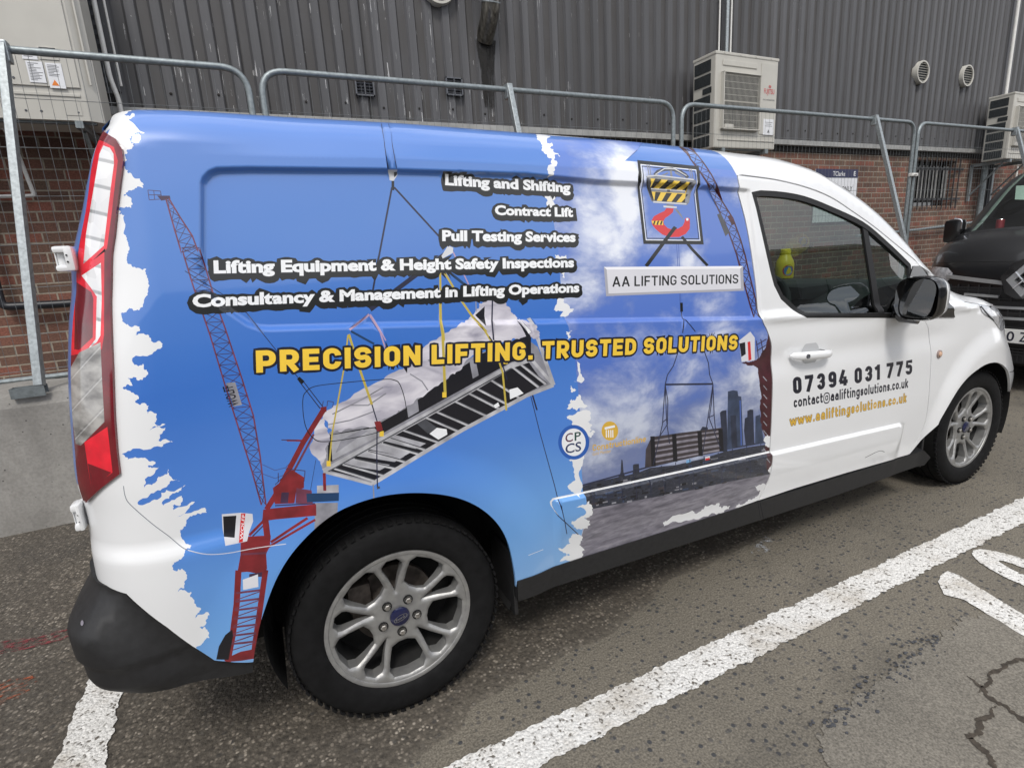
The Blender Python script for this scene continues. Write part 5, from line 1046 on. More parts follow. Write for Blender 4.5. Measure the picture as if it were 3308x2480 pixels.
def mirror(side):
    s = side; q = at_y(*S7((1370, 1010))[0], -1.03); c = Vector((q[0]+0.05, s*1.035, q[2])); g = bmesh.new()
    # shell: rounded box section tapering towards the front
    prof = [(-0.060, 1.0), (-0.050, 1.05), (-0.015, 1.05), (0.020, 0.92), (0.042, 0.68), (0.052, 0.35)]; n = 32; rg = []
    def sq(t, a, b, e=3.2):
        return a*math.copysign(abs(math.cos(t))**(2/e), math.cos(t)), b*math.copysign(abs(math.sin(t))**(2/e), math.sin(t))
    hwid, hhei = 0.082, 0.084
    for x, k_ in prof:
        rg.append([g.verts.new((x, p[0], p[1])) for p in [sq(2*math.pi*i/n, hwid*k_, hhei*k_) for i in range(n)]])
    for i in range(len(rg)-1):
        for j in range(n): f = g.faces.new((rg[i][j], rg[i][(j+1) % n], rg[i+1][(j+1) % n], rg[i+1][j])); f.material_index = 1 if (i <= 1 or rg[i][j].co.z < -0.050) else 0
    g.faces.new(rg[-1]); bmesh.ops.recalc_face_normals(g, faces=g.faces[:])
    inner = [g.verts.new((-0.035, p[0], p[1])) for p in [sq(2*math.pi*i/n, hwid*0.95, hhei*0.95) for i in range(n)]]
    for j in range(n): f = g.faces.new((rg[0][j], rg[0][(j+1) % n], inner[(j+1) % n], inner[j])); f.material_index = 1
    f = g.faces.new(inner); f.material_index = 1
    R_ = Matrix.Rotation(s*math.radians(4), 4, 'Z')
    Mx = Matrix.Translation(c) @ R_; Mg = Mx @ Matrix.Translation((-0.052, 0, 0)) @ Matrix.Rotation(s*math.radians(14), 4, 'Z') @ Matrix.Rotation(math.radians(9), 4, 'Y')
    bm = bmesh.new(); merge(bm, g, Mx)
    o = obj('door_mirror', bm, [MATS['white_paint'], MATS['gloss_black']], van, True)
    bm = bmesh.new(); vs = [bm.verts.new(Mg @ Vector((0.0, p[0], p[1]))) for p in [sq(2*math.pi*i/n, hwid*0.93, hhei*0.93) for i in range(n)]]
    bm.faces.new(vs[::-1] if s < 0 else vs[::-1]); obj('mirror_glass', bm, MATS['mirror_silver'], o)
    # foot and corner trim
    f0 = pos(V(S7((1290, 1130))), V(S7((1290, 1130))))
    bm = bmesh.new(); fu = V(S7((1330, 1110)))[0]; b_ = pos(np.array([fu[0]]), np.array([fu[1]]))[0]
    tube(bm, [(b_[0]+0.01, s*(-b_[1])-s*0.02 if s > 0 else b_[1]+0.02, b_[2]+0.005), (c.x-0.0, c.y-s*0.075, c.z-0.078), (c.x+0.01, c.y-s*0.02, c.z-0.085)], [0.035, 0.03, 0.026], 12); obj('mirror_foot', bm, MATS['gloss_black'], o, True)
    return o
mR, mL = mirror(-1), mirror(1)
SAILP = np.vstack([V(S7((1345, 752), (1398, 752), (1520, 905), (1600, 1012), (1662, 1156), (1150, 1158), (1185, 1060), (1310, 860)))])
for d_, m_ in ((door, False), (doorL, True)): panel('mirror_sail', SAILP, ['gloss_black'], d_, spacing=0.016, off=0.005, mirror=m_)
# ------------------------------------------------------------------ cab interior
bm = bmesh.new(); pr = [(2.02, 0.45), (2.00, 0.75), (2.06, 1.00), (2.14, 1.06), (2.28, 1.105), (2.56, 1.12), (2.86, 1.075), (2.90, 0.95), (2.90, 0.45)]
va = [bm.verts.new((x, -0.80, z)) for x, z in pr]; vb = [bm.verts.new((x, 0.80, z)) for x, z in pr]
for i in range(len(pr)): bm.faces.new((va[i], va[(i+1) % len(pr)], vb[(i+1) % len(pr)], vb[i]))
box(bm, (2.15, -0.40, 1.09), (0.22, 0.40, 0.07), None, 0.03); box(bm, (2.02, 0.0, 0.84), (0.12, 0.30, 0.26), None, 0.03)
bmesh.ops.recalc_face_normals(bm, faces=bm.faces[:]); obj('dashboard', bm, MATS['dash_grey'], van, True)
bm = bmesh.new(); ax = Vector((-0.90, 0, 0.44)); Mw = Matrix.Translation((1.95, -0.40, 1.00)) @ ax.to_track_quat('Z', 'Y').to_matrix().to_4x4()
lathe(bm, [(0.016*math.sin(t), 0.185+0.016*math.cos(t)) for t in [2*math.pi*i/10 for i in range(10)]], Mw, 40, close=True)
for a in (0, 180, 270): box(bm, Mw @ Vector((0.095*math.cos(math.radians(a)), 0.095*math.sin(math.radians(a)), -0.01)), (0.18, 0.045, 0.02), Mw.to_3x3() @ Matrix.Rotation(math.radians(a), 3, 'Z'), 0.006)
lathe(bm, [(-0.02, 0.075), (0.01, 0.065), (0.018, 0.0)], Mw, 24); tube(bm, [Mw @ Vector((0, 0, -0.02)), Mw @ Vector((0, 0, -0.22))], 0.03); obj('steering_wheel', bm, MATS['dash_grey'], van, True)
for y in (-0.40, 0.40):
    bm = bmesh.new(); box(bm, (1.42, y, 0.62), (0.50, 0.50, 0.16), None, 0.05); box(bm, (1.12, y, 0.92), (0.13, 0.48, 0.62), Matrix.Rotation(math.radians(-14), 3, 'Y'), 0.05); box(bm, (1.035, y, 1.31), (0.09, 0.26, 0.17), Matrix.Rotation(math.radians(-10), 3, 'Y'), 0.04)
    obj('seat', bm, MATS['dash_grey'], van, True)
bm = bmesh.new(); box(bm, (0.90, 0, 0.98), (0.03, 1.60, 1.24)); obj('bulkhead', bm, MATS['trim_grey'], van)
bm = bmesh.new(); box(bm, (1.95, 0, 0.36), (1.95, 1.60, 0.04)); obj('cab_floor', bm, MATS['liner'], van)
# headliner follows the roof a few centimetres below
bm = bmesh.new(); rows = []
for u in np.linspace(0.95, 1.80, 14):
    e = pos(np.array([u]), np.array([float(ZTOP(u))-0.006]))[0]
    rows.append([bm.verts.new((u+float(BOW(u))*(1-abs(t)**2.2), abs(e[1])*t*1.02, e[2]-0.05+float(CROWN(u))*(1-abs(t)**2.2)*0.85)) for t in np.linspace(-1, 1, 15)])
for i in range(13):
    for j in range(14): bm.faces.new((rows[i][j], rows[i+1][j], rows[i+1][j+1], rows[i][j+1]))
obj('headliner', bm, MATS['headliner'], van, True)
for y in (0.36,):
    bm = bmesh.new(); box(bm, (1.99, y, 1.525), (0.17, 0.40, 0.018), Matrix.Rotation(math.radians(38), 3, 'Y'), 0.008); obj('sun_visor', bm, MATS['dash_grey'], van, True)
# pillar and door trims seen from inside, far side
for mir in (False, True):
    a_ = S7((1385, 735)); trim = np.vstack([DT[::3]+[0.0, 0.006], (V(spline(S7((140, 185), (320, 196), (500, 232), (700, 306), (960, 430), (1150, 585), (1290, 710)), 3)))[::-1]])
    panel('pillar_trim', trim, ['headliner'], van, spacing=0.04, off=-0.035, thick=0, mirror=mir)
    bp = np.vstack([V(S7((90, 180), (150, 260), (250, 640), (300, 880), (480, 1150))), V(S7((400, 1160))), [(1.30, 1.02), (1.22, 1.55)]]); panel('pillar_trim', bp, ['trim_grey'], van, spacing=0.05, off=-0.04, thick=0, mirror=mir)
bm = bmesh.new(); tube(bm, [(1.20, 0.74, 1.44), (1.22, 0.60, 1.05), (1.24, 0.55, 0.7)], 0.018, 6); obj('seat_belt', bm, MATS['dash_grey'], van)
# yellow bottle standing on the dashboard
mat('bottle_yellow', srgb(226, 208, 40), 0.35); mat('label_blue', srgb(70, 130, 190), 0.4); mat('label_red', srgb(190, 70, 70), 0.4)
bt = thing('bottle', 'yellow plastic bottle with a round blue and red label, on the white van dashboard', 'bottle', (2.55, -0.10, 1.121))
bm = bmesh.new(); lathe(bm, [(0.0, 0.0), (0.0, 0.046), (0.006, 0.049), (0.080, 0.049), (0.100, 0.044), (0.118, 0.034), (0.135, 0.027)], Matrix(), 28); obj('bottle_body', bm, MATS['bottle_yellow'], bt, True)
bm = bmesh.new(); lathe(bm, [(0.134, 0.027), (0.137, 0.029), (0.163, 0.028), (0.166, 0.024), (0.166, 0.0)], Matrix(), 24); obj('bottle_cap', bm, MATS['bottle_yellow'], bt, True)
def disc_on(r, dz, rad, k0):
    bm = bmesh.new(); vs = []
    for i in range(24):
        a = 2*math.pi*i/24; s_ = r*math.cos(a); t = (-2.05)+s_/rad; vs.append(bm.verts.new((rad*math.cos(t), rad*math.sin(t), dz+r*math.sin(a))))
    bm.faces.new(vs); return bm
obj('bottle_label', disc_on(0.032, 0.045, 0.0500, 0), MATS['label_red'], bt); obj('bottle_label', disc_on(0.026, 0.045, 0.0506, 0), MATS['label_blue'], bt)
# ------------------------------------------------------------------ ground
def facing(x, y, z, rz=0): return Matrix.Translation((x, y, z)) @ Matrix.Rotation(rz, 4, 'Z') @ Matrix(((1, 0, 0, 0), (0, 0, -1, 0), (0, 1, 0, 0), (0, 0, 0, 1)))
k = NT('asphalt'); s_ = k.sep()
w0 = k.noise(scale=1.2, detail=4)
tan = k.ramp(k.math('ADD', k.math('ADD', k.math('MULTIPLY', s_[1], -1.0), k.math('MULTIPLY', s_[0], 0.16)), k.math('MULTIPLY', k.math('SUBTRACT', w0, 0.5), 0.45)), [(0.95, 0.0), (1.10, 0.45), (1.42, 1.0)])
warp = k.map((1, 1, 1)); vc = k.vor(warp, 92, out='Color'); vd = k.vor(warp, 92); rnd = k.sep(vc)[0]
stones = k.ramp(rnd, [(0.0, (0.030, 0.027, 0.023)), (0.40, (0.080, 0.071, 0.060)), (0.66, (0.13, 0.115, 0.097)), (0.84, (0.20, 0.178, 0.152)), (0.95, (0.30, 0.272, 0.238))])
binder = k.ramp(k.noise(scale=60, detail=6), [(0.35, (0.042, 0.037, 0.031)), (0.65, (0.085, 0.075, 0.063))])
a_ = k.mix(k.ramp(vd, [(0.30, 0.95), (0.55, 0.10)]), binder, stones)
vb = k.vor(k.map((1, 1, 1), (0.37, 0.11, 0), (0, 0, 0.7)), 44); vbc = k.sep(k.vor(k.map((1, 1, 1), (0.37, 0.11, 0), (0, 0, 0.7)), 44, out='Color'))
bigst = k.ramp(vbc[1], [(0.0, (0.035, 0.034, 0.034)), (0.5, (0.10, 0.092, 0.082)), (1.0, (0.24, 0.215, 0.185))])
a_ = k.mix(k.math('MULTIPLY', k.ramp(vb, [(0.26, 1.0), (0.40, 0.0)]), k.ramp(vbc[0], [(0.66, 0.0), (0.70, 0.9)])), a_, bigst)
bare = k.ramp(k.noise(scale=7, detail=6, rough=0.6), [(0.42, 0.55), (0.58, 0.0)]); a_ = k.mix(bare, a_, binder)
vc2 = k.vor(warp, 52, out='Color'); vd2 = k.vor(warp, 52); r2 = k.sep(vc2)[1]
fine = k.ramp(k.noise(scale=170, detail=5), [(0.3, (0.072, 0.066, 0.056)), (0.5, (0.128, 0.117, 0.098)), (0.7, (0.19, 0.175, 0.148))])
dark_st = k.mix(k.ramp(k.sep(vc2)[2], [(0.2, 0.0), (0.9, 1.0)]), (0.040, 0.042, 0.047), (0.085, 0.08, 0.075))
m2 = k.math('MULTIPLY', k.ramp(vd2, [(0.28, 1.0), (0.42, 0.0)]), k.ramp(r2, [(0.55, 0.0), (0.62, 1.0)]))
b_ = k.mix(m2, fine, dark_st)
big = k.ramp(k.noise(scale=0.9, detail=5), [(0.3, (0.97, 0.945, 0.90)), (0.7, (1.32, 1.28, 1.20))])
col = k.mix(1.0, k.mix(tan, a_, b_), big, 'MULTIPLY')
oil = k.ramp(k.noise(scale=1.7, detail=7, rough=0.62), [(0.54, 0.0), (0.72, 0.5)])
k.out(k.mix(oil, col, (0.03, 0.028, 0.026)), 0.85)
hgt = k.math('ADD', k.math('MULTIPLY', vd, -0.7), k.math('ADD', k.math('MULTIPLY', k.noise(scale=230, detail=3), 0.5), k.math('MULTIPLY', m2, 0.4)))
k.bump(hgt, 0.65, 0.006)
bm = bmesh.new(); vs = [bm.verts.new(p) for p in ((-150, -150, 0), (150, -150, 0), (150, 150, 0), (-150, 150, 0))]; bm.faces.new(vs)
tag(obj('asphalt_ground', bm, MATS['asphalt']), kind='structure')
k = NT('road_paint'); vd = k.vor(k.map(), 105); vv = k.sep(k.vor(k.map(), 105, out='Color'))[0]; n3 = k.noise(scale=120, detail=4)
wear = k.ramp(k.math('ADD', k.math('MULTIPLY', vv, 0.6), k.math('MULTIPLY', n3, 0.6)), [(0.29, 1.0), (0.40, 0.0)])
dirt = k.ramp(k.noise(scale=5.5, detail=7, rough=0.65), [(0.48, 0.0), (0.68, 0.55)])
base = k.ramp(k.noise(scale=150, detail=3), [(0.3, (0.50, 0.49, 0.47)), (0.6, (0.76, 0.75, 0.72))])
k.out(k.mix(wear, k.mix(dirt, base, (0.34, 0.29, 0.22)), (0.13, 0.115, 0.095)), 0.75); k.bump(k.math('ADD', k.math('MULTIPLY', vd, -0.8), n3), 0.7, 0.006)
def ground_poly(name, loops, m, z, jg=0.006, seed=3, levels=3, **kw):
    L2 = [np.array(jag(resample(l_, 0.05), jg, seed+i, levels, True)) for i, l_ in enumerate(loops)]
    pts = []; ed = []
    for lp in L2:
        s0 = len(pts); pts += [Vector(p) for p in lp]; ed += [(s0+i, s0+(i+1) % len(lp)) for i in range(len(lp))]
    r = delaunay_2d_cdt(pts, ed, [], 0, 1e-6); Vv = np.array([[v.x, v.y] for v in r[0]]); F = np.array([f for f in r[2] if len(f) == 3]); F = F[inpoly(Vv[F].mean(1), L2)]
    bm = bmesh.new(); vs = [bm.verts.new((p[0], p[1], z)) for p in Vv]
    for f in F:
        a, b, c = (Vv[i] for i in f)
        bm.faces.new([vs[i] for i in (f if (b[0]-a[0])*(c[1]-a[1])-(b[1]-a[1])*(c[0]-a[0]) > 0 else f[::-1])])
    for v in [v for v in bm.verts if not v.link_faces]: bm.verts.remove(v)
    return tag(obj(name, bm, MATS[m]), kind='structure', **kw)
ground_poly('parking_line', [[(-0.83, -1.232), (9.0, -1.245), (9.0, -1.118), (-0.83, -1.112)]], 'road_paint', 0.004, 0.008)
ground_poly('parking_line', [[(-0.962, 1.0), (-0.845, 1.0), (-0.845, -0.3), (-0.815, -1.15), (-0.97, -1.15), (-0.962, -0.2)]], 'road_paint', 0.0045, 0.007, 31)
ground_poly('bay_number', [[(1.925, -1.350), (1.990, -1.296), (2.060, -1.276), (2.098, -1.276), (2.104, -1.312), (2.074, -1.40), (2.022, -1.555), (1.985, -1.70), (1.868, -1.70), (1.898, -1.593), (1.950, -1.405)]], 'road_paint', 0.004, 0.0025, 41, 2)
ground_poly('bay_number', [ellipse(2.335, -1.445, 0.106, 0.198, 40, -0.12), ellipse(2.335, -1.445, 0.028, 0.108, 30, -0.12)], 'road_paint', 0.004, 0.0025, 43, 2)
k = NT('patch_asphalt'); n1 = k.noise(scale=190, detail=5); n2 = k.noise(scale=3, detail=5)
c1 = k.ramp(n1, [(0.3, (0.095, 0.086, 0.072)), (0.5, (0.165, 0.150, 0.124)), (0.72, (0.25, 0.228, 0.19))])
k.out(k.mix(1.0, c1, k.ramp(n2, [(0.3, 0.85), (0.7, 1.1)]), 'MULTIPLY'), 0.88); k.bump(n1, 0.5, 0.004)
ground_poly('asphalt_patch', [[(1.02, -1.50), (1.50, -1.475), (1.86, -1.46), (2.6, -1.62), (2.6, -2.6), (1.0, -2.6), (0.70, -1.75)]], 'patch_asphalt', 0.003, 0.03, 51, 4)
mat('crack_dirt', (0.050, 0.040, 0.030), 0.95, var=0.4, scale=80); mat('tar_bits', (0.05, 0.052, 0.058), 0.9, var=0.5, scale=90)
rg = random.Random(4)
def crack(pts, w, seed):
    P = np.array(jag(pts, 0.014, seed, 4)); t = np.gradient(P, axis=0); t /= np.maximum(np.linalg.norm(t, axis=1, keepdims=True), 1e-9); n = np.stack([-t[:, 1], t[:, 0]], -1); r_ = random.Random(seed)
    ww = np.array([w*(0.35+r_.random())*min(1, 4*min(i, len(P)-1-i)/len(P)+0.1) for i in range(len(P))])[:, None]
    bm = bmesh.new(); a = [bm.verts.new((*p, 0.0055)) for p in P+n*ww]; b = [bm.verts.new((*p, 0.0055)) for p in P-n*ww]
    for i in range(len(P)-1): bm.faces.new((b[i], b[i+1], a[i+1], a[i]))
    tag(obj('asphalt_crack', bm, MATS['crack_dirt']), kind='structure')
crack([(1.545, -1.60), (1.515, -1.66), (1.49, -1.76), (1.50, -1.90), (1.42, -2.05)], 0.008, 5); crack([(1.49, -1.70), (1.40, -1.70), (1.31, -1.715), (1.28, -1.78), (1.22, -1.86)], 0.008, 6); crack([(1.50, -1.65), (1.60, -1.63), (1.80, -1.66), (2.0, -1.75)], 0.007, 8)
bm = bmesh.new(); rg = random.Random(12)
for i in range(140):     # loose dark chippings along the edge of the patch
    t = rg.random(); c = np.array([0.98, -1.515])*(1-t)+np.array([1.66, -1.455])*t+np.array([rg.gauss(0, 0.035), rg.gauss(0, 0.022)]); r_ = rg.uniform(0.0025, 0.007)
    g = bmesh.new(); bmesh.ops.create_icosphere(g, subdivisions=1, radius=r_)
    for v in g.verts: v.co *= rg.uniform(0.7, 1.2)
    merge(bm, g, Matrix.Translation((c[0], c[1], 0.004)) @ Matrix.Diagonal((1.2, 0.9, 0.5, 1)) )
tag(obj('tar_chippings', bm, MATS['tar_bits']), kind='stuff')
def decal_mat(name, col, thr, scale, stretch):
    m = bpy.data.materials.new(name); m.use_nodes = True; n, l = m.node_tree.nodes, m.node_tree.links; b = n['Principled BSDF']; b.inputs['Base Color'].default_value = col+(1,); b.inputs['Roughness'].default_value = 0.85
    t = n.new('ShaderNodeTexCoord'); mp = n.new('ShaderNodeMapping'); mp.inputs['Scale'].default_value = stretch; z = n.new('ShaderNodeTexNoise'); z.inputs['Scale'].default_value = scale; z.inputs['Detail'].default_value = 8; z.inputs['Roughness'].default_value = 0.7
    r = n.new('ShaderNodeValToRGB'); r.color_ramp.elements[0].position = thr; r.color_ramp.elements[1].position = thr+0.14
    l.new(t.outputs['Object'], mp.inputs['Vector']); l.new(mp.outputs['Vector'], z.inputs['Vector']); l.new(z.outputs['Fac'], r.inputs['Fac']); l.new(r.outputs['Color'], b.inputs['Alpha']); MATS[name] = m
decal_mat('red_spray', (0.20, 0.040, 0.045), 0.48, 26, (1, 2, 1)); decal_mat('orange_spray', (0.30, 0.075, 0.030), 0.50, 24, (1, 2, 1)); decal_mat('chalk', (0.42, 0.44, 0.47), 0.53, 22, (1.2, 1, 1))
def gq(pts): return [tuple(at_z(x, y, 0)[:2]) for x, y in DD(*pts)]
ground_poly('red_spray_mark', [gq(((-60, 1398), (60, 1378), (175, 1350), (175, 1372), (60, 1402), (-60, 1425)))], 'red_spray', 0.004, 0.004, 61)
ground_poly('orange_spray_mark', [gq(((-60, 1492), (70, 1458), (78, 1478), (40, 1510), (-60, 1545)))], 'orange_spray', 0.004, 0.01, 62)
ground_poly('chalk_mark', [gq(((1622, 1196), (1640, 1165), (1662, 1156), (1672, 1162), (1664, 1190), (1650, 1200)))], 'chalk', 0.004, 0.005, 63)
# ------------------------------------------------------------------ the warehouse wall
WY = 3.05
k = NT('brick'); s_ = k.sep(); v = k.comb(s_[0], s_[2], 0.0)
br = k.n.new('ShaderNodeTexBrick'); k.l.new(v, br.inputs['Vector']); br.inputs['Scale'].default_value = 1.0; br.inputs['Brick Width'].default_value = 0.225; br.inputs['Row Height'].default_value = 0.075; br.inputs['Mortar Size'].default_value = 0.0065; br.inputs['Mortar Smooth'].default_value = 0.25
br.offset = 0.5
br.inputs['Color1'].default_value = (0.0, 0.0, 0.0, 1); br.inputs['Color2'].default_value = (1, 1, 1, 1); br.inputs['Mortar'].default_value = (0.5, 0.5, 0.5, 1); br.inputs['Bias'].default_value = 0.0
tone = k.ramp(k.sep(br.outputs['Color'])[0], [(0.0, (0.115, 0.066, 0.048)), (0.35, (0.180, 0.086, 0.060)), (0.6, (0.135, 0.086, 0.060)), (0.85, (0.235, 0.088, 0.060)), (1.0, (0.255, 0.094, 0.064))])
fleck = k.ramp(k.noise(scale=90, detail=5), [(0.35, 0.72), (0.65, 1.18)]); band = k.ramp(k.noise(k.map((1, 1, 5)), 26, 5), [(0.3, 0.82), (0.7, 1.15)])
bcol = k.mix(1.0, k.mix(1.0, tone, fleck, 'MULTIPLY'), band, 'MULTIPLY')
mort = k.ramp(k.noise(scale=40, detail=4), [(0.3, (0.26, 0.22, 0.17)), (0.7, (0.38, 0.33, 0.26))])
grime = k.ramp(k.noise(k.map((1.2, 1, 0.35)), 2.2, 6), [(0.35, 0.72), (0.65, 1.08)])
k.out(k.mix(1.0, k.mix(br.outputs['Fac'], bcol, mort), grime, 'MULTIPLY'), 0.88); k.bump(k.math('ADD', k.math('MULTIPLY', br.outputs['Fac'], -1.0), k.math('MULTIPLY', k.noise(scale=120), 0.25)), 0.6, 0.006)
k = NT('cladding'); s_ = k.sep()
n1 = k.noise(k.map((14, 1, 0.35)), 1.0, 7, 0.62); n2 = k.noise(k.map((46, 1, 0.9)), 1.0, 6, 0.7); n3 = k.noise(scale=1.3, detail=4); n4 = k.noise(k.map((3, 1, 1.4)), 1.0, 5)
c = k.ramp(n1, [(0.30, (0.058, 0.058, 0.061)), (0.52, (0.078, 0.078, 0.083)), (0.72, (0.098, 0.098, 0.102))])
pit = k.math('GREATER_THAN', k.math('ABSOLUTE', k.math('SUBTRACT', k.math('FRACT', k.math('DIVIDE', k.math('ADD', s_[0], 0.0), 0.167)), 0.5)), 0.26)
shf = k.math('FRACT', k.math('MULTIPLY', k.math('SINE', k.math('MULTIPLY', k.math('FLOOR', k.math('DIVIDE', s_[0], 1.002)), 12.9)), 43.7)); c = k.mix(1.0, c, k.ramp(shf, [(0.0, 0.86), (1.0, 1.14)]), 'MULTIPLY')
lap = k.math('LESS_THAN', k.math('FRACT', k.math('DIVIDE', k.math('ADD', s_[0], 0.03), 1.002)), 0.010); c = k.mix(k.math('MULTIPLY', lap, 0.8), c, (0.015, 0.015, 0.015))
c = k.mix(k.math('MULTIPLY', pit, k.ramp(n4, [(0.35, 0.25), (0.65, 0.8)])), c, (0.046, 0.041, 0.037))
lft = k.ramp(k.math('ADD', k.math('DIVIDE', s_[0], 12.0), 0.1), [(0.0, 0.615), (0.42, 0.70), (0.7, 0.76)])
chip = k.math('MULTIPLY', k.math('MULTIPLY', k.math('GREATER_THAN', n2, lft), k.math('GREATER_THAN', n3, 0.44)), 1.0)
chip = k.math('MULTIPLY', chip, k.math('GREATER_THAN', k.noise(k.map((9, 1, 7)), 1.0, 4), 0.52))
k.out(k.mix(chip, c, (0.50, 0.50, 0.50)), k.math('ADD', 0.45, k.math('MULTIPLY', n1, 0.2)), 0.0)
mat('flashing', (0.30, 0.30, 0.29), 0.6, 0.1, var=0.2, scale=8); mat('soffit_dark', (0.015, 0.013, 0.012), 0.9)
wh = thing('warehouse_building', 'long warehouse wall of red brick below dark grey corrugated metal cladding', 'building', (3.0, WY, 0))
def wpart(name, bm, m, parent=None, smooth=False):
    bmesh.ops.translate(bm, verts=bm.verts, vec=(-3.0, -WY, 0)); o = obj(name, bm, m, parent or wh, smooth); return o
WINR = (9.42, 10.60, 1.74, 2.44)
bm = bmesh.new()   # brick face with a window opening
xs = [-14, WINR[0], WINR[1], 40]; zs = [0, WINR[2], WINR[3], 2.66]
gv = [[bm.verts.new((x, WY, z)) for z in zs] for x in xs]
for i in range(3):
    for j in range(3):
        if not (i == 1 and j == 1): bm.faces.new((gv[i][j], gv[i+1][j], gv[i+1][j+1], gv[i][j+1]))
ring = [gv[1][1], gv[2][1], gv[2][2], gv[1][2]]; bk = [bm.verts.new((v.co.x, WY+0.16, v.co.z)) for v in ring]
for i in range(4): bm.faces.new((ring[(i+1) % 4], ring[i], bk[i], bk[(i+1) % 4]))
o_ = wpart('brick_wall', bm, MATS['brick'])
bm = bmesh.new(); P_ = 0.167; x = -14.0; pf = []
x = -14.0-((-14.0) % P_)
while x < 40: pf += [(x+0.0, 0.027), (x+0.034, 0.027), (x+0.052, 0.000), (x+0.115, 0.000), (x+0.133, 0.027)]; x += P_
lo = [bm.verts.new((a, WY-0.055+d, 2.60)) for a, d in pf]; hi = [bm.verts.new((a, WY-0.055+d, 8.0)) for a, d in pf]
for i in range(len(pf)-1): bm.faces.new((lo[i], lo[i+1], hi[i+1], hi[i]))
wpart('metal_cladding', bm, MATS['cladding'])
bm = bmesh.new(); lathe(bm, [(0.0, 0.011), (0.004, 0.011), (0.007, 0.006), (0.007, 0.0)], facing(0, 0, 0), 8); b0_ = obj('fixing_bolt', bm, MATS['soffit_dark'], wh, True)
for i in range(-3, 36):      # one fixing in every other rib, low on the sheets
    b_ = b0_ if i == -3 else b0_.copy()
    if i > -3: COL.objects.link(b_); b_.parent = wh
    b_.location = (i*0.334+0.0835-3.0, -0.0555, 2.72+0.012*(i % 3))
bm = bmesh.new(); box(bm, (13, WY-0.045, 2.585), (54, 0.075, 0.060), None, 0.004); wpart('drip_flashing', bm, MATS['flashing'])
bm = bmesh.new(); box(bm, (13, WY-0.008, 2.52), (54, 0.022, 0.068)); wpart('soffit_strip', bm, MATS['soffit_dark'])
bm = bmesh.new(); box(bm, (13, WY+6, 4.0), (54, 11.0, 7.9)); wpart('building_core', bm, MATS['soffit_dark'])
mat('roller_grey', (0.36, 0.36, 0.35), 0.5, 0.2, var=0.2, scale=20); mat('iron_black', (0.018, 0.018, 0.020), 0.5, var=0.3, scale=50); mat('dark_glass', (0.012, 0.014, 0.015), 0.08, coat=0.5)
bm = bmesh.new(); x0, x1, z0, z1 = WINR
box(bm, ((x0+x1)/2, WY+0.15, (z0+z1)/2), (x1-x0, 0.01, z1-z0))
wn_ = wpart('barred_window', bm, MATS['dark_glass'])
bm = bmesh.new()
for i in range(12): box(bm, (x0+0.06+(x1-x0-0.10)*i/11, WY+0.11, (z0+z1)/2+0.02), (0.055, 0.02, z1-z0-0.18), Matrix.Rotation(0.5, 3, 'Z'))
wpart('vertical_blind', bm, MATS['roller_grey'], wn_).parent = wn_
bm = bmesh.new()
for i in range(10): tube(bm, [(x0-0.02+(x1-x0+0.04)*i/9, WY-0.04, z0-0.06), (x0-0.02+(x1-x0+0.04)*i/9, WY-0.04, z1+0.05)], 0.009, 6)
for z in (z0+0.10, z1-0.14): box(bm, ((x0+x1)/2+0.05, WY-0.03, z), (x1-x0+0.22, 0.008, 0.035))
wpart('window_grille', bm, MATS['iron_black'], wn_)
# ------------------------------------------------------------------ wall fittings
mat('unit_cream', (0.47, 0.455, 0.41), 0.5, var=0.05, scale=5, coat=0.1); mat('unit_dark', (0.018, 0.022, 0.024), 0.6, var=0.5, scale=60); mat('galv', (0.33, 0.36, 0.37), 0.45, 0.65, var=0.22, scale=55); mat('galv_rail', (0.24, 0.27, 0.28), 0.48, 0.6, var=0.2, scale=40); mat('label_white', (0.70, 0.71, 0.73), 0.5, var=0.05, scale=40); mat('logo_red', srgb(200, 50, 60), 0.5); mat('print_grey', srgb(96, 96, 100), 0.6); mat('pvc_white', (0.66, 0.65, 0.62), 0.4, var=0.06); mat('pvc_black', (0.016, 0.017, 0.022), 0.4); mat('print_orange', srgb(216, 120, 36), 0.5)
def bracket(bm, x0, x1, y0, z):
    for x in (x0+0.14, x1-0.14):
        box(bm, (x, (y0+WY)/2-0.02, z-0.025), (0.045, WY-y0-0.02, 0.045)); box(bm, (x, WY-0.035, z-0.30), (0.045, 0.035, 0.58)); tube(bm, [(x, WY-0.05, z-0.50), (x, y0+0.10, z-0.05)], 0.014, 6)
    box(bm, ((x0+x1)/2, y0+0.06, z-0.003), (x1-x0-0.1, 0.04, 0.02))
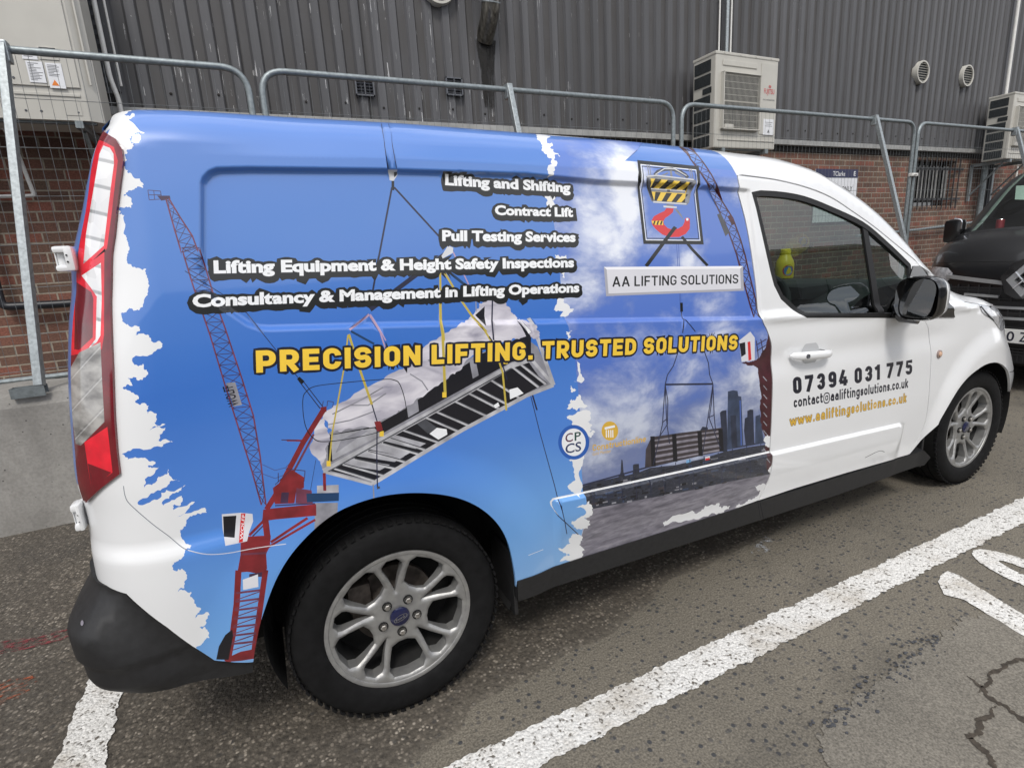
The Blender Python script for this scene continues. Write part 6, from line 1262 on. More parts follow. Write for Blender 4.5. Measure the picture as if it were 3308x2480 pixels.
def unit(label, x0, detail=True, z0=2.385, z1=3.352, w=0.965, yf=2.50, d=0.33):
    t = thing('air_conditioner', label, 'air conditioner', (x0, yf, z0), group='air conditioning units on brackets along the wall'); L_ = lambda bm: bmesh.ops.translate(bm, verts=bm.verts, vec=(-x0, -yf, -z0))
    x1, yb = x0+w, yf+d
    bm = bmesh.new(); box(bm, ((x0+x1)/2, (yf+yb)/2, (z0+z1)/2), (w, d, z1-z0), None, 0.012); box(bm, ((x0+x1)/2, (yf+yb)/2, z1-0.012), (w+0.012, d+0.012, 0.030), None, 0.006)
    box(bm, (x0+0.36, yf-0.003, z1-0.105), (0.52, 0.012, 0.055), None, 0.005)
    fx0, fx1, fz0, fz1 = x0+0.085, x0+0.66, z0+0.185, z1-0.20
    for a, b, c_, e in ((fx0, fx1, fz1-0.012, fz1), (fx0, fx1, fz0, fz0+0.012), (fx0, fx0+0.014, fz0, fz1), (fx1-0.014, fx1, fz0, fz1)): box(bm, ((a+b)/2, yf-0.022, (c_+e)/2), (b-a, 0.05, e-c_), None, 0.004)
    box(bm, (x0+0.82, yf-0.002, (z0+z1)/2+0.05), (0.255, 0.008, z1-z0-0.22), None, 0.003); box(bm, (x0+0.5, yf-0.003, z0+0.085), (0.90, 0.010, 0.012), None, 0.003)
    box(bm, (fx0+0.09, yf-0.035, fz0+0.03), (0.13, 0.03, 0.045), None, 0.006)
    for i in range(4): box(bm, (x0+0.12+i*0.24, yf-0.007, z1-0.012), (0.012, 0.008, 0.012), None, 0.002)
    L_(bm); c0 = obj('casing', bm, MATS['unit_cream'], t, False)
    bm = bmesh.new(); box(bm, ((fx0+fx1)/2, yf-0.004, (fz0+fz1)/2), (fx1-fx0-0.02, 0.004, fz1-fz0-0.02)); L_(bm); fb = obj('fan_opening', bm, MATS['unit_dark'], t)
    bm = bmesh.new(); cx, cz = (fx0+fx1)/2, (fz0+fz1)/2
    for i in range(30): x = fx0+0.02+(fx1-fx0-0.04)*i/29; box(bm, (x, yf-0.036, cz), (0.0030, 0.004, fz1-fz0-0.02))
    for i in range(9): z = fz0+0.03+(fz1-fz0-0.06)*i/8; box(bm, (cx, yf-0.030, z), (fx1-fx0-0.02, 0.004, 0.0035 if i != 4 else 0.012))
    L_(bm); obj('fan_grille', bm, MATS['unit_cream'], t)
    bm = bmesh.new(); hs = [0.125, 0.125, 0.07, 0.125, 0.125, 0.125, 0.125]; z = z1-0.055
    for i, h in enumerate(hs):
        box(bm, (x0-0.003, (yf+yb)/2+(0.02 if i != 2 else -0.05), z-h/2), (0.010, d*0.72 if i != 2 else d*0.38, h-0.012)); z -= h+0.012
    L_(bm); obj('coil_opening', bm, MATS['unit_dark'], t)
    bm = bmesh.new(); box(bm, (x0+0.84, yf-0.0075, z0+0.24), (0.17, 0.003, 0.17)); L_(bm); lb = obj('rating_label', bm, MATS['label_white'], t)
    bm = bmesh.new(); vs = [bm.verts.new(p) for p in ((x0+0.82, yf-0.0102, z0+0.18), (x0+0.86, yf-0.0102, z0+0.18), (x0+0.84, yf-0.0102, z0+0.215))]; bm.faces.new(vs)
    for i in range(3): box(bm, (x0+0.84, yf-0.0095, z0+0.25+i*0.02), (0.12-0.03*(i % 2), 0.001, 0.005))
    L_(bm); obj('label_print', bm, MATS['print_grey'], lb)
    if detail:
        text_mesh('maker_name', 'FUJITSU', MATS['logo_red'], t, XZ(0.745, -0.0075, z1-z0-0.375), 0.165, 0.055, 0.0)
        bm = bmesh.new(); tube(bm, [(0.835+0.016*math.cos(a), -0.008, z1-z0-0.298+0.012*math.sin(2*a)) for a in [2*math.pi*i/24 for i in range(25)]], 0.0022, 5); obj('maker_loop', bm, MATS['logo_red'], t)
        text_mesh('inverter_text', 'DC INVERTER', MATS['print_grey'], t, XZ(0.735, -0.0075, z1-z0-0.445), 0.185, 0.014, 0.01)
    bm = bmesh.new(); bracket(bm, x0, x1, yf, z0); L_(bm); obj('wall_bracket', bm, MATS['galv_rail'], t)
    return t
unit('cream air conditioning unit with a red maker name, right above the white van cab', 4.62)
unit('cream air conditioning unit high above the black van, beside two round vents', 10.85, True)
# the larger unit at the upper left
t = thing('air_conditioner', 'large beige air conditioning unit with service labels, behind the fence at the wall end', 'air conditioner', (-2.05, 2.50, 2.40), group='air conditioning units on brackets along the wall')
x0, x1, z1 = -2.05, -0.985, 1.40
bm = bmesh.new(); w = x1-x0
pl = [(0, 0), (w-0.075, 0), (w, 0.05), (w, 0.36), (0, 0.36)]
va = [bm.verts.new((a, b, 0.0)) for a, b in pl]; vb = [bm.verts.new((a, b, z1)) for a, b in pl]
for i in range(5): bm.faces.new((va[i], va[(i+1) % 5], vb[(i+1) % 5], vb[i]))
bm.faces.new(va[::-1]); bm.faces.new(vb)
mx0 = w-0.46     # service panel
def rib(a, b, c, d, t_=0.008): box(bm, ((a+b)/2, -t_/2+0.001, (c+d)/2), (b-a, t_, d-c), None, 0.003)
rib(mx0, w-0.09, 0.20, 1.36, 0.012); rib(mx0+0.01, w-0.10, 0.145, 0.165); rib(w-0.20, w-0.11, 0.03, 0.12, 0.004); box(bm, (w-0.030, 0.012, 0.80), (0.012, 0.012, 1.15), None, 0.004)
obj('casing', bm, MATS['unit_cream'], t)
bm = bmesh.new(); box(bm, (mx0/2-0.0, -0.008, 0.74), (mx0-0.10, 0.012, 1.06)); obj('fan_opening', bm, MATS['unit_dark'], t)
bm = bmesh.new()
for i in range(16): box(bm, (0.06+(mx0-0.12)*i/15, -0.030, 0.74), (0.005, 0.006, 1.08))
for i in range(28): box(bm, (mx0/2, -0.027, 0.20+1.08*i/27), (mx0-0.11, 0.005, 0.005))
for zz in (0.19, 1.29): box(bm, (mx0/2, -0.02, zz), (mx0-0.08, 0.03, 0.03), None, 0.006)
for xx in (0.05, mx0-0.045): box(bm, (xx, -0.02, 0.74), (0.028, 0.03, 1.10), None, 0.006)
obj('fan_grille', bm, MATS['unit_cream'], t)
def sheet(parent, x, z, w_, h_, m='label_white', name='service_label', y=-0.0145):
    bm = bmesh.new(); box(bm, (x, y, z), (w_, 0.002, h_)); return obj(name, bm, MATS[m], parent)
l1 = sheet(t, mx0+0.14, 0.380, 0.078, 0.055); l2 = sheet(t, mx0+0.155, 0.280, 0.088, 0.125); l3 = sheet(t, mx0+0.252, 0.265, 0.085, 0.150)
rg = random.Random(3)
for lbl, cx, cz, ww, hh in ((l1, mx0+0.14, 0.380, 0.06, 0.042), (l2, mx0+0.155, 0.280, 0.07, 0.11), (l3, mx0+0.252, 0.290, 0.066, 0.08)):
    bm = bmesh.new(); n = int(hh/0.009)
    for i in range(n): L_ = ww*rg.uniform(0.4, 1.0); box(bm, (cx-ww/2+L_/2, -0.0160, cz+hh/2-0.004-i*0.009), (L_, 0.0008, 0.0032))
    obj('label_print', bm, MATS['print_grey'], lbl)
bm = bmesh.new(); vs = [bm.verts.new(p) for p in ((mx0+0.222, -0.0162, 0.205), (mx0+0.262, -0.0162, 0.205), (mx0+0.242, -0.0162, 0.240))]; bm.faces.new(vs); obj('warning_triangle', bm, MATS['print_orange'], l3)
bm = bmesh.new(); box(bm, (mx0+0.24, -0.0135, 0.395), (0.105, 0.006, 0.075), None, 0.003, 0); box(bm, (mx0+0.24, -0.0165, 0.402), (0.085, 0.003, 0.055), None, 0.0, 1); obj('handle_recess', bm, [MATS['unit_cream'], MATS['unit_dark']], t)
text_mesh('inverter_text', 'DC INVERTER', MATS['print_grey'], t, XZ(mx0+0.085, -0.0135, 0.715), 0.20, 0.022, 0.012)
bm = bmesh.new()
for x, z in ((mx0+0.03, 0.24), (mx0+0.05, 0.05), (mx0+0.13, 0.05), (w-0.13, 0.05)): lathe(bm, [(0, 0.008), (0.004, 0.006), (0.004, 0)], facing(x, -0.012 if z > 0.2 else 0.0, z), 10)
obj('casing_screw', bm, MATS['metal_dark'], t)
bm = bmesh.new(); bracket(bm, x0, x1, 2.5, 2.40); bmesh.ops.translate(bm, verts=bm.verts, vec=(2.05, -2.5, -2.40)); obj('wall_bracket', bm, MATS['galv_rail'], t)
# pipes and conduits
def pipe(name, label, cat, pts, r, m, rad=0.04, group=None):
    bm = bmesh.new(); P = fillet(pts, rad); b = Vector(pts[-1]); tube(bm, [p-b for p in P], r, 12)
    o = obj(name, bm, MATS[m], None, True); o.location = b; return tag(o, label, cat, group)
pipe('conduit_pipe', 'white conduit beside the large beige air conditioner, bent out near its foot', 'pipe', [(-0.955, 2.93, 6.5), (-0.955, 2.93, 2.80), (-0.93, 2.93, 2.66), (-0.93, 2.93, 2.28)], 0.017, 'pvc_white')
pipe('conduit_pipe', 'thin pale cable next to the white conduit on the dark cladding', 'pipe', [(-0.895, 2.94, 6.5), (-0.895, 2.94, 2.75)], 0.008, 'pvc_white')
bm = bmesh.new()
box(bm, (0, 0, 1.9), (0.045, 0.02, 3.8))
for i in range(60): box(bm, (0.004, -0.0115, 0.06+i*0.063), (0.022, 0.003, 0.030), None, 0, 1)
o = obj('cable_tray', bm, [MATS['metal_dark'], MATS['iron_black']]); o.location = (-0.985, 2.965, 2.70); tag(o, 'dark perforated cable tray between the beige air conditioner and white conduit', 'cable tray')
xx = 5.10
pipe('conduit_pipe', 'thick silver conduit rising from the top of the cab-side air conditioner', 'pipe', [(xx+0.12, 2.93, 7.0), (xx+0.12, 2.93, 3.30)], 0.021, 'galv')
pipe('conduit_pipe', 'thin white conduit left of the thick silver one above the air conditioner', 'pipe', [(xx, 2.93, 7.0), (xx, 2.93, 3.30)], 0.009, 'pvc_white')
pipe('conduit_pipe', 'thin black cable between the white and silver conduits above the air conditioner', 'pipe', [(xx+0.045, 2.94, 7.0), (xx+0.045, 2.94, 3.30)], 0.009, 'pvc_black')
pipe('conduit_pipe', 'thin pale conduit right of the thick silver one above the air conditioner', 'pipe', [(xx+0.185, 2.93, 7.0), (xx+0.185, 2.93, 3.30)], 0.010, 'pvc_white')
pipe('conduit_pipe', 'white conduit rising above the air conditioner near the black van', 'pipe', [(11.55, 2.93, 7.0), (11.55, 2.93, 3.30)], 0.025, 'pvc_white')
pipe('drain_pipe', 'white overflow pipe with one elbow on brick under the beige air conditioner', 'pipe', [(-1.62, 2.78, 2.42), (-1.62, 2.95, 2.36), (-1.58, 2.97, 1.98), (-1.83, 2.97, 1.975)], 0.013, 'pvc_white', 0.02)
pipe('drain_pipe', 'white overflow pipe with one elbow on brick above the black van', 'pipe', [(12.35, 2.86, 2.42), (12.35, 2.96, 2.38), (12.35, 2.96, 1.99), (11.85, 2.96, 1.985)], 0.016, 'pvc_white', 0.02)
pipe('drain_pipe', 'black pipe running down the brick at the wall end, behind the fence brace', 'pipe', [(-1.93, 2.96, 2.36), (-1.93, 2.96, 1.20), (-1.60, 2.96, 1.19), (-0.9, 2.96, 1.19)], 0.030, 'pvc_black', 0.05)
pipe('drain_pipe', 'grey vertical pipe on brick right of the barred window', 'pipe', [(11.30, 2.97, 2.50), (11.30, 2.97, 1.45)], 0.045, 'galv_rail')
pipe('drain_pipe', 'black vertical pipe close beside the grey one by the barred window', 'pipe', [(11.50, 2.97, 2.50), (11.50, 2.97, 1.42)], 0.040, 'pvc_black')
pipe('handrail_pipe', 'grey sloping pipe low on the brick under the barred window', 'pipe', [(8.0, 2.97, 1.33), (9.5, 2.97, 1.37), (11.6, 2.97, 1.46), (16, 2.97, 1.6)], 0.022, 'galv_rail')
def round_vent(x, z, r, label):
    t = thing('round_vent', label, 'vent', (x, WY-0.06, z), group='round vents in the cladding')
    bm = bmesh.new(); M = facing(0, 0, 0); lathe(bm, [(-0.03, r*1.0), (0.045, r*1.0), (0.05, r*0.985), (0.05, r*0.86), (0.035, r*0.85)], M, 40); obj('vent_ring', bm, MATS['unit_cream'], t, True)
    bm = bmesh.new(); lathe(bm, [(0.02, r*0.88), (0.02, 0)], M, 32); obj('vent_opening', bm, MATS['unit_dark'], t)
    bm = bmesh.new()
    for i in range(8):
        zz = -r*0.74+i*r*1.48/7; hw_ = math.sqrt(max(0, (r*0.87)**2-zz*zz))
        if hw_ > 0.02: box(bm, (0, -0.040, zz), (hw_*2, 0.008, r*0.05), Matrix.Rotation(0.5, 3, 'X'))
    obj('vent_slats', bm, MATS['unit_cream'], t)
round_vent(9.20, 3.635, 0.155, 'round white louvred vent on the cladding, nearer the cab-side air conditioner'); round_vent(10.40, 3.675, 0.155, 'round white louvred vent on the cladding, nearer the air conditioner above the black van'); round_vent(1.69, 3.78, 0.17, 'round white louvred vent at the top edge, beside the metal flue')
def square_vent(x, z, label):
    t = thing('square_vent', label, 'vent', (x, WY-0.06, z), group='small square vents in the cladding'); bm = bmesh.new()
    for a, b, c_, d in ((0, 0.073, 0.17, 0.014), (0, -0.073, 0.17, 0.014), (-0.078, 0, 0.014, 0.16), (0.078, 0, 0.014, 0.16), (0, 0, 0.010, 0.15)): box(bm, (a, -0.005, b), (c_, 0.03, d), None, 0.002)
    for i in range(5): box(bm, (0, -0.005, -0.052+i*0.026), (0.15, 0.016, 0.009), Matrix.Rotation(0.5, 3, 'X'))
    obj('vent_frame', bm, MATS['metal_dark'], t); bm = bmesh.new(); box(bm, (0, 0.012, 0), (0.15, 0.004, 0.14)); obj('vent_opening', bm, MATS['iron_black'], t)
square_vent(0.93, 2.885, 'small square vent with a white scrape above it, behind the fence rail'); square_vent(1.78, 2.94, 'small square vent below the metal flue, behind the fence rail')
t = thing('flue_pipe', 'short elbowed steel flue pointing down from the cladding, stained with soot', 'flue', (2.14, WY-0.06, 3.40))
k = NT('flue_steel'); n1 = k.noise(k.map((3, 3, 1)), 12, 5); k.out(k.ramp(n1, [(0.3, (0.06, 0.055, 0.048)), (0.6, (0.17, 0.16, 0.14)), (0.8, (0.30, 0.28, 0.25))]), 0.38, 0.8)
bm = bmesh.new(); P = fillet([(0.02, -0.16, 0.62), (0.015, -0.16, 0.20), (0, 0.03, -0.02)], 0.16, 8); tube(bm, P, 0.085, 24, True); obj('flue_elbow', bm, MATS['flue_steel'], t, True)
bm = bmesh.new()
for i in (2, 4): tube(bm, [P[i]-(P[i+1]-P[i]).normalized()*0.006, P[i]+(P[i+1]-P[i]).normalized()*0.006], 0.089, 24)
tube(bm, [Vector((0.02, -0.16, 0.40)), Vector((0.02, -0.16, 0.70))], 0.092, 24); obj('flue_collar', bm, MATS['galv'], t, True)
decal_mat('soot', (0.010, 0.009, 0.008), 0.40, 3.2, (5, 1, 1.2))
bm = bmesh.new(); vs = [bm.verts.new((x, 0.0, z)) for x, z in ((-0.11, -0.02), (0.11, -0.02), (0.07, -0.3), (0.05, -0.62), (-0.05, -0.62), (-0.07, -0.3))]; bm.faces.new(vs); obj('soot_stain', bm, MATS['soot'], t)
# site sign on the brick
mat('sign_navy', srgb(40, 44, 78), 0.5); mat('sign_white', (0.72, 0.73, 0.76), 0.5, var=0.03)
t = thing('site_sign', 'white site sign with a navy header on brick, half hidden by the white van roof', 'sign', (7.53, WY-0.025, 1.55)); w, h = 0.92, 0.72
bm = bmesh.new(); box(bm, (0, 0, h/2), (w, 0.01, h)); obj('sign_board', bm, MATS['sign_white'], t)
bm = bmesh.new(); box(bm, (0, -0.006, h-0.055), (w, 0.004, 0.115)); hd = obj('sign_header', bm, MATS['sign_navy'], t)
text_mesh('header_text', 'TClarke', MATS['label_white'], t, XZ(-0.10, -0.0085, h-0.090), 0.27, 0.065, 0.012); text_mesh('header_mark', 'E', MATS['label_white'], t, XZ(0.36, -0.0085, h-0.085), 0.045, 0.062, 0.03)
text_mesh('sign_text', 'ONLY', MATS['print_grey'], t, XZ(0.12, -0.0055, h-0.30), 0.24, 0.075, 0.004)
# ------------------------------------------------------------------ fence, braces, concrete blocks
FY, FT, FB = 1.95, 2.635, 0.66
def fence_panel(label, x0, x1):
    t = thing('mesh_fence', label, 'fence', ((x0+x1)/2, FY, FB), group='galvanised mesh fence panels'); w = (x1-x0)/2; h = FT-FB
    bm = bmesh.new(); tube(bm, fillet([(-w, 0, 0), (-w, 0, h), (w, 0, h), (w, 0, 0)], 0.16, 8), 0.021, 14); tube(bm, [(-w, 0, 0.12), (w, 0, 0.12)], 0.017, 10); obj('tube_frame', bm, MATS['galv_rail'], t, True)
    bm = bmesh.new(); n = int((2*w-0.04)/0.0575)
    for i in range(1, n): x = -w+0.02+i*(2*w-0.04)/n; tube(bm, [(x, 0.003, 0.12), (x, 0.003, h-0.012)], 0.0012, 4, False)
    for z in (2.385, 2.121, 1.851, 1.578, 1.327, 1.048, 0.83): tube(bm, [(-w, -0.002, z-FB), (w, -0.002, z-FB)], 0.0019, 4, False)
    mat('wire_grey', (0.15, 0.16, 0.165), 0.55, 0.3, var=0.2, scale=30); obj('wire_mesh', bm, MATS['wire_grey'], t)
    return t
fence_panel('leftmost galvanised mesh fence panel, in front of the large beige air conditioner', -3.55, -0.065); fence_panel('galvanised mesh fence panel behind the blue roof, in front of two square vents', 0.015, 3.545); fence_panel('galvanised mesh fence panel in front of the cab-side air conditioner', 3.645, 7.345); fence_panel('galvanised mesh fence panel in front of the barred window', 7.425, 11.1)
def coupler(x, z, label):
    bm = bmesh.new(); box(bm, (0, 0, 0), (0.13, 0.05, 0.04), None, 0.01); tube(bm, [(-0.02, -0.06, 0), (-0.02, 0.02, 0)], 0.011, 6); o = obj('fence_coupler', bm, MATS['pvc_white']); o.location = (x, FY-0.02, z); tag(o, label, 'clamp')
coupler(7.385, 2.03, 'small steel clamp joining two fence posts right of the white sign')
def brace(x, label, xb=None, zb_=0.80, yb=1.44):
    t = thing('fence_brace', label, 'fence brace', (x, FY-0.03, zb_), group='diagonal fence braces'); xb = x if xb is None else xb
    bm = bmesh.new(); a, b = Vector((0, -0.005, FT-zb_+0.015)), Vector((xb-x, yb-FY, 0.02)); d = (b-a); q = d.to_track_quat('Z', 'X').to_matrix()
    box(bm, (a+b)/2, (0.042, 0.042, d.length), q, 0.004); obj('brace_bar', bm, MATS['galv'], t)
    bm = bmesh.new(); box(bm, (0, 0.012, FT-zb_-0.02), (0.05, 0.07, 0.11), None, 0.008); obj('brace_clamp', bm, MATS['galv'], t)
    bm = bmesh.new()
    for s in (-1, 1): box(bm, (b.x-0.05, b.y+s*0.028, -0.005), (0.15, 0.006, 0.055))
    box(bm, (b.x-0.122, b.y, -0.005), (0.006, 0.056, 0.055)); obj('brace_foot', bm, MATS['galv_rail'], t)
q0 = at_y(8, 150, FY-0.03); q1 = at_y(*DD((92, 838))[0], 1.47)
brace(float(q0[0]), 'galvanised fence brace standing on the concrete block, left of the tail lamp', float(q1[0]), float(q1[2]), 1.47)
for px, py, lb in ((1644, 290, 'galvanised fence brace just above the middle of the blue roof'), (2828, 390, 'galvanised fence brace between the white sign and the fence joint'), (3282, 424, 'galvanised fence brace above the black van windscreen')):
    q = at_y(px, py, FY-0.03); brace(float(q[0]), lb, None, 0.75, 1.35)
k = NT('concrete'); n1 = k.noise(k.map((1, 1, 0.6)), 3.5, 7, 0.6); v1 = k.vor(k.map(), 17); n2 = k.noise(scale=70, detail=4); s_ = k.sep()
c = k.ramp(n1, [(0.3, (0.205, 0.196, 0.180)), (0.55, (0.295, 0.283, 0.262)), (0.75, (0.38, 0.366, 0.34))])
c = k.mix(k.ramp(v1, [(0.045, 1.0), (0.085, 0.0)]), c, (0.05, 0.048, 0.045))
k.out(k.mix(k.ramp(n2, [(0.35, 0.25), (0.6, 0.0)]), c, (0.12, 0.115, 0.105)), 0.9); k.bump(k.math('ADD', k.math('MULTIPLY', n1, 0.6), k.math('MULTIPLY', n2, 0.4)), 0.35, 0.01)
def block(label, x0, x1):
    L = x1-x0; hx = L/2; bm = bmesh.new(); z1 = 0.775
    pr = [(1.395, 0.0), (1.398, 0.10), (1.425, 0.70), (1.45, 0.755), (1.50, z1), (1.98, z1-0.01), (2.03, 0.70), (2.06, 0.0)]
    N = 26; rg_ = random.Random(int(x0*10)+77); rows = []
    for i in range(N+1):
        x = -hx+L*i/N
        rows.append([bm.verts.new((x, y-1.7+rg_.uniform(-.004, .004), max(z+rg_.uniform(-.005, .005)*(1 if z > 0 else 0)-(0.02 if (y < 1.47 and z > .74 and 8 < i < 13) else 0)+((0.045 if i in (N-7, N-6, N-5, N-4) else 0) if z == 0 and y < 1.5 else 0), 0))) for y, z in pr])
    for i in range(N):
        for j in range(len(pr)): bm.faces.new((rows[i][j], rows[i+1][j], rows[i+1][(j+1) % len(pr)], rows[i][(j+1) % len(pr)]))
    bm.faces.new(rows[0][::-1]); bm.faces.new(rows[-1]); bmesh.ops.recalc_face_normals(bm, faces=bm.faces[:])
    o = obj('concrete_block', bm, MATS['concrete']); o.location = ((x0+x1)/2, 1.7, 0); tag(o, label, 'concrete block', 'concrete barrier blocks under the fence')
block('grey concrete barrier block standing behind the van rear hinges', -3.2, -0.30)
block('grey concrete barrier block largely hidden behind the blue van side', -0.26, 2.60); block('grey concrete barrier block hidden behind the white van door', 2.64, 5.50); block('grey concrete barrier block beside the black van', 5.54, 8.40)
bm = bmesh.new(); box(bm, (0, 0, 0.32), (50, 0.35, 0.64), None, 0.02); o = obj('plinth_ledge', bm, MATS['concrete']); o.location = (12, 2.86, 0); tag(o, 'pale concrete ledge along the foot of the brick wall', 'ledge')
mat('hose_yellow', srgb(226, 176, 44), 0.5)
pipe('ground_cable', 'yellow cable lying on the ledge beside the tail lamp', 'cable', [(-1.75, 2.74, 0.655), (-0.4, 2.72, 0.66)], 0.010, 'hose_yellow'); pipe('ground_cable', 'grey pipe lying on the ledge under the yellow cable', 'pipe', [(-1.72, 2.70, 0.665), (-0.4, 2.69, 0.665)], 0.018, 'galv_rail')
# a plain workshop across the road, seen only in the paint and glass
mat('render_grey', (0.20, 0.21, 0.22), 0.85, var=0.15, scale=1.5); mat('far_window', (0.03, 0.035, 0.04), 0.1)
t = thing('workshop_building', 'grey workshop with dark windows across the yard, mirrored in the van', 'building', (4, -17, 0))
bm = bmesh.new(); box(bm, (0, 0, 2.6), (60, 6, 5.2)); box(bm, (0, 3.05, 5.1), (60, 0.2, 0.3)); obj('wall', bm, MATS['render_grey'], t)
for i in range(14):
    bm = bmesh.new(); box(bm, (-26+i*4, 3.02, 2.6), (2.2, 0.06, 1.4)); obj('window', bm, MATS['far_window'], t)
# ------------------------------------------------------------------ the black van, nose on
mat('black_paint', (0.006, 0.006, 0.007), 0.28, coat=0.5, var=0.25, scale=3, spec=0.35); mat('grille_black', (0.006, 0.006, 0.007), 0.5); mat('chrome_dull', (0.40, 0.41, 0.42), 0.30, 0.45, var=0.1); mat('plate_white', (0.72, 0.72, 0.70), 0.35, var=0.03); mat('plate_ink', (0.012, 0.012, 0.03), 0.4); mat('cabin_pale', (0.30, 0.36, 0.33), 0.8)
BX, BY = 5.30, -0.14
bv = thing('black_van', 'black van parked nose to nose with the white van, its grille badge showing', 'van', (BX, BY, 0))
HW = 0.965
PX = pchip([0, 1, 2, 3, 4, 5, 6, 7, 8, 9, 10, 11, 12], [0.10, 0.02, 0.0, 0.0, 0.03, 0.05, 0.08, 0.16, 0.40, 0.72, 1.30, 1.55, 1.95])
PZ = pchip([0, 1, 2, 3, 4, 5, 6, 7, 8, 9, 10, 11, 12], [0.20, 0.30, 0.45, 0.60, 0.78, 0.93, 1.02, 1.11, 1.24, 1.335, 1.76, 1.90, 1.955])
SZ = pchip([0.20, 0.30, 0.45, 0.60, 0.78, 0.93, 1.02, 1.11, 1.24], [0, 1, 2, 3, 4, 5, 6, 7, 8])
def bsurf(s, dy, off=0.0):
    t = np.abs(dy)/HW; k = 1-0.55*smooth((s-6)/3)
    nar = 1-0.10*smooth((s-8.6)/3.5)
    x = PX(s)+(0.10*t**2+0.40*t**6)*k; z = PZ(s)-(0.02*t**2+0.05*t**6)*smooth((s-5.5)/2)
    return np.stack([x-off, dy*nar, z], -1)
def bgrid(name, s0, s1, y0, y1, m, ns, ny, parent=bv, off=0.0):
    bm = bmesh.new(); rows = []
    for s in np.linspace(s0, s1, ns): rows.append([bm.verts.new(p) for p in bsurf(np.full(ny, s), np.linspace(y0, y1, ny), off)])
    for i in range(ns-1):
        for j in range(ny-1): bm.faces.new((rows[i][j+1], rows[i][j], rows[i+1][j], rows[i+1][j+1]))
    return obj(name, bm, MATS[m], parent, True)
bgrid('front_bumper', 0, 3.0, -HW, HW, 'black_paint', 14, 41)
bgrid('front_panel', 3.02, 6.4, -HW, HW, 'black_paint', 14, 41); bgrid('bonnet', 6.43, 8.9, -HW*0.985, HW*0.985, 'black_paint', 20, 41)
bgrid('windscreen', 8.95, 11.0, -HW*0.84, HW*0.84, 'screen_glass', 12, 31)
for s in (-1, 1): bgrid('windscreen_pillar', 8.92, 11.05, s*HW*0.84, s*HW*0.985, 'black_paint', 12, 8)
bgrid('scuttle_panel', 8.80, 8.99, -HW*0.90, HW*0.90, 'grille_black', 4, 25, off=0.004); bgrid('roof', 11.0, 12, -HW*0.97, HW*0.97, 'black_paint', 6, 31)
# sides and long roof behind
bm = bmesh.new()
for s in (-1, 1):
    ring = [bm.verts.new(tuple(bsurf(np.array([q]), np.array([s*HW*(0.985 if q > 6.4 else 1.0)]))[0])) for q in np.linspace(0, 12, 40)]
    back = [bm.verts.new((max(v.co.x+0.02, 4.9), s*HW*0.97 if v.co.z > 1.3 else s*HW, v.co.z)) for v in ring]
    for i in range(39): bm.faces.new((ring[i], ring[i+1], back[i+1], back[i]) if s > 0 else (ring[i+1], ring[i], back[i], back[i+1]))
tr = [bm.verts.new(tuple(bsurf(np.array([12.0]), np.array([y]))[0])) for y in np.linspace(-HW*0.985, HW*0.985, 12)]; tb = [bm.verts.new((4.9, v.co.y, v.co.z+0.01)) for v in tr]
for i in range(11): bm.faces.new((tr[i], tb[i], tb[i+1], tr[i+1]))
obj('body_side', bm, MATS['black_paint'], bv, True)
def bar(bm, y0, y1, za, zb, h, d=0.02, n=10, out=0.0):
    P = [(y0+(y1-y0)*i/n) for i in range(n+1)]
    for i in range(n):
        a, b = P[i], P[i+1]; z1, z2 = za+(zb-za)*i/n, za+(zb-za)*(i+1)/n
        pa = bsurf(SZ(np.array([z1])), np.array([a]), out)[0]; pb = bsurf(SZ(np.array([z2])), np.array([b]), out)[0]
        c = (Vector(pa)+Vector(pb))/2; dd = Vector(pb)-Vector(pa); q = dd.to_track_quat('Y', 'Z').to_matrix(); box(bm, c, (d, dd.length*1.03, h), q)
bm = bmesh.new()
for z in (0.70, 0.80, 0.615): bar(bm, -0.62, 0.62, z, z, 0.085, 0.012, 14, 0.002)
obj('grille', bm, MATS['grille_black'], bv)
for za, y0, y1, zb, h in ((0.885, 0.15, 0.60, 0.935, 0.030), (0.775, 0.17, 0.42, 0.785, 0.020)):
    for s in (-1, 1): bm = bmesh.new(); bar(bm, s*y0, s*y1, za, zb, h, 0.018, 8, 0.014); obj('chrome_strip', bm, MATS['chrome_dull'], bv)
for z in (0.69, 0.605): bm = bmesh.new(); bar(bm, -0.46, 0.46, z, z, 0.020, 0.016, 12, 0.014); obj('chrome_strip', bm, MATS['chrome_dull'], bv)
bm = bmesh.new()
for z in (0.74, 0.83, 0.65):
    for i in range(15): y = -0.56+i*0.08; bar(bm, y, y+0.008, z, z, 0.075, 0.010, 1, 0.008)
for z in (0.725, 0.755, 0.645, 0.82, 0.845): bar(bm, -0.56, 0.56, z, z, 0.006, 0.010, 12, 0.008)
mat('mesh_dark', (0.02, 0.02, 0.021), 0.5); obj('grille_mesh', bm, MATS['mesh_dark'], bv)
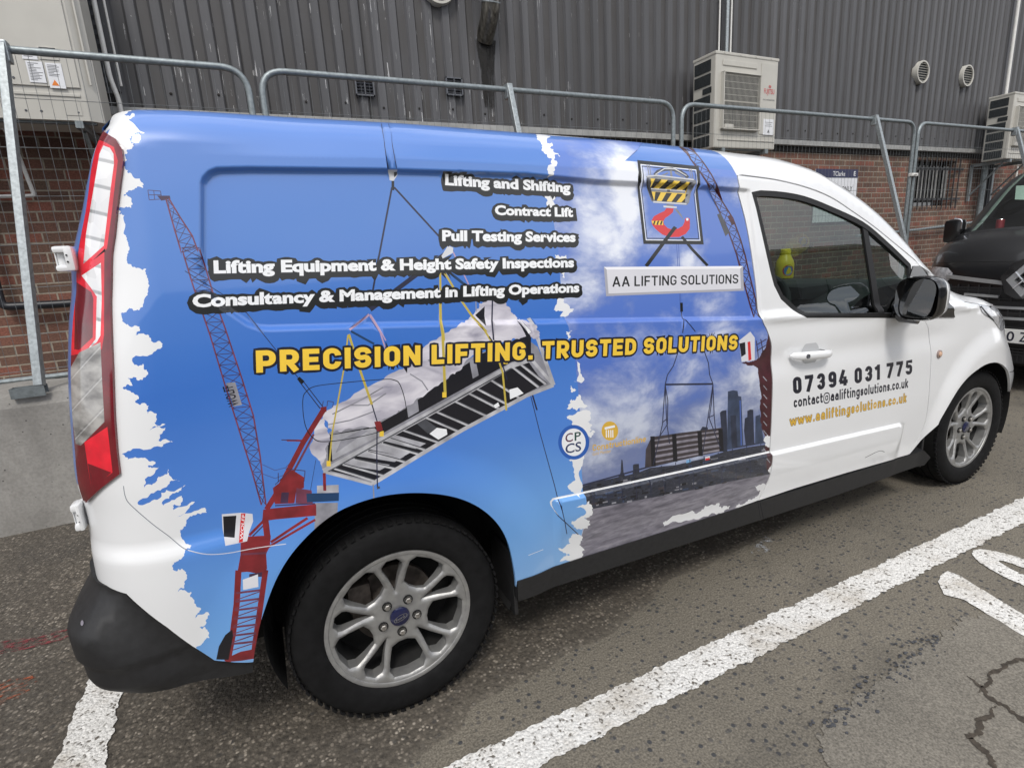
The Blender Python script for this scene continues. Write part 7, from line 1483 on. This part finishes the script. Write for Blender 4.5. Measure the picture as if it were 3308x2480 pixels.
# diamond badge in a dark surround
def diamond(bm, cx, h, w, z, x, d, inner=None, mi=0):
    o_ = [(0, h), (w, 0), (0, -h), (-w, 0)]
    A = [bm.verts.new((x, cx+a, z+b)) for a, b in o_]; B = [bm.verts.new((x+d, cx+a*1.12, z+b*1.12)) for a, b in o_]
    if inner:
        I_ = [bm.verts.new((x-0.004 if False else x, cx+a*inner, z+b*inner)) for a, b in o_]; J = [bm.verts.new((x+d, cx+a*inner, z+b*inner)) for a, b in o_]
        for i in range(4):
            j = (i+1) % 4
            for q in ((A[i], A[j], I_[j], I_[i]), (A[j], A[i], B[i], B[j]), (I_[i], I_[j], J[j], J[i])): bm.faces.new(q)
    else:
        bm.faces.new(A)
        for i in range(4): j = (i+1) % 4; bm.faces.new((A[j], A[i], B[i], B[j]))
bm = bmesh.new(); pts = [(0, 0.175), (0.10, 0.13), (0.165, 0.02), (0.12, -0.11), (0.05, -0.15), (-0.05, -0.15), (-0.12, -0.11), (-0.165, 0.02), (-0.10, 0.13)]
A = [bm.verts.new((-0.012, a, 0.915+b)) for a, b in pts]; B = [bm.verts.new((0.06, a*1.1, 0.915+b*1.08)) for a, b in pts]
bm.faces.new(A)
for i in range(9): bm.faces.new((A[(i+1) % 9], A[i], B[i], B[(i+1) % 9]))
obj('badge_surround', bm, MATS['gloss_black'], bv)
bm = bmesh.new(); diamond(bm, 0, 0.132, 0.112, 0.915, -0.045, 0.032, 0.52); bg_ = obj('diamond_badge', bm, MATS['chrome_dull'], bv)
bm = bmesh.new()
for s in (1, -1): box(bm, (-0.050, s*0.030, 0.915+s*0.034), (0.010, 0.012, 0.084), Matrix.Rotation(s*0.0-0.72, 3, 'X'), 0.003); box(bm, (-0.050, -s*0.030, 0.915+s*0.034), (0.010, 0.012, 0.084), Matrix.Rotation(0.72, 3, 'X'), 0.003)
obj('badge_edge', bm, MATS['chrome'], bg_)
for s in (-1, 1):
    bm = bmesh.new(); o_ = []
    pl = [(0.56, 0.96), (0.62, 1.005), (0.76, 1.015), (0.92, 1.00), (0.955, 0.94), (0.94, 0.87), (0.84, 0.84), (0.70, 0.845), (0.58, 0.90)]
    pts = np.array(resample(pl, 0.03)); pc = pts.mean(0); rings = [[bm.verts.new(bsurf(SZ(np.array([pc[1]+(p[1]-pc[1])*k_])), np.array([s*min(pc[0]+(p[0]-pc[0])*k_, 0.962)]), 0.012*(1-k_*0.6))[0]) for p in pts] for k_ in (1.0, 0.66, 0.33)]
    for i in range(2):
        for j in range(len(pts)): bm.faces.new((rings[i][j], rings[i][(j+1) % len(pts)], rings[i+1][(j+1) % len(pts)], rings[i+1][j]))
    bm.faces.new(rings[2]); bmesh.ops.recalc_face_normals(bm, faces=bm.faces[:]); hl_ = obj('headlamp', bm, MATS['lamp_glass'], bv, True)
    bm = bmesh.new(); bar(bm, s*0.60, s*0.90, 0.855, 0.862, 0.014, 0.012, 5, 0.016); obj('lamp_strip', bm, MATS['indicator_lens'], hl_)
    c = Vector((1.02, s*1.03, 1.32)); bm = bmesh.new(); box(bm, c, (0.12, 0.17, 0.24), None, 0.05); tube(bm, [c+Vector((0.03, -s*0.09, -0.05)), Vector((1.08, s*0.90, 1.25))], 0.03, 8); mm = obj('door_mirror', bm, MATS['black_paint'], bv, True)
    bm = bmesh.new(); tube(bm, fillet([c+Vector((-0.072, -s*0.09, 0.02)), c+Vector((-0.072, -s*0.09, 0.11)), c+Vector((-0.072, -s*0.02, 0.125))], 0.05), 0.007, 6); obj('mirror_trim', bm, MATS['chrome'], mm)
bm = bmesh.new(); box(bm, (-0.018, 0, 0.465), (0.010, 0.524, 0.113), None, 0.003); box(bm, (-0.006, 0, 0.465), (0.022, 0.60, 0.15), None, 0.006, 1); pt_ = obj('number_plate', bm, [MATS['plate_white'], MATS['grille_black']], bv)
MP = lambda y, z: Matrix(((0, 0, -1, -0.0235), (-1, 0, 0, y), (0, 1, 0, z), (0, 0, 0, 1)))
for ch, y, w_ in (('7', 0.122, 0.048), ('0', 0.061, 0.050), ('Z', -0.022, 0.050)): text_mesh('plate_character', ch, MATS['plate_ink'], pt_, MP(y, 0.426), w_, 0.079, 0.012)
bm = bmesh.new()
for z in np.linspace(0.26, 0.36, 5): bar(bm, -0.70, 0.70, float(z), float(z), 0.008, 0.012, 14, 0.006)
for i in range(40): y = -0.70+i*0.0359; bar(bm, y, y+0.006, 0.31, 0.31, 0.11, 0.010, 1, 0.004)
obj('bumper_mesh', bm, MATS['mesh_dark'], bv)
bm = bmesh.new(); bar(bm, -0.74, 0.74, 0.31, 0.31, 0.14, 0.010, 14, 0.001); obj('bumper_intake', bm, MATS['grille_black'], bv)
bm = bmesh.new(); box(bm, (2.6, 0, 0.28), (4.2, 1.7, 0.20)); obj('underbody', bm, MATS['liner'], bv)
bm = bmesh.new(); box(bm, (1.02, 0, 1.16), (0.66, 1.60, 0.26), None, 0.08); box(bm, (2.5, 0, 1.2), (0.05, 1.75, 1.3)); box(bm, (1.9, 0, 0.75), (1.2, 1.7, 0.06)); obj('dashboard', bm, MATS['dash_grey'], bv, True)
for s in (-1, 1):
    bm = bmesh.new(); box(bm, (1.95, s*0.45, 1.22), (0.13, 0.50, 0.66), Matrix.Rotation(math.radians(12), 3, 'Y'), 0.05); box(bm, (2.03, s*0.45, 1.64), (0.09, 0.26, 0.18), None, 0.04); obj('seat', bm, MATS['dash_grey'], bv, True)
    bgrid('pillar_trim', 9.05, 11.0, s*HW*0.80, s*HW*0.86, 'cabin_pale', 10, 4, off=-0.02)
bm = bmesh.new(); tube(bm, [(1.10, 0.45, 1.58), (1.06, 0.45, 1.45)], 0.02); box(bm, (1.22, 0.10, 1.70), (0.03, 0.22, 0.07), None, 0.02); obj('rear_mirror', bm, MATS['dash_grey'], bv, True)
for s in (-1, 1):
    w = bpy.data.objects.new('wheel', None); COL.objects.link(w); w.parent = bv; w.location = (0.98, s*0.83, 0.33)
    bm = bmesh.new(); Mw = Matrix.Rotation(math.radians(90), 4, 'X'); lathe(bm, [(-0.11, 0.20), (-0.11, 0.30), (-0.08, 0.33), (0.08, 0.33), (0.11, 0.30), (0.11, 0.20)], Mw, 40); obj('tyre', bm, MATS['tyre'], w, True)
    bm = bmesh.new(); lathe(bm, [(-0.10, 0.205), (-0.06, 0.19), (-0.05, 0.0), (0.05, 0.0), (0.06, 0.19), (0.10, 0.205)], Mw, 30); obj('rim', bm, MATS['alloy'], w, True)
mat('can_red', srgb(150, 30, 44), 0.35, 0.3)
t = thing('drink_can', 'red drink can on the black van dashboard behind the windscreen', 'can', (BX+0.93, BY+0.62, 1.292))
bm = bmesh.new(); lathe(bm, [(0, 0), (0, 0.026), (0.008, 0.033), (0.104, 0.033), (0.113, 0.027)], Matrix(), 24); obj('can_body', bm, MATS['can_red'], t, True); bm = bmesh.new(); lathe(bm, [(0.113, 0.0275), (0.116, 0.026), (0.113, 0.0)], Matrix(), 24); obj('can_lid', bm, MATS['chrome'], t)
mat('paper_green', (0.52, 0.64, 0.58), 0.7)
def on_screen(px, py):
    """the point of the black van's windscreen seen at a photograph point"""
    best = None
    for q in np.linspace(9.0, 11.0, 81):
        P = bsurf(np.full(61, q), np.linspace(-0.1, 0.8, 61), -0.02)+np.array([BX, BY, 0]); d = np.hypot(*(project(P)-[px, py]).T); j = int(d.argmin())
        if best is None or d[j] < best[0]: best = (d[j], P[j])
    return best[1]
bm = bmesh.new(); vs = [bm.verts.new(on_screen(*q)-np.array([BX, BY, 0])) for q in ((3280, 645), (3332, 643), (3335, 598), (3283, 600))]; bm.faces.new(vs)
o = obj('permit_paper', bm, MATS['paper_green']); o.location = (BX, BY, 0); tag(o, 'pale paper permit stuck behind the black van windscreen', 'paper')
